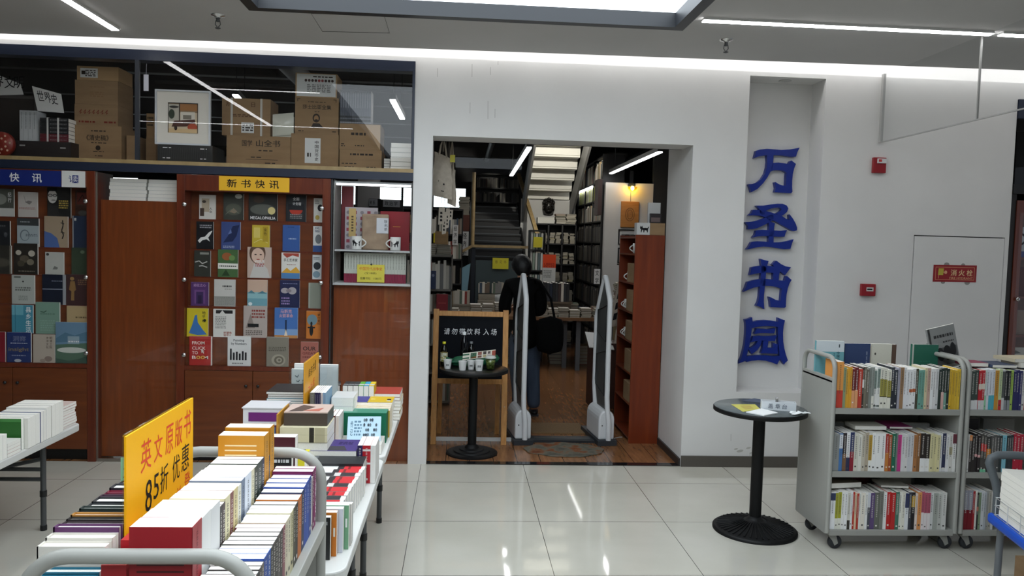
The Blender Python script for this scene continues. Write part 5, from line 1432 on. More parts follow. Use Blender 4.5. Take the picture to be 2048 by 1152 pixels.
# local x runs to the camera, local y to the right of the photo
SD, SW = 0.42, 0.42
BLP = M('#0F4FC0', 0.4, name='blue_plastic')
b = MB()
n = 8
prof = []
for (u, v, zz) in ((0, 0, 0), (SD, 0, 0), (SD, SW, 0), (0, SW, 0)):
    prof.append((u, v))
b.box(0, SD, 0, SW, ZC - 0.055, ZC, BLP)
b.obj('seat', t, bevel=0.018)
TUBE = M('#6E7276', 0.35, 0.3, name='grey_tube')
for (u, v) in ((0.05, 0.05), (SD - .05, 0.05), (0.05, SW - .05), (SD - .05, SW - .05)):
    MB().tube([(u, v, ZC - 0.056), (u + (0.01 if u > .2 else -.01), v, 0.0)], 0.0165, TUBE, 14).obj('leg', t)
loop = [(0.03, 0.035, ZC + .001), (0.028, 0.035, ZC + .10), (0.024, 0.025, ZC + .15), (0.02, 0.005, ZC + .21), (0.016, -0.008, ZC + .25), (0.014, -.002, ZC + .275), (0.012, 0.03, ZC + .293), (0.012, 0.1, ZC + .298), (0.012, SW - .1, ZC + .298), (0.012, SW - .03, ZC + .293), (0.014, SW + .002, ZC + .275), (0.016, SW + .008, ZC + .25), (0.02, SW - .005, ZC + .21), (0.024, SW - .025, ZC + .15), (0.028, SW - .035, ZC + .1), (0.03, SW - .035, ZC + .001)]
MB().tube(loop, 0.02, M('#565C60', 0.5, name='grey_rubber'), 12).obj('backrest', t)
R3 = Matrix.Translation((p0.x, p0.y, 0)) @ Matrix.Rotation(ang, 4, 'Z')
for k in range(8):
    o = book(0.35, 0.3, 0.0298, '#DEDCD4', 'white magazine in the stack on the blue chair, ' + ('lowest' if k == 0 else 'topmost' if k == 7 else nth(k) + ' from bottom'), (0, 0, 0), group='white magazines stacked on the blue chair', name='magazine', cat='magazine')
    o.matrix_world = R3 @ Matrix.Translation((0.075 + 0.004 * (k % 3), 0.375, ZC + .002 + k * .0303 + .0299)) @ Matrix.Rotation(-pi / 2, 4, 'Z') @ Matrix.Rotation(-pi / 2, 4, 'X')
WIRE = M('#D0D3D4', 0.3, 0.4, name='white_wire')
b = MB()
u0, u1, v0, v1 = 0.0, 0.40, 0.012, 0.40
for z in (ZC + .003, ZC + .05, ZC + .09):
    b.tube([(.06, v0, z), (u1, v0, z), (u1, v1, z), (.06, v1, z)], .0028, WIRE, 6, closed=True)
for u in (.07, .2, .33):
    for v in (v0, v1):
        b.tube([(u, v, ZC + .003), (u, v, ZC + .09)], .002, WIRE, 6)
for v in (.1, .2, .3):
    b.tube([(u1, v, ZC + .003), (u1, v, ZC + .09)], .002, WIRE, 6)
b.xform(R3)
tag(b.obj('wire_tray'), 'white wire tray on the blue chair around the stacked books', 'tray')
# carton on the floor
c0 = at(2012, 1112, 'z', .14)
b = MB().box(0, .34, -.30, 0, 0, .14, CARD)
o = b.obj('carton', None, (c0.x + .06, c0.y + .01, 0.0), (0, 0, -.08))
tag(o, 'brown carton on the tiles under the blue chair', 'carton')
MB().box(0.0, .34, -.17, -.13, .1402, .1408, M('#B79A6A', 0.25)).obj('tape', o)

# ================================================================ FOREGROUND CART, LEFT
def book_cart2(cx, cy, rz, L, Wd, top, shelves, label):
    t = empty('book_cart', (cx, cy, 0), rz, label, 'book cart', 'grey metal book carts')
    for s in (-1, 1):
        e = s * L
        i = e - s * 0.022
        MB().box(min(e, i), max(e, i), -Wd + 0.014, Wd - 0.014, 0.105, top - .19, CARTG).obj('end_panel', t)
        r = 0.085
        rr = 0.0145
        A = [k * pi / 16 for k in range(9)]
        path = [(e - s * .012, -Wd + .013, 0.11)] + [(e - s * .012, -Wd + .013 + r - r * cos(a), top - rr - r + r * sin(a)) for a in A] + [(e - s * .012, Wd - .013 - r + r * sin(a), top - rr - r + r * cos(a)) for a in A] + [(e - s * .012, Wd - .013, 0.11)]
        MB().tube(path, rr, CARTG, 14).obj('loop_handle', t)
    for z in shelves:
        MB().box(-L + .0225, L - .0225, -Wd, Wd, z - 0.04, z - 0.0005, CARTG).obj('shelf', t, bevel=0.003)
    for sx in (-1, 1):
        for sy in (-1, 1):
            cx2, cy2 = sx * (L - .06), sy * (Wd - .06)
            c = MB().box(cx2 - .028, cx2 + .028, cy2 - .02, cy2 + .02, 0.05, 0.0945, CARTG).obj('caster', t)
            MB().lathe([(0, -.0125), (.036, -.0125), (.041, -.007), (.041, .007), (.036, .0125), (0, .0125)], M('#2A2D32', 0.5), n=20).xform(Matrix.Translation((cx2 + .024, cy2, .0412)) @ Matrix.Rotation(pi / 2, 4, 'X')).obj('wheel', c)
    return t


book_cart2(-0.318, -4.228, pi / 2, 0.375, 0.222, 1.155, (0.13, 0.52, 0.949), 'grey metal book cart in front, loaded with English paperbacks and hardcovers')
ZF = 0.9492
GF = 'books on the foreground cart'
SPINE_R = (0, 0, pi)       # spine to the right, back board to the camera


def back_row(x1, y0, spec, where, w_, gap=.0006, hard=False, right=True, rnd_w=0.0):
    """books standing one behind the other, seen from their back boards; spine on the right (or left)"""
    y = y0
    rr = random.Random(int(-x1 * 1000) + len(spec))
    for i, s in enumerate(spec):
        t, cov, top = s[0] / 1000, '#' + s[1].lstrip('#'), s[2]
        kw = s[3] if len(s) > 3 else {}
        ww = w_ + rr.uniform(-rnd_w, rnd_w)
        lab = kw.pop('label', None) or f'{cname(cov)} {"hardcover" if hard else "paperback"}, {nth(i)} from the near end, {where}'
        lum = sum(int(cov[q:q + 2], 16) for q in (1, 3, 5))
        h = top - ZF
        kw.setdefault('name', 'hardcover' if hard else 'paperback')
        mk = kw.pop('marks', '#E6E2DA' if lum < 360 else '#4A4846')
        if right:
            book(ww, h, t - gap, cov, lab, (x1, y + t - gap, ZF), SPINE_R, hard=hard, marks=mk, group=GF, **kw)
        else:
            book(ww, h, t - gap, cov, lab, (x1 - w_, y, ZF), (0, 0, 0), hard=hard, group=GF, **kw)
        y += t
    return y


# left row: hardcovers
Lrow = [(30, '0E6A84', 1.085), (26, '0E6A84', 1.09), (32, 'D9D4CA', 1.13), (30, 'D9D4CA', 1.135), (22, '5A2A5C', 1.145), (13, '3A1E3A', 1.14), (18, '2A1A20', 1.14), (18, '1E1A18', 1.142), (20, 'B07A32', 1.145), (18, '16201E', 1.142), (19, '22302C', 1.146), (38, '1A2024', 1.14), (34, '1C1C22', 1.142), (18, '3A1E34', 1.142), (18, '6A1030', 1.14), (18, '7A1232', 1.14), (34, '22202A', 1.145), (18, '22264A', 1.14), (22, '16161A', 1.14)]
back_row(-0.411, -4.575, Lrow, 'left row of foreground cart', 0.128, hard=True, right=False)
# red patterned boxes standing between the rows
def pattern_box(y0, y1, z1, label):
    m = M('#B0202A', 0.4)
    b = MB().box(-0.396, -0.350, y0, y1, ZF, z1, m)
    rr = random.Random(int(z1 * 1000) + int(y0 * 100))
    for i in range(16):
        x, y = rr.uniform(-.391, -.356), rr.uniform(y0 + .005, y1 - .005)
        r = rr.uniform(.0012, .003)
        b.poly([(x + r * cos(k), y + r * 1.5 * sin(k), z1 + .0003) for k in [q * pi / 4 for q in range(8)]], M('#E8C8C4', 0.5))
    b.poly([(-.373 + .014 * cos(k), (y0 + y1) / 2 + .022 * sin(k), z1 + .0004) for k in [q * pi / 8 for q in range(16)]], M('#E4E0DC', 0.5))
    tag(b.obj('patterned_box'), label, 'box')
pattern_box(-4.57, -4.49, 1.115, 'near red box with white pattern between rows of the foreground cart')
pattern_box(-4.485, -4.375, 1.13, 'far red box with white pattern beside the yellow sign on foreground cart')
# middle row: paperbacks with white tops
Mrow = [(38, '9C1420', 1.198, dict(label='thick red paperback facing forward at the near end of middle row', marks='#6A0A14')), (40, 'DEDEDC', 1.196, dict(marks=None)), (42, 'D8D8D8', 1.194, dict(marks=None)), (12, '1E1416', 1.178), (14, '3A2226', 1.178), (26, 'D8CFA8', 1.184), (18, '7A3A34', 1.182), (24, 'D0C08A', 1.182), (20, 'E0DCCC', 1.18), (22, '6A7890', 1.184), (40, 'D4DAE6', 1.184), (20, 'D8D0B0', 1.182), (22, '26301E', 1.18), (30, '2E3A34', 1.182), (18, '2A2C48', 1.182), (34, 'C88A1E', 1.236), (8, '2A2C48', 1.17), (32, 'C88A1E', 1.243)]
tot = sum(q[0] for q in Mrow)
Mrow = [(q[0] * 650 / tot, q[1], q[2] - .008) + q[3:] for q in Mrow]
ye = back_row(-0.227, -4.575, Mrow, 'middle row of foreground cart', 0.1165, rnd_w=0.001)
for o in [q for q in COL.objects if q.get('group') == GF and q['label'].startswith(('thick red', 'orange paperback', 'brown paperback', 'yellow paperback'))]:
    # print on the board towards the camera (the book's back, y = thickness)
    me = o.data
    ys = max(v.co.y for v in me.vertices)
    hh_ = max(v.co.z for v in me.vertices)
    b = MB()
    red = 'thick red' in o['label']
    if not red and hh_ < .26:
        continue
    for i in range(4 if red else 5):
        z = hh_ * (.90 - i * .045) if red is False else hh_ * (.80 - i * .055)
        u0, u1 = (.015, .102) if red else (.02, .10)
        b.quad((u1, ys + .0004, z), (u0, ys + .0004, z), (u0, ys + .0004, z + .0035), (u1, ys + .0004, z + .0035), M('#4A0A10' if red else '#F0DDB0', 0.5))
    b.obj('blurb', o)
# right row
Rrow = [(12, '6A2A3A', 1.075), (12, '3A3A3C', 1.078), (12, '5A4A44', 1.08), (12, '2E3030', 1.08), (14, '4A4644', 1.082), (16, '6A625A', 1.083), (22, '234A9C', 1.088), (22, '2E58A8', 1.088), (16, '2A2C30', 1.086), (18, '4A4440', 1.088), (17, '35322E', 1.088), (18, '544E4A', 1.089), (18, '403A38', 1.09), (20, '8A5058', 1.09), (22, 'D8CDB4', 1.092), (22, 'DCD4B8', 1.092), (24, 'C6BE96', 1.094), (22, '4A4632', 1.094), (20, '2E2A28', 1.095), (34, 'C06A22', 1.098), (24, '1E2C52', 1.102), (26, '2448A0', 1.106), (26, '284EA6', 1.108), (24, '2C3E8A', 1.109), (14, 'D8D4CC', 1.10), (20, '6E1650', 1.112), (18, '8A1E64', 1.113)]
tot = sum(s[0] for s in Rrow)
Rrow = [(s[0] * 672 / tot, s[1], s[2]) for s in Rrow]
back_row(-0.118, -4.575, Rrow, 'right row of foreground cart', 0.103, rnd_w=0.004)
# yellow shop sign in a clear sleeve standing between the rows
def side_sign(x, y0, y1, z0, z1, label, writing, m=None, cat='sign'):
    o = MB().box(x - .002, x + .002, y0, y1, z0, z1, m or M('#F5B40A', 0.55, 0, 0.25, name='yellow_sign_card')).obj('sale_sign')
    tag(o, label, cat)
    MB().box(x + .0004 - .005, x - .003, y0 - .004, y1 + .004, z0, z1 + .005, ACRYL).obj('clear_backing', o)
    b = MB()
    for (s, u0, v0, u1, v1, im) in writing:
        b.text(s, (x + .0026, y0 + (y1 - y0) * u0, z0 + (z1 - z0) * v0), (0, (y1 - y0) * (u1 - u0), 0), (0, 0, (z1 - z0) * (v1 - v0)), im, shear=.04)
    b.obj('lettering', o)
    return o
RI = M('#D8380E', 0.6, name='red_marker')
side_sign(-0.4035, -4.445, -4.045, 1.02, 1.328, 'large yellow sale sign with red and black handwriting on the foreground cart', [('英', .18, .68, .32, .90, RI), ('文', .36, .69, .48, .88, RI), ('原', .53, .68, .65, .90, RI), ('版', .68, .69, .80, .90, RI), ('书', .83, .70, .95, .93, RI), ('8', .24, .37, .33, .60, INK), ('5', .355, .42, .43, .60, INK), ('折', .45, .42, .57, .62, INK), ('优', .64, .43, .76, .63, INK), ('惠', .79, .45, .92, .66, INK), ('兰', .70, .25, .79, .36, RI), ('登', .84, .28, .94, .42, RI), ('企', .18, .12, .31, .28, INK), ('鹅', .34, .12, .48, .32, INK)])
# green note at the far left
o = MB().box(-0.675, -0.555, -3.818, -3.816, 0.952, 1.108, M('#8FC49A', 0.6, name='green_card')).obj('note_card')
tag(o, 'small green handwritten card half hidden behind the yellow sale sign', 'card')
b = MB().text('万圣', (-.668, -3.8186, 1.05), (.05, 0, 0), (0, 0, .028), INK).text('5折', (-.645, -3.8186, .995), (.05, 0, 0), (0, 0, .032), INK)
b.obj('lettering', o)
MB().tube([(-.56, -3.815, .952), (-.545, -3.82, .952)], .003, CHROME, 6).obj('clip', o)

# ================================================================ FOLDING TABLES
def folding_table(x0, x1, y0, y1, z, label, r=.06):
    t = empty('folding_table', ((x0 + x1) / 2, (y0 + y1) / 2, 0), 0, label, 'table', 'white folding tables')
    hx, hy = (x1 - x0) / 2, (y1 - y0) / 2
    pts = []
    for (cx, cy, a0) in ((hx - r, hy - r, 0), (-hx + r, hy - r, pi / 2), (-hx + r, -hy + r, pi), (hx - r, -hy + r, 3 * pi / 2)):
        for k in range(7):
            a = a0 + k * pi / 12
            pts.append((cx + r * cos(a), cy + r * sin(a), z - .042))
    MB().prism(pts, M('#CFCFCB', 0.45, name='white_plastic_tabletop'), (0, 0, .0415)).obj('tabletop', t, bevel=.006)
    for sy in (-1, 1):
        y = sy * (hy - .22)
        for sx in (-1, 1):
            x = sx * (hx - .12)
            l = MB().tube([(x, y, z - .043), (x, y, .0)], .0155, GREYLEG, 14).obj('leg', t)
            MB().tube([(x, y, .20), (x, y, .235)], .019, BLK, 14).obj('collar', l)
            MB().tube([(x, y, .0), (x, y, .03)], .018, BLK, 14).obj('rubber_foot', l)
        MB().tube([(-hx + .12, y, .30), (hx - .12, y, .30)], .012, GREYLEG, 10).tube([(0, y - sy * .32, z - .05), (0, y - sy * .02, .31)], .009, GREYLEG, 8).obj('brace', t)
    return t


ZT = 0.69
folding_table(-0.80, -0.075, -2.30, -1.06, ZT, 'white folding book table, far one of the pair beside the doorway')
folding_table(-0.80, -0.075, -3.62, -2.305, ZT, 'white folding book table, near one of the pair behind the foreground cart')
ZL2 = 0.585
lt = folding_table(-2.75, -1.995, -3.05, -1.20, ZL2, 'white folding book table at the left edge of the hall')
MB().tube([(.37 - .12, .70, .42), (-.1, .70, .34)], .012, GREYLEG, 8).tube([(.25, .70, .36), (-.36, .70, .36)], .012, GREYLEG, 8).obj('brace', lt)

GT = 'books on the folding tables by the doorway'
def stk(x0, x1, y0, y1, z0, z1, cols, what):
    """a pile of books lying flat"""
    n = len(cols)
    h = (z1 - z0) / n
    rr = random.Random(int(x0 * 999) + n)
    for k, c in enumerate(cols):
        lv = 'only one' if n == 1 else 'lowest' if k == 0 else 'topmost' if k == n - 1 else nth(k) + ' from bottom'
        dx, dy = rr.uniform(-.004, .004), rr.uniform(-.004, .004)
        book(x1 - x0, y1 - y0, h - .0008, '#' + c, (f'{cname(c)} thick book under' + what.split('under')[-1] if n == 1 and 'under' in what else f'{cname(c)} book, {lv} of {what}'), (x0 + dx, y0 + dy, z0 + k * h + h), LIE, group=GT, marks='#8A8680')
    return z1


def faceb(x0, x1, y, t, z0, z1, cov, label, els=(), rz=0.0, **kw):
    return book(x1 - x0, z1 - z0, t, cov, label, (x0, y, z0), (0, 0, rz), els=els, group=GT, **kw)


e = .0005
# right-hand file of the table, near end
faceb(-.285, -.137, -3.52, .022, ZT + e, .832, '#101112', 'black book with a small white mark, nearest on the folding table', [('r', .8, .82, .94, .9, '#8A8C8C')])
faceb(-.275, -.121, -3.49, .024, ZT + e, .838, '#C4701A', 'orange book behind the nearest black one on the folding table', [('r', .93, .45, .97, .65, '#E0D8C8')])
faceb(-.265, -.105, -3.46, .026, ZT + e, .840, '#C9CCD6', 'white book behind the orange one on the folding table')
faceb(-.25, -.090, -3.43, .026, ZT + e, .842, '#6FA07C', 'pale green book behind the white one on the folding table', [('r', .93, .5, .97, .7, '#E0E4E0')])
faceb(-.25, -.085, -3.40, .02, ZT + e, .836, '#D0C8C4', 'white book with red top behind the pale green one on the folding table')
faceb(-.26, -.085, -3.375, .018, ZT + e, .83, '#2A4668', 'dark blue book behind the nearest six on the folding table')
# magazines with their spines up
def spine_up(x0, x1, y, t, z0, z1, cov, label, bands, sc=None, name='book'):
    """lies on its fore edge: spine up, head to the right"""
    o = book(z1 - z0, x1 - x0, t, cov, label, (0, 0, 0), group=GT, spine=bands, spinecol=sc, name=name, cat=name)
    # local x (spine->fore) -> -z, local z (height) -> +x, local y -> +y
    o.matrix_world = Matrix.Translation((x0, y, z1)) @ Matrix(((0, 0, 1, 0), (0, 1, 0, 0), (-1, 0, 0, 0), (0, 0, 0, 1)))
    return o
rr = random.Random(3)
y = -3.345
for i in range(11):
    t = rr.uniform(.042, .054)
    a = rr.uniform(.25, .5)
    z1 = .802 + rr.uniform(-.003, .003)
    bands = [(a, a + .12, '#2A2226'), (a + .12, .93, '#C8242C'), (a + .2, a + .25, '#7A1A1E'), (.93, 1, '#E8E4E0')] if i % 3 != 2 else [(0.0, .3, '#E4E2E0'), (.3, .9, '#2C2A2E'), (.5, .62, '#C8C4C0')]
    spine_up(-.315, -.135 + .003 * i, y, t - .001, ZT + e, z1, '#D4D2D0', f'magazine with red, black and white spine up, {nth(i)} from near end of its row', bands, '#DAD8D6', 'magazine')
    y += t
ya = y
for i in range(7):
    spine_up(-.335, -.115, ya + i * .017, .0162, ZT + e, .812, '#1E2124', f'black book spine up, {nth(i)} of the black row behind the red magazines', [(.02, .1, '#5A5E62')], None, 'magazine')
yb = ya + 7 * .017
for i, (tt, c, lab) in enumerate(((.022, '2A2150', 'dark violet book standing spine out at right of the purple hardcover'), (.034, 'B41A28', 'red book with white title strip at the edge of the folding table'), (.022, 'E0DEDA', 'white book beside the red one at the very edge of folding table'))):
    x1_ = -.156 + (.022, .056, .078)[i]
    book(.16, .165, tt - .0006, '#' + c, lab, (x1_, yb + .012, ZT + e), SPINE_OUT, group=GT, marks='#E0D8D0', spine=[(.5, .9, '#E4E0DC'), (.55, .85, '#B41A28')] if i == 1 else [])
stk(-.365, -.162, yb + .012, yb + .21, ZT + e, .795, ('2A2A2E',), 'the pile under the purple book')
o = book(.205, .195, .035, '#3E2C70', 'purple hardcover with embossed mark on the pile behind black magazines', (-.366, yb + .012, .7955 + .035), LIE, group=GT, els=[('p', [(.15, .05), (.12, .38), (.7, .42), (.8, .05)], '#3A363E'), ('m', .55, .55, .85, .8, 3, '#2A1E4A')])
yg = -2.02
stk(-.33, -.10, yg - .22, yg - .03, ZT + e, .735, ('C8C4BC',), 'the pile before the green case')
o = book(.165, .135, .016, '#A9C6D6', 'pale blue illustrated book leaning on the green case', (-.275, yg - .155, .7365), (radians(-38), 0, radians(4)), group=GT, els=[('v', '传记', .08, .2, .16, .85, '#3A5A70'), ('m', .2, .2, .42, .85, 5, '#5A7A90')] + [('e', .5 + .06 * (i % 7), .25 + .2 * (i % 4), .03, .06, ('#3A4A54', '#5A6A74', '#2A3A48')[i % 3]) for i in range(17)])
for i, c in enumerate(('C8641E', '6A2A1E', 'D8D0C8')):
    book(.15, .14, .018, '#' + c, f'{cname(c)} book standing left of the pale blue illustrated book, {nth(i)} one', (-.345 + i * .02, yg - .21, .7365), SPINE_OUT, group=GT, marks='#E0D0B0')
b = MB().box(-.36, -.095, yg, yg + .11, ZT + e, .846, M('#0E6A4A', 0.35)).box(-.36, -.095, yg + .002, yg + .108, .846, .8464, M('#3A8A72', 0.3))
tag(b.obj('slipcase'), 'large green slipcase standing on the folding table by the doorway', 'slipcase')
MB().box(-.35, -.105, yg + .004, yg + .106, .69 + .004, .843, PAGE).obj('page_block', COL.objects['slipcase'])
for i in range(6):
    faceb(-.30, -.088, yg + .115 + i * .022, .021, ZT + e, .836 + .002 * i, '#C2A032', f'ochre yellow book, {nth(i)} behind the green slipcase')
o = book(.135, .16, .05, '#3E3A86', 'violet blue flat box book behind the green slipcase, left one', (-.36, yg + .255, .80 + .05), LIE, group=GT)
o = book(.135, .16, .05, '#D0AE1E', 'bright yellow flat box book with label behind the green slipcase', (-.222, yg + .255, .80 + .05), LIE, group=GT, els=[('r', .74, .35, .9, .6, '#2A2A20'), ('r', .74, .2, .9, .3, '#E8E4D0'), ('r', .08, .4, .25, .6, '#E0C860')])
stk(-.355, -.09, yg + .256, yg + .41, ZT + e, .7992, ('B8B4AC',), 'the pile under the flat violet and yellow boxes')
# far right corner
stk(-.235, -.065, -1.50, -1.28, ZT + e, .845, ('6A5A3A', 'C8B488', '4A4A3E', 'B8A880', '5A6A5A', 'C0B088', '7A3A2A', 'A83A2A'), 'the magazine pile at the far right table corner')
stk(-.40, -.245, -1.55, -1.36, ZT + e, .80, ('3A6A5A',), 'the pile under the row of pocket books')
for i, c in enumerate(('2A2C2E', '303234', '34383A', '5AA83A', '2A9AC0', 'E0C020')):
    x0 = -.392 + i * .030
    o = book(.095, .135, .0285, '#' + c, f'{("near black", "dark grey", "charcoal", "green topped", "blue topped", "yellow topped")[i]} pocket book in the row at the far end of the table', (0, 0, 0), group=GT, spine=[(.15, .4, '#C8CCC8')] if i > 2 else [(.2, .35, '#9A9C9C')])
    # spine up, head away from the camera
    o.matrix_world = Matrix.Translation((x0 + .0285, -1.53, .8008 + .095)) @ Matrix(((0, -1, 0, 0), (0, 0, 1, 0), (-1, 0, 0, 0), (0, 0, 0, 1)))
# left-hand file
b = MB().box(-.735, -.55, -2.38, -2.23, ZT + e, .862, M('#5A1C38', 0.4))
for i, c in enumerate(('7A2A44', '8A3A5A', '2A5A5A', '6A2A3A', '3A8AA0', '9A4A3A', '2A6A9A', '4A1A2A')):
    b.box(-.728 + i * .022, -.709 + i * .022, -2.3815, -2.38, ZT + .02, .852, M('#' + c, 0.4))
tag(b.obj('boxed_set'), 'dark wine boxed set with coloured spines at left of the folding table', 'boxed set')
b = MB().box(-.725, -.545, -2.38, -2.22, .8626, .940, M('#E2E0E2', 0.35)).box(-.70, -.565, -2.382, -2.38, .880, .922, M('#6A1A6E', 0.4)).box(-.73, -.54, -2.385, -2.22, .9405, .945, M('#D8D6D8', 0.3))
tag(b.obj('gift_box'), 'white gift box with magenta window on the wine coloured boxed set', 'box')
b = MB().box(-.54, -.36, -2.36, -2.2, ZT + e, .87, M('#7A1020', 0.35)).box(-.54, -.36, -2.36, -2.2, .8705, .90, M('#B04858', 0.3))
tag(b.obj('gift_box'), 'dark red lidded box behind the brown illustrated box', 'box')
stk(-.485, -.285, -2.70, -2.50, ZT + e, .865, ('3A2E2A',), 'the pile under the cream books and brown box')
for k in range(2):
    o = book(.2, .2, .032, '#D8D0B0', ('lower' if k == 0 else 'upper') + ' cream book with small black bird print under the brown box', (0, 0, 0), group=GT, spine=[(.62, .72, '#2A2622'), (.74, .95, '#B8B090')])
    o.matrix_world = Matrix.Translation((-.485, -2.70, .8658 + k * .0325)) @ Matrix(((0, 0, 1, 0), (1, 0, 0, 0), (0, 1, 0, 0), (0, 0, 0, 1)))
b = MB().box(-.475, -.29, -2.67, -2.50, .932, .985, M('#4A3F38', 0.4)).box(-.475, -.29, -2.67, -2.50, .9852, .990, M('#C8B0A4', 0.4))
b.poly([(-.46, -2.66, .9905), (-.40, -2.65, .9905), (-.36, -2.56, .9905), (-.42, -2.52, .9905)], M('#5A4A44', 0.4)).poly([(-.40, -2.64, .9906), (-.33, -2.65, .9906), (-.32, -2.58, .9906)], M('#B86A5A', 0.4))
tag(b.obj('illustrated_box'), 'brown box with an illustrated lid at middle of the folding table', 'box')
MB().box(-.495, -.4885, -2.72, -2.50, ZT + e, .99, M('#C08A2E', 0.4)).obj('slip_cover', COL.objects['illustrated_box'])
for i in range(4):
    spine_up(-.42, -.335, -2.93 + i * .03, .028, ZT + e, .865, '#D8CC1E', f'lemon yellow book spine up, {nth(i)} before the cream books', [(.2, .8, '#5A5610')])
# through the far loop: white topped pair
stk(-.40, -.265, -3.52, -3.35, ZT + e, .80, ('4A4A4C',), 'the pile behind the far handle of the foreground cart')
faceb(-.385, -.268, -3.50, .03, .8005, 1.035, '#1B1A1C', 'black book with white capitals seen through the far cart handle', [('m', .06, .86, .94, .94, 1, '#D8D8D8'), ('e', .4, .5, .3, .1, '#D8D4D0'), ('e', .5, .47, .2, .06, '#5A5654'), ('r', 0, 0, 1, .38, '#CFCBC6')])
faceb(-.385, -.264, -3.465, .045, .8005, 1.082, '#4A1220', 'maroon book with white page top behind the black one')
# far left pile and white stand
stk(-.72, -.50, -1.95, -1.70, ZT + e, .875, ('2A3A4A', 'C8C4BC'), 'the pile under the teal magazines')
stk(-.72, -.50, -1.945, -1.705, .8755, .935, ('2A7A94', '3A8AA4', '14161A', '1E1A18', '2A2422'), 'the teal and black magazine pile at far left')
t = empty('book_stand', (-.53, -1.62, ZT + e), 0, 'clear acrylic stand holding white books at the far end of the table', 'stand')
MB().box(-.14, .13, -.03, .07, 0, .17, M('#B8B8B4', 0.5)).obj('plinth', t)
MB().box(-.14, .13, -.034, -.031, .17, .33, ACRYL).box(-.14, -.137, -.03, .07, .17, .35, ACRYL).box(.127, .13, -.03, .07, .17, .35, ACRYL).obj('acrylic_holder', t)
zb2 = ZT + e + .1705
faceb(-.66, -.53, -1.640, .02, zb2, 1.005, '#D6D8D6', 'white book with birds and red foot in the acrylic stand', [('r', 0, 0, .8, .12, '#A81A30'), ('r', 0, .12, 1, .18, '#D8A070'), ('l', [(.15, .75), (.25, .68), (.3, .78)], .015, '#4A5A60'), ('l', [(.2, .55), (.3, .5), (.34, .58)], .015, '#4A5A60'), ('m', .45, .3, .95, .6, 5, '#8A8C8A')])
faceb(-.65, -.515, -1.615, .02, zb2, 1.032, '#DCDCDA', 'taller white book behind the bird book in the acrylic stand', [('m', .4, .8, .85, .86, 1, '#5A5A5A')])
faceb(-.505, -.405, -1.630, .03, zb2, 1.03, '#CED4D6', 'pale blue white book at right in the acrylic stand')
stk(-.47, -.385, -2.13, -1.90, ZT + e, .80, ('4A4A4A',), 'the small pile under the magazine file')
xx = -.47
for i, (c, tt) in enumerate((('6A7268', 24), ('20264A', 10), ('20264A', 10), ('242A50', 10), ('D0CCC8', 11), ('7AA0BC', 14))):
    w_ = tt / 1000
    book(.2, .165, w_ - .0006, '#' + c, f'{cname(c)} magazine, {nth(i)} from left in the file beside small yellow sign', (xx + w_ - .0006, -2.11, .8005), SPINE_OUT, group=GT, marks='#8A8E9A', name='magazine', cat='magazine')
    xx += w_
side_sign(-.484, -2.19, -1.80, .80, 1.125, 'small yellow sale sign with red and black writing at far end of table', [('库', .25, .72, .38, .86, INK), ('存', .4, .73, .52, .88, INK), ('书', .55, .74, .66, .9, INK), ('1', .72, .76, .76, .92, INK), ('7', .25, .48, .36, .58, RI), ('折', .4, .5, .52, .62, RI), ('起', .56, .52, .68, .66, RI)], M('#E2A010', 0.45, name='amber_card'))
stk(-.382, -.37 + .1, -1.98, -1.80, ZT + e, .915, ('B8B8B4', 'D8D8D6', '9A9A98', 'E0E0DE', 'C8C8C6'), 'the white pile right of the magazine file')

# ---------------------------------------------------------------- left table
GL = 'books on the left folding table'
def lb(w_, h_, t_, c, label, loc, rot=(0, 0, 0), **kw):
    return book(w_, h_, t_, c, label, loc, rot, group=GL, **kw)
zt2 = ZL2 + e
for k in range(9):
    c = ('D8B0AC', 'D0A8A4', 'E0D8D0', 'C89A98', 'DCC8C0', 'D4B4B0', 'E4DCD4', 'B87A74', 'D8C0B8')[k]
    o = lb(.15, .17, .0145, '#' + c, f'{("lowest" if k == 0 else "topmost" if k == 8 else nth(k) + " from bottom")} pink edged magazine in the pile at the far corner of left table', (-2.165 + rnd.uniform(-.004, .004), -1.41 + rnd.uniform(-.006, .004), zt2 + k * .0152 + .0148), LIE)
yy = -1.432
for i, (tt, c, hh_) in enumerate(((44, 'D4D4D0', .182), (52, 'E0E0DC', .182), (40, 'C8C4BC', .180), (54, 'DCDCD8', .178), (32, '34406A', .168), (30, '3A466E', .168), (46, 'D0D4DA', .165), (46, 'D8D4C8', .163), (36, 'E0DED6', .162))):
    tt /= 1000
    lb(.21, hh_, tt - .0006, '#' + c, f'{cname(c)} book, {nth(i)} from the far end of the standing row on left table', (-2.205 + .002 * (i % 3), yy - tt, zt2), spine=[])
    yy -= tt
o = lb(.215, .166, .026, '#2A6A28', 'green book facing forward on the left table', (-2.225, yy - .028, zt2), els=[('p', [(0, 0), (1, 0), (1, .35), (0, .1)], '#1E4A4E'), ('r', .0, .9, 1, 1, '#4A8A48')])
yy -= .03
for k in range(4):
    c = ('C8A8A4', 'D0B0AC', 'D8CCC4', 'E4E2DC')[k]
    lb(.16, .12, .017, '#' + c, f'{("lowest", "second", "third", "topmost")[k]} lying book before the green one on left table', (-2.16, yy - .14, zt2 + k * .0176 + .0172), LIE)
yy -= .145
for i in range(6):
    lb(.2, .125, .035, '#DADAD6', f'white book, {nth(i)} of the near standing row on left table', (-2.20, yy - .036, zt2))
    yy -= .036
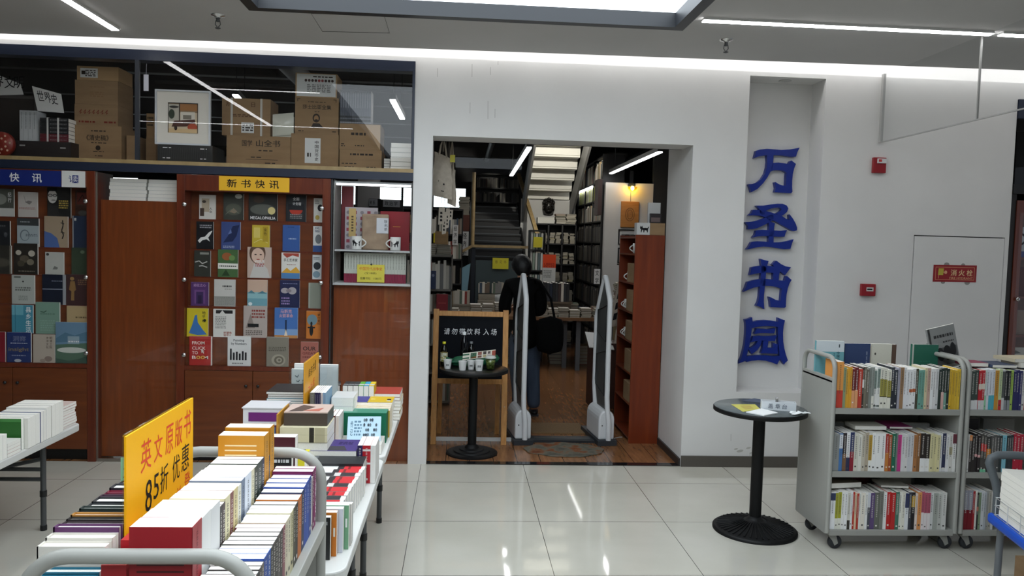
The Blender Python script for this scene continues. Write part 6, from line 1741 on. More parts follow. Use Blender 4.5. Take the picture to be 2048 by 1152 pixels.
for i in range(5):
    lb(.19, .14, .018, ('#C85A1E', '#D8761E', '#B84A1E', '#C86A28', '#A83A1E')[i], f'{("lowest", "second", "third", "fourth", "topmost")[i]} orange magazine in the pile behind the yellow card on left table', (-2.45, -1.72, zt2 + i * .0186 + .0182), LIE, name='magazine', cat='magazine')
o = MB().box(-2.52, -2.36, -1.86, -1.856, zt2, .80, M('#E2DC78', 0.6, name='pale_lemon_card')).obj('price_card')
tag(o, 'pale yellow handwritten card at the left edge on left table', 'card')
b = MB().text('特价', (-2.48, -1.8606, .70), (.10, 0, 0), (0, 0, .045), REDINK).text('9元', (-2.46, -1.8606, .64), (.08, 0, 0), (0, 0, .04), INK)
b.obj('lettering', o)

# ================================================================ INSIDE THE DOORWAY
# fixed glass panel left of the gates
t = empty('glass_partition', (0.42, 0.74, 0), 0, 'fixed glass panel with white bottom rail behind the chalkboard', 'glass panel')
MB().box(-0.38, 0.36, -0.004, 0.004, 0.03, 2.59, GLASSP).obj('glass_pane', t)
MB().box(-0.38, 0.36, -0.015, 0.015, 0.001, 0.03, M('#C9CBC9', 0.35)).obj('bottom_rail', t)

# chalkboard easel
ZT8 = 1.165
t = empty('chalkboard_easel', (0.375, 0.60, 0), 0, 'pine framed chalkboard easel with a chalk notice, in the doorway', 'chalkboard')
lean = math.atan2(0.15, ZT8)
RX = Matrix.Rotation(-lean, 4, 'X')
hw = 0.303
for s in (-1, 1):
    MB().box(s * hw - .024, s * hw + .024, 0, .028, 0.0, ZT8, PINE).xform(RX).obj('leg', t, bevel=.003)
for s in (-1, 1):
    MB().bar((s * (hw - .04), .40, 0), (s * (hw - .055), .185, ZT8 - .08), .04, .022, PINE).obj('leg', t)
MB().box(-hw + .025, hw - .025, .002, .026, 1.105, 1.150, PINE).xform(RX).obj('rail', t, bevel=.003)
MB().box(-hw + .025, hw - .025, .002, .026, 0.52, 0.565, PINE).xform(RX).obj('rail', t, bevel=.003)
BRD = MB().box(-hw + .025, hw - .025, .008, .018, 0.566, 1.104, M('#0A0D14', 0.8, 0, 0.15, name='chalkboard_slate')).xform(RX).obj('board', t)
b = MB()
CHK = M('#E4E6E8', 0.9, name='chalk')
for i, c in enumerate('请勿带饮料入场'):
    u = -.235 + .066 * i + (.012 if i > 4 else 0)
    b.text(c, (u, .0074, .945), (.05, 0, 0), (0, 0, .055), CHK, shear=.1, bold=.004)
b.xform(RX).obj('chalk_writing', BRD)
MB().tube([(-hw, .02, .33), (-hw + .01, .31, .33)], .004, CHROME, 6).obj('hinge_stay', t)
MB().tube([(hw, .02, .33), (hw - .01, .31, .33)], .004, CHROME, 6).obj('hinge_stay', t)

# ---- drinks on the black table
TB = 0.7085
def paper_cup(x, y, h, r, label, mark=True):
    t = empty('paper_cup', (x, y, TB), 0, label, 'cup', 'white paper cups on the black table')
    m = M('#DCDDDB', 0.6, name='white_cup_paper')
    b = MB().lathe([(0, .002), (r * .72, .002), (r * .74, 0), (r, h - .003), (r * .95, h - .003), (r * .72, .006), (0, .006)], m, n=28, smooth=False)
    if mark:
        for k in range(3):
            a = -pi / 2 - .3 + k * .28
            rr_ = r * .86 + .0006
            b.box(rr_ * cos(a) - .003, rr_ * cos(a) + .003, rr_ * sin(a) - .001, rr_ * sin(a), h * .35, h * .55, M('#5A5C5C', 0.6))
    b.obj('body', t)
    MB().tube([((r - .0005) * cos(2 * pi * k / 24), (r - .0005) * sin(2 * pi * k / 24), h - .002) for k in range(24)], .002, m, 6, closed=True).obj('rim', t)
paper_cup(0.185, .30, .072, .034, 'white paper cup at left, before the yellow capped bottle')
paper_cup(0.307, .225, .075, .034, 'white paper cup left of the middle cups on black table', False)
paper_cup(0.376, .28, .072, .033, 'middle white paper cup on the black table')
paper_cup(0.440, .215, .086, .035, 'tallest white paper cup at right, doubled, on black table')
t = empty('drink_cup', (0.533, .27, TB), 0, 'clear cup of green iced drink with lid on the black table', 'cup')
MB().lathe([(0, .002), (.030, .002), (.043, .095), (.040, .095), (.029, .006), (0, .006)], glass_mat('clear_cup_plastic', (.86, .9, .8), .8), n=28).obj('body', t)
MB().lathe([(0, .007), (.0285, .007), (.0385, .082), (0, .082)], noise_mat('green_iced_drink', ((0.35, '#3E4A1C'), (0.55, '#8A9A4A'), (0.75, '#D4DCA8')), nscale=60, rough=0.3), n=24).obj('drink', t)
MB().lathe([(.044, .094), (.046, .098), (.044, .103), (.036, .112), (.028, .116), (0, .116)], M('#C8CCC6', 0.2), n=28).obj('lid', t)
# bottles
def bottle(x, y, h, r, liquid, capm, label, labelm=None):
    t = empty('drink_bottle', (x, y, TB), 0, label, 'bottle')
    MB().lathe([(0, .003), (r * .9, .003), (r, .01), (r, h * .55), (r * .96, h * .62), (r * .8, h * .74), (r * .42, h * .85), (r * .38, h * .9), (0, h * .9)], liquid, n=26).obj('body', t)
    MB().lathe([(r * .44, h * .9), (r * .46, h * .91), (r * .46, h * .99), (0, h)], capm, n=20).obj('cap', t)
    if labelm:
        MB().lathe([(r + .0006, h * .2), (r + .0006, h * .56)], labelm, n=26).obj('label', t)
bottle(0.152, .42, .205, .031, glass_mat('lemon_tea_plastic', (.62, .55, .30), .8), M('#D6D426', 0.4, name='yellow_cap'), 'yellow capped tea bottle at left on the black table', noise_mat('tea_label', ((0.4, '#A89A2E'), (0.5, '#D8D8C8'), (0.62, '#7A7A2A')), nscale=40, rough=.4))
bottle(0.318, .475, .285, .034, glass_mat('water_bottle_plastic', (.42, .46, .56), .9), M('#DDE0E2', 0.4, name='white_cap'), 'clear water bottle with white cap behind the green bag')
bottle(0.378, .50, .20, .028, glass_mat('dark_bottle_plastic', (.25, .27, .3), .9), M('#7A7E80', 0.4, name='grey_cap'), 'small grey capped bottle behind the green bag')
# green bag with printed band
t = empty('folded_bag', (0.41, .405, TB), 0, 'dark green folded bag with printed picture band on black table', 'bag')
GB = noise_mat('green_bag_cloth', ((0.3, '#0A4A30'), (0.7, '#11603E')), nscale=25, rough=.55, bump=.5)
b = MB()
vs = []
nu, nv = 22, 12
for j in range(nv):
    for i in range(nu + 1):
        u = -1 + 2 * i / nu
        a = 2 * pi * j / nv
        env = (1 - abs(u) ** 3.5) ** .5 if abs(u) < 1 else 0
        sag = .012 * sin(u * 9 + j) * env
        vs.append((u * .205, cos(a) * .046 * env, .056 + .02 * u + (sin(a) * .052 + sag * .4) * env))
b.add(vs, [(j * (nu + 1) + i, j * (nu + 1) + i + 1, ((j + 1) % nv) * (nu + 1) + i + 1, ((j + 1) % nv) * (nu + 1) + i) for j in range(nv) for i in range(nu)], GB, True)
b.obj('body', t)
b = MB()
P0, PX, PZ = Vector((-.105, -.056, .062)), Vector((.27, .012, .034)), Vector((.003, .012, .056))
def bq(u0, v0, u1, v1, m, k):
    o_ = Vector((0, -.0006 * k, 0))
    b.quad(P0 + PX * u0 + PZ * v0 + o_, P0 + PX * u1 + PZ * v0 + o_, P0 + PX * u1 + PZ * v1 + o_, P0 + PX * u0 + PZ * v1 + o_, m)
bq(0, 0, 1, 1, M('#D8D4C4', 0.5), 0)
for (u0, v0, u1, v1, c) in ((0, .12, .2, .32, '#0E5A3A'), (0, .62, .2, .85, '#0E5A3A'), (.24, .1, .42, .9, '#16502E'), (.26, .1, .42, .35, '#A0662A'), (.28, .6, .33, .75, '#D8D4C4'), (.46, .45, .58, .92, '#8A4A3A'), (.46, .08, .58, .38, '#6A3A28'), (.62, .5, .72, .92, '#3A2A24'), (.62, .1, .72, .42, '#A89A6A'), (.75, .1, .86, .92, '#C8B8B0'), (.77, .5, .84, .85, '#2A2A2C'), (.89, .12, 1, .9, '#9A3A1E')):
    bq(u0, v0, u1, v1, M(c, 0.5), 1)
b.obj('printed_band', t)
b = MB().tube([(-.19, -.02, .06), (-.235, -.03, .075), (-.24, -.025, .05), (-.20, -.03, .04), (-.12, -.045, .045)], .009, GB, 8)
b.obj('handle', t)

# ---- security gates
def gate(x, y, rz, label):
    t = empty('security_gate', (x, y, 0), rz, label, 'security gate', 'pair of white security gates in the doorway')
    GW = M('#D2D4D6', 0.3, name='gate_white')
    MB().box(-.085, .085, -.06, .52, 0.001, .045, M('#2B2F34', 0.5)).obj('foot_plate', t)
    # rounded base cowl
    pts = [(-.055, .046), (.055, .046)]
    prof = [(-.072, .0455), (.072, .0455), (.072, .22)] + [(.072 * cos(k * pi / 10), .22 + .085 * sin(k * pi / 10)) for k in range(1, 10)] + [(-.072, .22)]
    MB().prism([(a, -.02, c) for a, c in prof], GW, (0, .40, 0)).obj('base', t, bevel=.014)
    loop = [(0.012, -.046, .047), (0.012, -.046, .10), (0.01, -.044, .20), (0, -.02, .33), (0, -.004, .42), (0, 0, .75), (0, 0, 1.24), (0, .004, 1.265), (0, .02, 1.29), (0, .13, 1.44), (0, .15, 1.462), (0, .175, 1.462), (0, .195, 1.44), (0, .385, 1.12), (0, .40, 1.09), (0, .40, 1.06), (0, .40, .75), (0, .40, .48), (0, .39, .44), (0, .36, .32), (0, .35, .25)]
    MB().tube(loop, .023, GW, 12).obj('frame', t)
    pan = [(-.006, .02, .30), (-.006, .02, 1.25), (-.006, .05, 1.31), (-.006, .165, 1.44), (-.006, .36, 1.1), (-.006, .378, .52), (-.006, .27, .30)]
    MB().prism(pan, M('#4A4C4C', 0.35, name='gate_smoked_panel'), (.012, 0, 0)).obj('panel', t)
    b = MB()
    for z0_, z1_ in ((.42, .82), (.9, 1.22)):
        b.tube([(-.009, .06, z0_), (-.009, .06, z1_), (-.009, .33, z1_ - .06), (-.009, .33, z0_ + .06)], .006, M('#2A2C2C', 0.4), 6, closed=True)
    b.obj('antenna_coil', t)
    MB().ell((-.04, -.022, .17), (.006, .003, .006), BLK, 8, 6).obj('indicator', t)
gate(0.845, .655, radians(6), 'left white security gate, before the person')
gate(1.578, .665, radians(6), 'right white security gate, beside the red brown cabinet')
b = MB().box(.935, 1.49, .70, .86, .001, .022, M('#20242A', 0.5)).box(.96, 1.46, .74, .82, .022, .026, M('#2C3238', 0.4))
tag(b.obj('cable_ramp'), 'dark rubber cable ramp on the floor between the security gates', 'cable ramp')
# mats
b = MB()
P = []
for k in range(44):
    a = 2 * pi * k / 44
    s_w = 1 + .035 * sin(a * 9) + .02 * sin(a * 4 + 1)
    P.append((1.185 + .335 * s_w * cos(a), .455 + .225 * s_w * sin(a), .002))
def mat_mat():
    m, nt, bs = nodemat('printed_leaf_mat', .8, .2)
    tc = nt.nodes.new('ShaderNodeTexCoord')
    n = nt.nodes.new('ShaderNodeTexNoise')
    n.inputs['Scale'].default_value = 9
    n.inputs['Detail'].default_value = 6
    nt.links.new(tc.outputs['Object'], n.inputs['Vector'])
    nt.links.new(ramp(nt, n.outputs['Fac'], ((.32, '#4A4A42'), (.5, '#6A665A'), (.6, '#7A4A2A'), (.7, '#5A3020'))), bs.inputs['Base Color'])
    return m
b.prism(P, mat_mat(), (0, 0, .007))
tag(b.obj('doormat'), 'oval grey brown leaf shaped mat before the security gates', 'mat')
b = MB().box(.965, 1.46, 1.02, 1.42, .001, .012, noise_mat('coir', ((.3, '#6A5236'), (.7, '#7E6444')), nscale=80, rough=.95, bump=.6))
tag(b.obj('doormat'), 'brown rectangular coir mat between the gates', 'mat')
tag(MB().tube([(1.66, .80, .006), (1.70, .86, .006), (1.75, .90, .006), (1.779, .905, .006)], .004, M('#C8C8C4', 0.5), 8).obj('power_cable'), 'thin white cable on the floor from right security gate', 'cable')

# ---- red brown cabinet in the passage
t = empty('open_cabinet', (1.92, 1.02, 0), 0, 'tall red brown cabinet standing at the right side of the passage', 'cabinet')
MB().box(-.13, .13, -.32, -.30, 0.0, 1.845, REDCAB).obj('side_panel', t)
MB().box(-.13, .13, .33, .35, 0, 1.845, REDCAB).obj('side_panel', t)
MB().box(.115, .13, -.30, .33, 0, 1.845, REDCAB).obj('back_panel', t)
for z in (.05, .35, .62, .90, 1.16, 1.42, 1.68, 1.83):
    MB().box(-.13, .115, -.30, .33, z - .015, z, REDCAB).obj('shelf', t)
for i, z in enumerate((.35, .62, .90, 1.16, 1.42)):
    o = MB().box(0, .2, 0, .28, 0, .17 + .02 * (i % 2), CARD).obj('carton', None, (1.796, .735, z + .001))
    tag(o, f'brown carton inside the red brown cabinet, {("lowest", "second", "third", "fourth", "highest")[i]} shelf', 'carton')
for i, (z, yy) in enumerate(((.90, 1.05), (.90, 1.13), (1.16, 1.05), (1.16, 1.14), (1.42, 1.06), (1.68, .86))):
    t = empty('mug', (1.842, yy, z + .001), 0, f'white mug with ring handle in the red brown cabinet, {nth(i)} up', 'mug', 'mugs in the red brown cabinet')
    MB().lathe([(0, .002), (.036, .002), (.038, .09), (.035, .09), (.034, .008), (0, .008)], M('#D8D8D4', .2), n=22).obj('body', t)
    MB().tube([(-.036 - .03 * sin(pi * k / 10), 0, .018 + .056 * k / 10) for k in range(11)], .005, M('#D8D8D4', .2), 8).obj('handle', t)
# boxes on the cabinet
b = MB().box(0, .115, 0, .10, 0, .105, M('#C9C9C7', .6))
b.poly([(u, -.0006, v) for u, v in cat_poly(.062, .052, .07, -1)], INK)
tag(b.obj('mug_box', None, (1.80, .71, 1.846)), 'white mug box with a black cat on top of the red brown cabinet', 'box')
o = MB().box(0, .13, 0, .2, 0, .105, CARD).obj('carton', None, (1.918, .71, 1.846))
tag(o, 'small brown carton on top of the red brown cabinet', 'carton')
o = MB().box(0, .10, 0, .02, 0, .085, M('#2A2426', .4)).box(.01, .09, -.001, 0, .01, .05, M('#6A5A58', .5)).obj('photo_card', None, (1.925, .76, 1.952))
tag(o, 'dark photo card standing on the carton above the cabinet', 'card')
o = MB().box(0, .11, 0, .02, 0, .18, M('#C6C6C4', .6)).obj('white_board', None, (1.915, .80, 2.038 - .085))
tag(o, 'white board standing behind the dark photo card above the cabinet', 'board')

# ---- white partition with lamp, plaque and photographs
YP = 5.40
xa, xb = at(1208, 480, 'y', YP).x, at(1303, 480, 'y', YP).x
zt_ = at(1255, 366, 'y', YP).z
struct(MB().box(xa, xb, YP, YP + .10, 0, zt_, LTW).obj('wall_partition'))
struct(MB().box(xb, 9, YP + .01, YP + .09, 0, 3.9, M('#26282A', .7)).obj('wall_right_dark'))
c = at(1262, 372, 'y', YP)
KS = 1.23
t = empty('wall_lamp', (c.x, YP, c.z), 0, 'small lit wall lamp with bowl shade above the wooden plaque', 'lamp')
MB().box(-.025, .025, -.035, 0, -.01, .22, BLK).box(-.045, .045, -.09, -.0, -.01, .035, BLK).obj('bracket', t)
MB().lathe([(0, -.085), (.035, -.08), (.062, -.056), (.072, -.022), (.07, -.02), (.056, -.05), (0, -.074)], glass_mat('amber_glass', (1, .86, .5), .6), (0, -.10, 0), n=24).obj('bowl_shade', t)
MB().ell((0, -.10, -.04), (.025, .025, .03), M('#FFE08A', .5, emit=110, name='warm_bulb'), 12, 8).obj('bulb', t)
MB().tube([(.0, -.004, -.01), (.002, -.004, -.26)], .003, INK, 5).obj('cord', t)
x0, x1, z0, z1 = rect(1241, 403, 1277, 455, YP)
t = empty('wooden_plaque', ((x0 + x1) / 2, YP - .002, z0), 0, 'brown wooden plaque with carved emblem under the wall lamp', 'plaque')
hw_, hh_ = (x1 - x0) / 2, z1 - z0
MB().box(-hw_, hw_, -.025, 0, 0, hh_, noise_mat('plaque_wood', ((.3, '#A06A30'), (.7, '#B07A40')), scale=(1, 1, 8), nscale=5, rough=.4)).obj('board', t, bevel=.005)
b = MB()
for rx, rz_ in ((.065, .095), (.04, .065)):
    b.tube([(rx * cos(k * pi / 12), -.026, hh_ * .5 + rz_ * sin(k * pi / 12)) for k in range(24)], .004, M('#6E4620', .5), 6, closed=True)
b.tube([(-.015, -.026, hh_ * .42), (-.015, -.026, hh_ * .58), (.015, -.026, hh_ * .48), (.015, -.026, hh_ * .6)], .004, M('#6E4620', .5), 6)
b.obj('carved_emblem', t)
def photo(px, label):
    x0, x1, z0, z1 = rect(*px, YP)
    w_, h_ = (x1 - x0) / 2, z1 - z0
    t = empty('framed_photograph', ((x0 + x1) / 2, YP - .002, z0), 0, label, 'picture')
    b = MB()
    for u0, u1, v0, v1 in ((-w_, w_, 0, .018), (-w_, w_, h_ - .018, h_), (-w_, -w_ + .018, .018, h_ - .018), (w_ - .018, w_, .018, h_ - .018)):
        b.box(u0, u1, -.025, 0, v0, v1, BLK)
    b.obj('frame', t)
    MB().box(-w_ + .018, w_ - .018, -.010, -.002, .018, h_ - .018, M('#D9D9D6', .7)).obj('mount', t)
    P = MB()
    art(P, [('r', 0, 0, 1, 1, '#5A5C5C'), ('r', 0, .0, 1, .35, '#8A8C8A'), ('e', .3, .5, .14, .3, '#2A2C2C'), ('e', .6, .55, .16, .28, '#3A3C3C'), ('r', 0, .75, 1, 1, '#B4B6B4'), ('l', [(0, .3), (.4, .4), (1, .25)], .02, '#1E2020'), ('r', .75, .3, .95, .8, '#7A7C7A')], w_ * 2 * .76, h_ * .70)
    P.obj('print', t, (-w_ * .76, -.0105, h_ * .15))
photo((1236, 459, 1288, 490), 'upper framed black and white photograph under the wooden plaque')
photo((1235, 496, 1288, 527), 'lower framed black and white photograph on the white partition')

# ---- tote bags
def tote(name, P, y, th, m, label, print_=None, straps=True, hook=None):
    """P: outline in x-z (top-left, top-right, bottom-right, bottom-left)"""
    t = empty(name, (P[0][0], y, P[0][1]), 0, label, 'bag')
    o0 = Vector((P[0][0], y, P[0][1]))
    tl, tr, br, bl = [Vector((p[0], y, p[1])) - o0 for p in P]
    b = MB()
    n = 10
    for s in (-1, 1):
        vs = []
        for j in range(n + 1):
            for i in range(n + 1):
                u, v = i / n, j / n
                p = tl.lerp(tr, u).lerp(bl.lerp(br, u), v)
                bul = sin(pi * u) * (.25 + .75 * v ** .7) * (1 if j < n else .15)
                vs.append(p + Vector((.004 * sin(v * 7 + u * 3), s * (th * bul + .004 * sin(u * 11 + v * 8)), 0)))
        b.add(vs, [(j * (n + 1) + i, j * (n + 1) + i + 1, (j + 1) * (n + 1) + i + 1, (j + 1) * (n + 1) + i) for j in range(n) for i in range(n)], m, True)
    b.obj('body', t)
    if straps:
        c = (tl + tr) / 2
        if hook:
            MB().tube([tl.lerp(tr, .5) + Vector((0, 0, .03)), Vector((tl.lerp(tr, .5).x, 0, hook - P[0][1]))], .004, m, 6).obj('hanging_loop', t)
        for q, dy in ((-.035, -.006), (.035, .006)):
            w_ = (tr - tl) * .22
            hk = (hook - P[0][1] - .004) if hook else .2
            MB().tube([tl.lerp(tr, .28) + Vector((0, dy, -.01)), tl.lerp(tr, .36) + Vector((0, dy, hk * .6)), tl.lerp(tr, .5) * Vector((1, 1, 0)) + Vector((0, dy, hk - .004)), tl.lerp(tr, .62) + Vector((0, dy, hk * .6)), tl.lerp(tr, .72) + Vector((0, dy, -.01))], .008, m, 6).obj('strap', t)
    if print_:
        b = MB()
        for (u0, v0, u1, v1) in print_:
            q = []
            for (u, v) in ((u0, v0), (u1, v0), (u1, v1), (u0, v1)):
                p = tl.lerp(tr, u).lerp(bl.lerp(br, u), v)
                q.append(p + Vector((0, -(th * sin(pi * u) * (.25 + .75 * v ** .7) + .007), 0)))
            b.quad(*q, INK)
        b.obj('print', t)
    return t
CANV = noise_mat('natural_canvas', ((.3, '#A99F92'), (.7, '#B8AE9F')), nscale=30, rough=.9, bump=.3)
tt = tote('tote_bag', ((.036, 2.478), (.178, 2.418), (.190, 2.085), (.018, 2.118)), .46, .032, CANV, 'natural canvas tote bag hanging at top left of the doorway', hook=2.5985, print_=((.3, .62, .33, .65), (.55, .66, .62, .7), (.45, .84, .6, .86)))
MB().box(.13, .17, -.06, -.058, -.09, -.03, M('#B8B03A', .6)).obj('price_tag', tt)
tote('tote_bag', ((.145, 2.36), (.21, 2.34), (.222, 2.03), (.15, 2.06)), .56, .02, CANV, 'second canvas tote bag half hidden behind the hanging one', hook=2.5985)
for i, (x, z0, z1, w_) in enumerate(((.10, 2.06, 1.88, .05), (.125, 2.02, 1.80, .035), (.15, 2.05, 1.85, .03), (.178, 2.04, 1.92, .03))):
    yq = .585 + i * .012
    b = MB().prism([(x - w_ / 2, yq, z1), (x + w_ / 2, yq, z1 + .01), (x + w_ / 2 + .005, yq, z0 - .03), (x - w_ / 2 + .004, yq, z0 - .03)], CANV, (0, .006, 0))
    for k in range(3):
        zq = z1 + .03 + k * .03
        b.quad((x - w_ * .2, yq - .0006, zq), (x + w_ * .2, yq - .0006, zq), (x + w_ * .15, yq - .0006, zq + .018), (x - w_ * .2, yq - .0006, zq + .018), INK)
    b.tube([(x, yq + .002, z0 - .03), (x + .003, yq + .002, 2.5985)], .0015, CANV, 5)
    tag(b.obj('hanging_charm'), f'cream cloth charm hanging under the tote bags, {nth(i)} from left', 'charm', 'cloth charms under the tote bags')
# white shelf with printed bags at right of the gates
t = empty('side_stand', (1.90, 2.30, 0), 0, 'low dark stand behind the right gate, holding leaflets', 'stand')
MB().box(-.20, .1, -.12, .2, 0, .70, M('#3A1E16', .5)).obj('body', t)
MB().tube([(.08, -.1, .70), (.08, -.1, 1.56)], .012, BLK, 8).tube([(.1, -.16, 1.55), (.02, -.2, 1.55)], .006, BLK, 6).obj('post', t)
MB().prism([(-.25, -.2, .66), (.02, -.2, .64), (.02, .1, .77), (-.25, .1, .79)], M('#A9ABA9', .4), (0, 0, .008)).obj('tray', t)
tote('tote_bag', ((1.935, 1.36), (2.02, 1.46), (1.95, .90), (1.85, .88)), 2.12, .02, CANV, 'canvas bag printed with large black characters hanging behind right gate', hook=1.556, print_=((.3, .1, .8, .25), (.3, .3, .75, .42), (.3, .5, .8, .64), (.3, .72, .7, .86)))
tote('tote_bag', ((1.98, 1.15), (2.06, 1.2), (2.02, .62), (1.93, .60)), 2.2, .02, CANV, 'lower plain canvas bag hanging behind right gate')

# ---- shelving inside; the many small books inside are one mass
mass = MB()
PAGE2 = M('#948E80', .9, 0, .1, name='shaded_page_edges')  # page colour darkened to paint in the shade on the store shelves
def mb_book(x0, x1, y0, y1, z0, z1, c, axis='y'):
    """spine faces -y; pages on top"""
    m = M('#' + c, .6)
    mass.box(x0, x1, y0, y1, z0, z1, m)
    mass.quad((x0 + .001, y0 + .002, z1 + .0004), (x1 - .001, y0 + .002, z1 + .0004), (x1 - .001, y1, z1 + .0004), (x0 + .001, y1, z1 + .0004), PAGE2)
PALC = ('C8C4B8', 'B8B4A8', 'D8D4C8', '8A8478', '6A5A4A', '8A3A30', '3A4A5A', 'A8A090', '4A4A48', 'D0CCC0', '5A6A5A', 'B89A6A', '7A7A78', 'E0DCD0')
PALD = ('3A3836', '4A4642', '5A5650', '6A665E', '2E2E30', '7A766C', '4A3A34', '3A4048', '8A867A')
def row_x(x0, x1, y, z, h, pal, seed, d=.15):
    r = random.Random(seed)
    x = x0
    while x < x1 - .012:
        t = r.uniform(.014, .04)
        if r.random() < .08:
            x += r.uniform(.02, .08)
            continue
        mb_book(x, min(x + t, x1) - .0008, y, y + d, z, z + h * r.uniform(.78, 1), r.choice(pal))
        x += t
def pile_m(x0, x1, y0, y1, z0, n, hh, pal, seed):
    r = random.Random(seed)
    z = z0
    for k in range(n):
        h = hh * r.uniform(.8, 1.25)
        dx, dy = r.uniform(-.01, .01), r.uniform(-.012, .012)
        m = M('#' + r.choice(pal), .6)
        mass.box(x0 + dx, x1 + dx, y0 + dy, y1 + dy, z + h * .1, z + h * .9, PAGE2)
        mass.box(x0 + dx - .001, x1 + dx + .001, y0 + dy - .001, y1 + dy, z + h * .9, z + h, m)
        mass.box(x0 + dx - .001, x1 + dx + .001, y0 + dy - .001, y1 + dy, z, z + h * .1, m)
        z += h
    return z
SHB = M('#161617', .5, name='black_shelving')
def shelving(name, x0, x1, y0, y1, levels, top, label, pal, seed, m=SHB, divs=1, fill=.8, books=True, lying=False):
    t = empty(name, ((x0 + x1) / 2, (y0 + y1) / 2, 0), 0, label, 'bookshelf')
    c, d = (x0 + x1) / 2, (y0 + y1) / 2
    a, e_ = x0 - c, x1 - c
    for i in range(divs + 1):
        u = a + (e_ - a) * i / divs
        MB().box(max(a, u - .012), min(e_, u + .012), y0 - d, y1 - d, levels[0] - .03, top, m).obj('upright', t)
    MB().box(a, e_, y1 - d, y1 - d + .012, levels[0] - .03, top, m).obj('back_panel', t)
    for k, z in enumerate(list(levels) + [top]):
        MB().box(a, e_, y0 - d, y1 - d, z - .022, z, m).obj('shelf', t)
    if levels[0] > .1:
        MB().box(a, a + .03, y0 - d, y1 - d, 0, levels[0] - .03, m).box(e_ - .03, e_, y0 - d, y1 - d, 0, levels[0] - .03, m).obj('post', t)
    if books:
        lv = list(levels) + [top]
        for k in range(len(levels)):
            for i in range(divs):
                u0 = x0 + (x1 - x0) * i / divs + .014
                u1 = x0 + (x1 - x0) * (i + 1) / divs - .014
                hgt = lv[k + 1] - lv[k] - .03
                if lying:
                    n = max(2, int(hgt * .75 / .03))
                    w3 = (u1 - u0) / 2
                    for q in range(2):
                        pile_m(u0 + q * w3 + .012, u0 + (q + 1) * w3 - .012, y0 + .02, y1 - .02, lv[k] + .0005, n, .026, pal, seed + k * 7 + i * 3 + q)
                else:
                    row_x(u0, u1, y0 + .015, lv[k] + .0005, hgt * fill, pal, seed + k * 5 + i)
    return t
shelving('bookshelf', -.75, .30, 5.05, 5.35, (.1, .45, .8, 1.15, 1.50, 1.85), 2.20, 'black bookshelf under the bright window at left', PALC, 11, divs=3)
shelving('bookshelf', -3.9, -1.75, 4.4, 4.7, (.1, .45, .8, 1.15, 1.50, 1.85, 2.2, 2.55), 2.9, 'tall black bookshelf seen through the upper display at left', PALC, 23, divs=4)
shelving('bookshelf', .225, .405, 6.10, 6.38, (.1, .5, .9, 1.3), 1.91, 'narrow dark bookshelf end with vertical paper sign', PALD, 31, books=False)
shelving('bookshelf', .50, 1.34, 8.5, 8.75, (2.50, 2.76), 3.02, 'dark bookshelf at the top of the staircase', PALD, 37, divs=1)
shelving('bookshelf', 1.50, 2.20, 7.0, 7.3, (.1, .45, .80, 1.12, 1.42, 1.76), 2.09, 'low black bookshelf of lying books under the bronze mask', PALD + ('B8A83A', '8A8A80'), 41, divs=3, lying=True)
pile_m(1.86, 2.02, 7.02, 7.25, 2.091, 7, .022, PALC, 51)
pile_m(2.035, 2.19, 7.02, 7.25, 2.091, 7, .022, PALC, 52)
# white cushion-like box and lamp lit edge on that shelf
o = MB().box(1.55, 1.83, 7.03, 7.25, 2.091, 2.19, M('#C9C7BE', .6)).obj('white_box')
tag(o, 'long white box on the low black bookshelf under the mask', 'box')
# left display shelf near the doorway
t = shelving('bookshelf', -.62, .19, 2.2, 2.5, (.05, .36, .66, 1.0, 1.24), 1.60, 'grey display shelf of white books just inside the doorway at left', PALC, 61, m=M('#7A766E', .6), divs=1, fill=.92)
for k in range(3):
    pile_m(-.32 + k * .17, -.17 + k * .17, 2.22, 2.45, 1.6005, 5, .02, ('D8D4C8', 'C8C4B8'), 70 + k)
book(.12, .19, .02, '#24345A', 'blue book facing out on the display shelf inside doorway', (-.10, 2.175, 1.2405), els=[('e', .75, .75, .12, .08, '#8A94B0'), ('r', .1, .28, .5, .33, '#C8C07A')])
book(.12, .19, .03, '#8A1420', 'red book facing out on the display shelf inside doorway', (.03, 2.16, 1.0005), els=[('m', .15, .45, .85, .55, 1, '#B84A4A')])
o = MB().box(0, .135, 0, .18, 0, .135, CARD2).obj('carton', None, (.0, 2.205, 1.71))
tag(o, 'tan carton on the white piles of the display shelf inside doorway', 'carton')
struct(MB().box(-.64, -.62, .75, 2.6, 0, 2.6, DKW).obj('wall_passage'))
# signs on the narrow shelf
def sign_v(name, px, y, chars, label, c='#C9C9C6', th=.004):
    x0, x1, z0, z1 = rect(*px, y)
    o = MB().box(x0, x1, y, y + th, z0, z1, M(c, .7)).obj(name)
    tag(o, label, 'sign')
    b = MB()
    n = len(chars)
    for i, ch in enumerate(chars):
        hh_ = (z1 - z0) / n
        b.text(ch, (x0 + (x1 - x0) * .2, y - .0006, z1 - hh_ * (i + .88)), ((x1 - x0) * .6, 0, 0), (0, 0, hh_ * .7), INK, bold=.006)
    b.obj('lettering', o)
sign_v('shelf_sign', (919, 463, 937, 511), 6.092, '经济学', 'white vertical paper sign with brush characters on narrow dark shelf')
sign_v('shelf_sign', (905, 450, 916, 490), 5.04, '经济学', 'narrower white vertical sign on the black shelf by the stairs')
o = MB().box(.235, .40, 6.11, 6.34, 1.911, 2.16, M('#5A2E20', .6)).obj('carton')
tag(o, 'dark red brown carton on the narrow shelf above the vertical sign', 'carton')
zz = pile_m(.235, .395, 6.13, 6.33, 2.161, 12, .022, ('B8B4A8', '9A968A'), 81)
x0, x1, z0, z1 = rect(867, 462, 886, 483, 5.02)
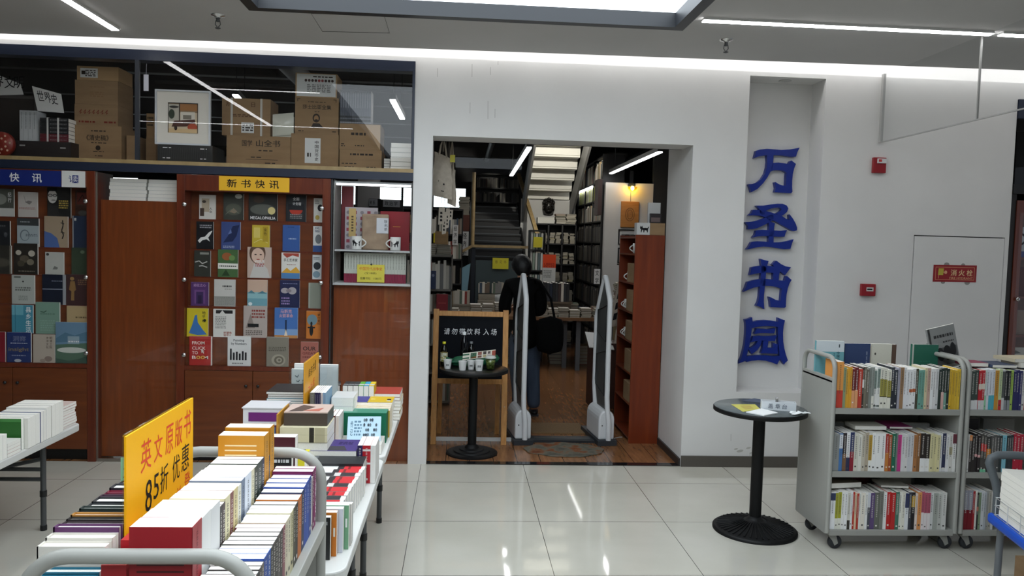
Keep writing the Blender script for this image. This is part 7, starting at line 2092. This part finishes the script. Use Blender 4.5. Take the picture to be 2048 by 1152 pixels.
tag(MB().box(x0, x1, 5.03, 5.035, 1.72, 1.86, M('#C8B41E', .6)).obj('shelf_card'), 'yellow card on the black shelf under the window', 'card')
shelving('bookshelf', -1.0, -.66, 1.9, 2.15, (.1, .5, .9, 1.3, 1.7), 2.0, 'black bookshelf behind the narrow showcase', PALD, 83)
for i, (pxs, ch) in enumerate((((723, 398, 755, 412), '国际关系'), ((766, 400, 800, 414), '政治学'))):
    x0, x1, z0, z1 = rect(*pxs, 1.6)
    o = MB().box(x0, x1, 1.6, 1.604, z0, z1, M('#B9BDC4', .6)).obj('shelf_sign')
    tag(o, ('left', 'right')[i] + ' small white section sign seen through the narrow showcase', 'sign')
    b = MB()
    for k, c in enumerate(ch):
        b.text(c, (x0 + (x1 - x0) * (.1 + .8 * k / len(ch)), 1.5994, z0 + (z1 - z0) * .2), ((x1 - x0) * .66 / len(ch), 0, 0), (0, 0, (z1 - z0) * .6), INK, bold=.006)
    b.obj('lettering', o)
    MB().box(x0 - .03, x1 + .03, 1.606, 1.63, z0 - .05, z1 + .004, SHB).tube([((x0 + x1) / 2, 1.618, 0), ((x0 + x1) / 2, 1.618, z0 - .05)], .02, SHB, 8).obj('stand', o)
# emergency exit sign
o = MB().box(.02, .16, 6.6, 6.64, 2.46, 2.56, M('#0E7A4A', .4, emit=.8, name='exit_green')).obj('exit_sign')
tag(o, 'small green lit exit sign with arrow near the back window', 'sign')
b = MB().poly([(.05, 6.5994, 2.503), (.10, 6.5994, 2.503), (.10, 6.5994, 2.485), (.14, 6.5994, 2.51), (.10, 6.5994, 2.535), (.10, 6.5994, 2.517), (.05, 6.5994, 2.517)], M('#D8FFE8', .5, emit=1.2, name='exit_arrow'))
b.obj('arrow', o)
MB().tube([(.09, 6.62, 2.56), (.09, 6.62, 3.9)], .005, BLK, 6).obj('hanger', o)

# ---- staircase
t = empty('staircase', (.87, 7.2, 0), 0, 'dark staircase rising to the back with pale handrails', 'staircase')
ST = M('#0B0C0D', .5, name='stair_black')
NOS = M('#4A5054', .4, name='stair_nosing')
for k in range(9):
    y0, z = 6.30 + .235 * k - 7.2, 1.40 + .125 * k
    MB().box(-.40, .42, y0, y0 + .26, z - .04, z, ST).box(-.40, .42, y0 + .02, y0 + .04, z - .125, z - .04, ST).obj('tread', t)
    MB().box(-.40, .42, y0 - .004, y0 + .012, z - .012, z + .001, NOS).obj('nosing', t)
b = MB().prism([(-.43, -.9, 0), (-.43, -.9, 1.42), (-.43, 1.3, 2.5), (-.43, 1.3, 0)], ST, (.028, 0, 0)).prism([(.425, -.9, 0), (.425, -.9, 1.42), (.425, 1.3, 2.5), (.425, 1.3, 0)], ST, (.028, 0, 0)).box(-.40, .42, -.9, -.88, 0, 1.3, ST)
b.obj('stringer', t)
MB().tube([(-.42, -1.3, 1.69), (-.42, -1.28, 2.80)], .03, RAILW, 8).obj('post', t)
MB().bar((.43, 1.1, 3.0), (.66, -1.0, 1.70), .06, .05, RAILW).obj('handrail', t)
MB().bar((-.42, -1.3, 1.685), (.70, -1.3, 1.685), .06, .04, RAILW).obj('handrail', t)
MB().bar((-.75, -1.3, 1.50), (-.42, -1.3, 1.685), .06, .04, RAILW).obj('handrail', t)
BG = M('#7FA6B4', .35, name='frosted_balustrade')
MB().prism([(-.76, -1.29, .75), (-.50, -1.29, .75), (-.44, -1.29, 1.42), (-.76, -1.29, 1.24)], BG, (0, .012, 0)).obj('balustrade_panel', t)
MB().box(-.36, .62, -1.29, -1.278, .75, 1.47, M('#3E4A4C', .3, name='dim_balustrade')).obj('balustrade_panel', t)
MB().box(-.43, -.37, -1.30, -1.26, 0, 1.66, M('#141C26', .5)).obj('newel_post', t)
x0, x1, z0, z1 = rect(985, 516, 1017, 538, 5.86)
o = MB().box(x0, x1, 5.862, 5.866, z0, z1, M('#D2C72C', .6, name='lime_yellow_card')).obj('shelf_card')
tag(o, 'yellow card with brown writing on the stair balustrade', 'card')
b = MB()
for i, c in enumerate('意见书'):
    b.text(c, (x0 + (x1 - x0) * (.16 + .27 * i), 5.8614, z0 + (z1 - z0) * .5), ((x1 - x0) * .16, 0, 0), (0, 0, (z1 - z0) * .28), M('#7A5A1A', .6))
b.obj('lettering', o)
# white flight above, seen from below
t = empty('white_staircase', (1.75, 6.4, 0), 0, 'underside of a white stair flight rising towards the doorway', 'staircase')
WS = M('#DCDAD0', .6, name='white_stair_soffit')
for k in range(8):
    y0 = 7.5 - .28 * k - 6.4
    z = 2.52 + .16 * k
    MB().box(-.36 + .0 * k, .38, y0 - .28, y0, z + .13, z + .16, WS).box(-.36, .38, y0 - .02, y0, z, z + .16, WS).obj('step', t)
GS = M('#7C7C7A', .6, name='grey_stringer')
for s in (-.40, .39):
    MB().prism([(s, 1.08, 2.12), (s, 1.08, 2.5), (s, -1.3, 3.85), (s, -1.3, 3.45)], GS, (.035 if s > 0 else -.035, 0, 0)).obj('stringer', t)
struct(MB().box(1.30, 2.25, 7.52, 7.56, 0, 2.52, LTW).obj('wall_stair'))
t = empty('added_spot_lamp', (1.75, 4.62, 3.40), 0, 'added unseen spot lamp lighting the underside of the white stair', 'lamp')  # added lamp, set above the view to brighten the white stair
MB().lathe([(0, -.06), (.035, -.06), (.045, .04), (.04, .04), (.032, -.05)], M('#C8C8C4', .4), n=20).xform(Matrix.Rotation(radians(-88), 4, 'X')).obj('housing', t)
MB().tube([(0, 0, .04), (0, 0, .4995)], .008, BLK, 6).obj('stem', t)
sl = bpy.data.lights.new('added_spot_lamp', 'SPOT')
sl.energy = 130
sl.color = (1, .96, .86)
sl.spot_size = radians(75)
sl.spot_blend = .6
sl.shadow_soft_size = .04
so = bpy.data.objects.new('added_stair_spot', sl)
COL.objects.link(so)
so.parent = t
so.location = (0, .06, .02)
so.rotation_euler = (radians(80), 0, 0)
# bronze mask
MK = M('#1E1C18', .35, .5, name='dark_bronze')
b = MB()
b.prism([(-.085, .01, -.11), (-.045, .01, -.13), (.045, .01, -.13), (.085, .01, -.11), (.105, .01, 0), (.10, .01, .11), (.075, .01, .135), (.055, .01, .115), (.03, .01, .145), (0, .01, .12), (-.03, .01, .145), (-.055, .01, .115), (-.075, .01, .135), (-.10, .01, .11), (-.105, .01, 0)], MK, (0, .035, 0))
b.ell((0, 0, 0), (.085, .05, .115), MK, 20, 12)
for s in (-1, 1):
    b.ell((s * .04, -.045, .03), (.024, .02, .016), MK, 10, 6)
    b.ell((s * .085, 0, .08), (.025, .02, .04), MK, 10, 6)
    b.ell((s * .088, 0, -.02), (.018, .02, .04), MK, 10, 6)
    b.tube([(s * .015, -.05, .055), (s * .045, -.055, .065), (s * .07, -.04, .05)], .008, MK, 6)
b.ell((0, -.055, -.01), (.022, .03, .03), MK, 10, 6)
b.ell((0, -.045, -.065), (.05, .02, .018), MK, 12, 6)
for k in range(5):
    b.ell((-.06 + .03 * k, 0, .125 + .012 * (2 - abs(k - 2))), (.016, .02, .028), MK, 8, 6)
tag(b.obj('bronze_mask', None, (1.775, 7.465, 2.38)), 'dark bronze mask hanging on the white wall under the stair', 'mask')
# right bookshelves running back
t = empty('bookshelf', (2.42, 6.7, 0), 0, 'tall black bookcase running back along the right side of the store', 'bookshelf')
for y in (-1.15, -.35, .45, 1.25):
    MB().box(-.07, .25, y - .012, y + .012, 0, 3.1, SHB).obj('upright', t)
MB().box(.25, .265, -1.15, 1.25, 0, 3.1, SHB).obj('back_panel', t)
lv = (.1, .45, .80, 1.15, 1.48, 1.80, 2.12, 2.44, 2.72, 3.08)
for z in lv:
    MB().box(-.07, .25, -1.15, 1.25, z - .022, z, SHB).obj('shelf', t)
MB().box(-.085, -.072, -.35, 1.25, 2.655, 2.69, M('#FFFFFF', .5, emit=6, name='shelf_led')).obj('led_strip', t)
r = random.Random(99)
for k in range(9):
    y = 5.58
    while y < 7.9:
        tt_ = r.uniform(.018, .05)
        if not any(abs(y + tt_ / 2 - yy_) < .03 for yy_ in (5.56, 6.35, 7.15, 7.95)):
            h = (lv[k + 1] - lv[k] - .03) * r.uniform(.72, .95)
            c = r.choice(('C8C8BC', 'B8C43A', 'D8D8CC', 'A8B03A', 'C8C4B8') if k in (7,) else (PALC if k > 5 else PALD))
            mass.box(2.365, 2.52, y, y + tt_ - .001, lv[k] + .0005, lv[k] + h, M('#' + c, .6))
        y += tt_
sign_v('shelf_sign', (1188, 538, 1200, 568), 5.0, '文学', 'white vertical sign tilted on the right bookcase end')
x0, x1, z0, z1 = rect(1196, 358, 1204, 430, 4.9)
tag(MB().box(x0, x1, 4.9, 5.2, z0, z1, M('#3A2620', .5)).obj('hanging_board'), 'dark brown board hanging at the front end of the right bookcase', 'board')

# ---- long book table
t = empty('book_table', (1.35, 5.2, 0), 0, 'long wooden book table with grey legs in the store', 'table')
MB().box(-1.2, 1.15, -.62, .55, .70, .745, TABLEW).obj('tabletop', t)
for (x, y) in ((-1.12, -.5), (-.45, -.5), (.42, -.30), (.58, -.5), (1.08, -.5), (1.08, .45), (-1.12, .45)):
    MB().box(x - .03, x + .03, y - .03, y + .03, 0, .70, M('#5E6266', .5)).obj('leg', t)
TT = .7455
sd = 200
for i, (x, n) in enumerate(((.20, 3), (.50, 5), (.66, 5), (.83, 6))):
    pile_m(x - .07, x + .07, 4.62, 4.82, TT, n, .03, ('D8D4CC', 'C8C4BC', 'B8B4AC'), sd + i)
for i, (x, n) in enumerate(((1.42, 6), (1.56, 4), (1.71, 4), (1.86, 3), (2.02, 5), (2.20, 4), (2.36, 5))):
    pile_m(x - .068, x + .068, 4.60, 4.80, TT, n, .03, ('D8D4CC', 'C0BCB0', 'A8A498', '8A7A68'), sd + 20 + i)
row_x(.18, .46, 4.95, TT + .12, .20, PALC, 301)
pile_m(.18, .46, 4.95, 5.1, TT, 4, .029, PALC, 302)
row_x(.55, 1.3, 5.5, TT + .25, .17, PALC, 303)
pile_m(.55, .92, 5.48, 5.68, TT, 8, .03, PALC, 304)
pile_m(.94, 1.3, 5.48, 5.68, TT, 8, .03, PALC, 305)
for i in range(5):
    pile_m(1.45 + .18 * i, 1.60 + .18 * i, 5.0, 5.2, TT, 3 + i % 3, .032, PALC, 320 + i)
pile_m(2.14, 2.28, 3.20, 3.36, .9, 18, .022, PALC, 340)
pile_m(2.30, 2.44, 3.18, 3.36, .9, 12, .022, PALC, 341)
t = empty('side_table', (2.3, 3.2, 0), 0, 'pale side table with book piles against the white partition', 'table')
MB().box(-.22, .25, -.2, .2, .86, .9, M('#A89878', .5)).obj('tabletop', t)
for x, y in ((-.2, -.18), (.23, -.18), (-.2, .18), (.23, .18)):
    MB().box(x - .015, x + .015, y - .015, y + .015, 0, .86, M('#8A7A5A', .5)).obj('leg', t)
# below the table
for i in range(5):
    pile_m(.4 + .4 * i, .62 + .4 * i, 5.2, 5.45, .001, 6 + i % 2, .045, ('6A2A24', '8A7A58', '4A4A48', 'C8C4BC', '3A3A44'), 360 + i)
for i, (z, h) in enumerate(((1.0, .28), (1.35, .26), (1.66, .24))):
    for k in range(5):
        mb_book(1.42 - .10 + k * .039, 1.42 - .10 + k * .039 + .03, 5.66, 5.80, z + .0005, z + h, ('B8B8B0', '8A9A8A', 'C8C8C0', '6A7A7A', 'D0D0C8')[k])
mo = mass.obj('shelved_books')
mo['kind'] = 'stuff'
tag(mo, 'masses of small books on the shelves and tables inside the store', 'books')
# white curved acrylic cover and posters on the table
b = MB()
vs = []
for i in range(9):
    a = -.5 + i * .125
    for z in (0, .19):
        vs.append((.95 + a * .36, 4.98 - .06 * cos(a * 3) , TT + .10 + z * (1 - .25 * abs(a))))
b.add(vs, [(2 * i, 2 * i + 2, 2 * i + 3, 2 * i + 1) for i in range(8)], M('#B9BBB9', .3), True)
o = b.obj('white_cover')
md = o.modifiers.new('solid', 'SOLIDIFY')
md.thickness = .003
tag(o, 'curved white cover leaning on the book piles left of the person', 'cover')
x0, x1, z0, z1 = rect(1085, 509, 1111, 582, 5.25)
o = MB().box(x0, x1, 5.25, 5.262, 1.03, z1, M('#B9BAB6', .6)).obj('poster')
tag(o, 'standing poster with orange red top on the book table', 'poster')
art(b2 := MB(), [('r', 0, .66, 1, 1, '#D2461E'), ('t', 'LIBRES', .12, .72, .9, .78, '#7A1E10'), ('t', 'FETES', .12, .67, .9, .71, '#7A1E10'), ('m', .08, .4, .7, .6, 5, '#6A6A68')], x1 - x0, z1 - 1.03)
b2.xform(Matrix.Translation((x0, 5.2496, 1.03))).obj('print', o)
t2 = MB().box(1.46, 1.72, 5.23, 5.4, TT + .001, 1.029, M('#7A6A58', .6)).obj('riser_box')
tag(t2, 'plain riser box carrying the orange topped poster', 'box')
x0, x1, z0, z1 = rect(1067, 474, 1085, 495, 5.6)
o = MB().box(x0, x1, 5.6, 5.604, z0, z1, M('#C9BE2A', .6)).obj('shelf_card')
tag(o, 'yellow card with dots of writing right of the stair handrail', 'card')
for i in range(4):
    pass
t = empty('bookshelf', (1.42, 5.78, 0), 0, 'slim pale bookshelf right of the stair rail with yellow card', 'bookshelf')
MB().box(-.12, .12, -.15, .12, 0, .03, SHB).box(-.12, -.105, -.15, .12, .03, 1.95, SHB).box(.105, .12, -.15, .12, .03, 1.95, SHB).obj('upright', t)
for z in (.6, 1.0, 1.35, 1.66, 1.95):
    MB().box(-.105, .105, -.15, .12, z - .02, z, SHB).obj('shelf', t)
# black magazine file on the table
for i in range(9):
    c = ('1A1B1E', '24262A', '1C2434', '16181A', '2A2A2C', '3A2A28', 'B8B0A4', '202226', '1A1A1C')[i]
    book(.2, .27 - .008 * (i % 3), .036, '#' + c, f'{cname(c)} folder, {nth(i)} from left in the dark row standing on book table', (1.49 + i * .040, 4.84, TT + .195), SPINE_OUT, group='dark folders standing on the book table', name='folder', cat='folder')
tag(MB().box(1.44, 1.86, 4.825, 5.0 - .005, TT + .17, TT + .194, M('#5A4A3A', .6)).box(1.46, 1.84, 4.85, 4.98, TT + .001, TT + .17, M('#5A4A3A', .6)).obj('riser_box'), 'low brown riser under the dark folders on book table', 'box')

# ---- lights and beams of the store ceiling
TUB = M('#FFFFFF', .5, emit=TUBE_E, name='store_tube')
def tube_light(a, bb, label, drop=.6):
    mid = (Vector(a) + Vector(bb)) / 2
    t = empty('linear_pendant', mid, 0, label, 'light', 'linear pendants of the store')
    a2, b2_ = Vector(a) - mid, Vector(bb) - mid
    up = Vector((0, 0, .03))
    MB().bar(a2 + up, b2_ + up, .06, .05, M('#3A3C3E', .5)).obj('housing', t)
    MB().bar(a2, b2_, .05, .012, TUB).obj('diffuser', t)
    for p in (a2.lerp(b2_, .1), a2.lerp(b2_, .9)):
        MB().tube([p + up * 1.5, p + Vector((0, 0, 3.9 - mid.z))], .004, BLK, 5).obj('hanger', t)
tube_light((1.0, 2.62, 2.8), (1.04, 6.3, 2.8), 'linear pendant running back over the left of the passage')
tube_light((2.46, 2.6, 2.8), (2.44, 5.35, 2.8), 'linear pendant running back to the white partition at right')
tube_light((1.9, 3.0, 3.4), (1.9, 4.7, 3.4), 'added unseen high linear pendant above the right half of the book table')  # added above the lintel line, unseen, to light the partition and book piles
tube_light((.45, 3.0, 3.4), (.45, 4.7, 3.4), 'added unseen high linear pendant above the left half of the book table')  # second added pendant, also out of view, as fill for the table
tube_light((-.40, 1.43, 3.05), (-.39, 2.56, 3.05), 'short linear pendant seen through upper display at right')
tube_light((-1.86, 1.49, 3.05), (-1.93, 2.1, 3.05), 'short linear pendant seen through upper display at middle')
BM = M('#4C4E50', .6, name='painted_steel')
for i, y in enumerate((1.6, 3.2, 4.8, 6.4, 8.0)):
    b = MB().box(-6.9, 8.9, y - .06, y + .06, 3.55, 3.58, BM).box(-6.9, 8.9, y - .008, y + .008, 3.58, 3.87, BM).box(-6.9, 8.9, y - .06, y + .06, 3.87, 3.8995, BM)
    struct(b.obj('beam_' + str(i + 1)))
for i, (x, r_) in enumerate(((-1.4, .10), (.75, .05), (3.4, .035))):
    tag(MB().tube([(x, .4, 3.38), (x, 9.5, 3.38)], r_, M('#55585A', .5), 14).obj('ceiling_pipe'), ('wide', 'medium', 'thin')[i] + ' grey pipe running back under the store ceiling', 'pipe')
b = MB().tube([(-2.5, 1.2, 3.30), (3.0, 1.2, 3.25)], .03, M('#55585A', .5), 10).tube([(-3, 2.6, 3.35), (3.4, 2.6, 3.35)], .02, M('#55585A', .5), 8)
tag(b.obj('ceiling_conduit'), 'pair of conduits crossing the store ceiling behind the doorway', 'conduit')

# ================================================================ PERSON
def skin_mesh(name, verts, edges, m, root=0, levels=2):
    me = bpy.data.meshes.new(name)
    me.from_pydata([v[0] for v in verts], edges, [])
    o = bpy.data.objects.new(name, me)
    COL.objects.link(o)
    md = o.modifiers.new('skin', 'SKIN')
    md.use_smooth_shade = True
    for i, v in enumerate(verts):
        sv = me.skin_vertices[0].data[i]
        r = v[1]
        sv.radius = r if isinstance(r, tuple) else (r, r)
        sv.use_root = i == root
    sb = o.modifiers.new('sub', 'SUBSURF')
    sb.levels = sb.render_levels = levels
    dg = bpy.context.evaluated_depsgraph_get()
    me2 = bpy.data.meshes.new_from_object(o.evaluated_get(dg))
    bpy.data.objects.remove(o)
    me2.name = name
    me2.materials.clear()
    me2.materials.append(m)
    for p in me2.polygons:
        p.use_smooth = True
        p.material_index = 0
    o = bpy.data.objects.new(name, me2)
    COL.objects.link(o)
    return o


PX0, PY0 = 0.945, 1.80
SKIN = M('#B98A6E', .55, name='skin')
V = [((0, 0, .84), (.135, .10)), ((-.01, 0, .98), (.13, .095)), ((-.025, .0, 1.16), (.135, .09)), ((-.035, .005, 1.29), (.11, .07)),
     ((-.04, .02, 1.375), (.055, .055)), ((-.045, .04, 1.425), (.05, .052)), ((-.05, .065, 1.475), (.066, .082)), ((-.05, .06, 1.54), (.06, .075))]
E_ = [(i, i + 1) for i in range(7)]
def limb(par, pts):
    p = par
    for q in pts:
        V.append(q)
        E_.append((p, len(V) - 1))
        p = len(V) - 1
    return p
for s in (-1, 1):
    wr = limb(3, [((-.035 + s * .135, .0, 1.315), .045), ((-.03 + s * .18, .04, 1.17), .036), ((-.03 + s * .19, .075, 1.05), .034), ((-.04 + s * .15, .19, 1.045), .028), ((-.05 + s * .11, .27, 1.06), (.026, .02))])
    pal = limb(wr, [((-.05 + s * .085, .325, 1.066), (.036, .013))])
    bx, by, bz = V[pal][0]
    for k in range(4):
        du = (k - 1.5) * .019
        limb(pal, [((bx - s * .02, by + .035, bz + du + .002), .0085), ((bx - s * .045, by + .05, bz + du), .0078), ((bx - s * .06, by + (.04, .035, .037, .045)[k], bz + du), .0068)])
    limb(wr, [((-.05 + s * .075, .29, 1.095), .0095), ((-.05 + s * .05, .30, 1.105), .008)])
    limb(0, [((s * .085, 0, .77), (.088, .09)), ((s * .08, .005, .46), (.056, .06)), ((s * .075 + .02, -.02, .25), (.048, .052)), ((s * .075 + .03, -.02, .085), (.036, .04)), ((s * .08 + .03, .06, .045), (.036, .028)), ((s * .085 + .03, .135, .035), (.034, .022))])
body = skin_mesh('person', V, E_, SKIN)
body.location = (PX0, PY0, 0)
tag(body, 'person in black jacket and blue jeans seen from behind at the book table', 'person')
# face
b = MB()
hx, hy, hz = -.055, .062, 1.50
turn = Matrix.Translation((hx, hy, hz)) @ Matrix.Rotation(radians(28), 4, 'Z') @ Matrix.Rotation(radians(-18), 4, 'X')
FB = MB()
FB.ell((0, .088, -.012), (.014, .02, .022), SKIN, 10, 8)
for s in (-1, 1):
    FB.ell((s * .074, -.005, -.01), (.012, .022, .032), SKIN, 10, 8)
FB.ell((0, .078, -.05), (.022, .008, .006), M('#9A5A50', .5), 10, 6)
for s in (-1, 1):
    FB.ell((s * .03, .074, .008), (.013, .007, .007), M('#E8E4E0', .3), 10, 6)
    FB.ell((s * .03, .080, .008), (.006, .003, .006), INK, 8, 6)
FB.xform(turn).obj('face_features', body)
HAIR = noise_mat('black_hair', ((.3, '#08080A'), (.7, '#121214')), scale=(8, 8, 1), nscale=20, rough=.5, bump=.6)
b = MB()
n, kk = 26, 16
vs, fs = [], []
for i in range(kk + 1):
    a = -pi / 2 + pi * i / kk
    for j in range(n):
        ph = 2 * pi * j / n
        front = max(0, sin(ph))
        z = sin(a)
        r = cos(a)
        low = -.9 if front < .35 else .25
        zz_ = max(z, low * (1 - 0.0))
        wob = 1 + .03 * sin(ph * 9 + i)
        vs.append((.098 * r * cos(ph) * wob, .110 * r * sin(ph) * wob - .008, .022 + .112 * zz_ - (.02 if front < .2 and z < 0 else 0)))
for i in range(kk):
    for j in range(n):
        fs.append((i * n + j, i * n + (j + 1) % n, (i + 1) * n + (j + 1) % n, (i + 1) * n + j))
b.add(vs, fs, HAIR, True)
b.xform(turn).obj('hair', body)
b = MB()
for s in (-1, 1):
    b.tube([(s * .032 + .022 * cos(q * pi / 8), .096, .006 + .017 * sin(q * pi / 8)) for q in range(16)], .0018, CHROME, 6, closed=True)
    b.tube([(s * .054, .096, .01), (s * .088, .05, .012), (s * .088, -.012, .008)], .002, CHROME, 6)
b.tube([(-.01, .097, .01), (.01, .097, .01)], .0016, CHROME, 6)
b.xform(turn).obj('glasses', body)
JK = noise_mat('black_jacket_cloth', ((.3, '#050506'), (.7, '#09090A')), nscale=30, rough=.95, spec=.15, bump=.2)
V2 = [((0, 0, .67), (.20, .15)), ((-.005, 0, .80), (.195, .15)), ((-.01, 0, .92), (.175, .135)), ((-.02, 0, 1.06), (.16, .118)), ((-.03, .0, 1.22), (.168, .115)), ((-.035, .005, 1.33), (.125, .09)), ((-.04, .022, 1.395), (.062, .064))]
E2 = [(i, i + 1) for i in range(6)]
for s in (-1, 1):
    p = 5
    for q in (((-.035 + s * .135, .0, 1.315), .082), ((-.03 + s * .18, .04, 1.17), .074), ((-.03 + s * .19, .075, 1.05), .068), ((-.04 + s * .15, .18, 1.045), .058), ((-.05 + s * .118, .255, 1.057), .046)):
        V2.append(q)
        E2.append((p, len(V2) - 1))
        p = len(V2) - 1
skin_mesh('jacket', V2, E2, JK).parent = body
DN = noise_mat('blue_denim', ((.3, '#323E50'), (.7, '#445266')), scale=(1, 1, .3), nscale=14, rough=.85, bump=.2)
V3 = [((0, 0, .86), (.125, .095))]
E3 = []
for s in (-1, 1):
    p = 0
    for q in (((s * .085, 0, .76), (.098, .10)), ((s * .08, .005, .47), (.074, .08)), ((s * .075 + .02, -.02, .25), (.07, .075)), ((s * .075 + .03, -.02, .07), (.066, .072))):
        V3.append(q)
        E3.append((p, len(V3) - 1))
        p = len(V3) - 1
skin_mesh('jeans', V3, E3, DN).parent = body
for s in (-1, 1):
    b = MB().ell((s * .08 + .03, .05, .038), (.046, .13, .037), M('#15161A', .5), 16, 10).box(s * .08 + .03 - .042, s * .08 + .03 + .042, -.06, .16, .001, .02, M('#1C1D22', .5))
    b.obj('shoe', body)
# shoulder bag
t = empty('shoulder_bag', (PX0 + .20, PY0 - .16, .66), 0, "black shoulder bag at the person's right hip", 'bag')
b = MB()
vs = []
for j in range(12):
    for i in range(13):
        u = -1 + i / 6
        a = 2 * pi * j / 12
        env = (1 - abs(u) ** 4) ** .5 if abs(u) < 1 else 0
        vs.append((.02 + cos(a) * .135 * (.85 + .15 * env) * (env ** .5 if env else 0), sin(a) * .06 * env - .09, .19 + u * .19))
b.add(vs, [(j * 13 + i, j * 13 + i + 1, ((j + 1) % 12) * 13 + i + 1, ((j + 1) % 12) * 13 + i) for j in range(12) for i in range(12)], JK, True)
b.obj('body', t)
MB().tube([(.06, -.09, .36), (.02, -.06, .55), (-.08, -.04, .70), (-.13, .03, .73), (-.12, .11, .66)], .012, JK, 8).obj('strap', t)
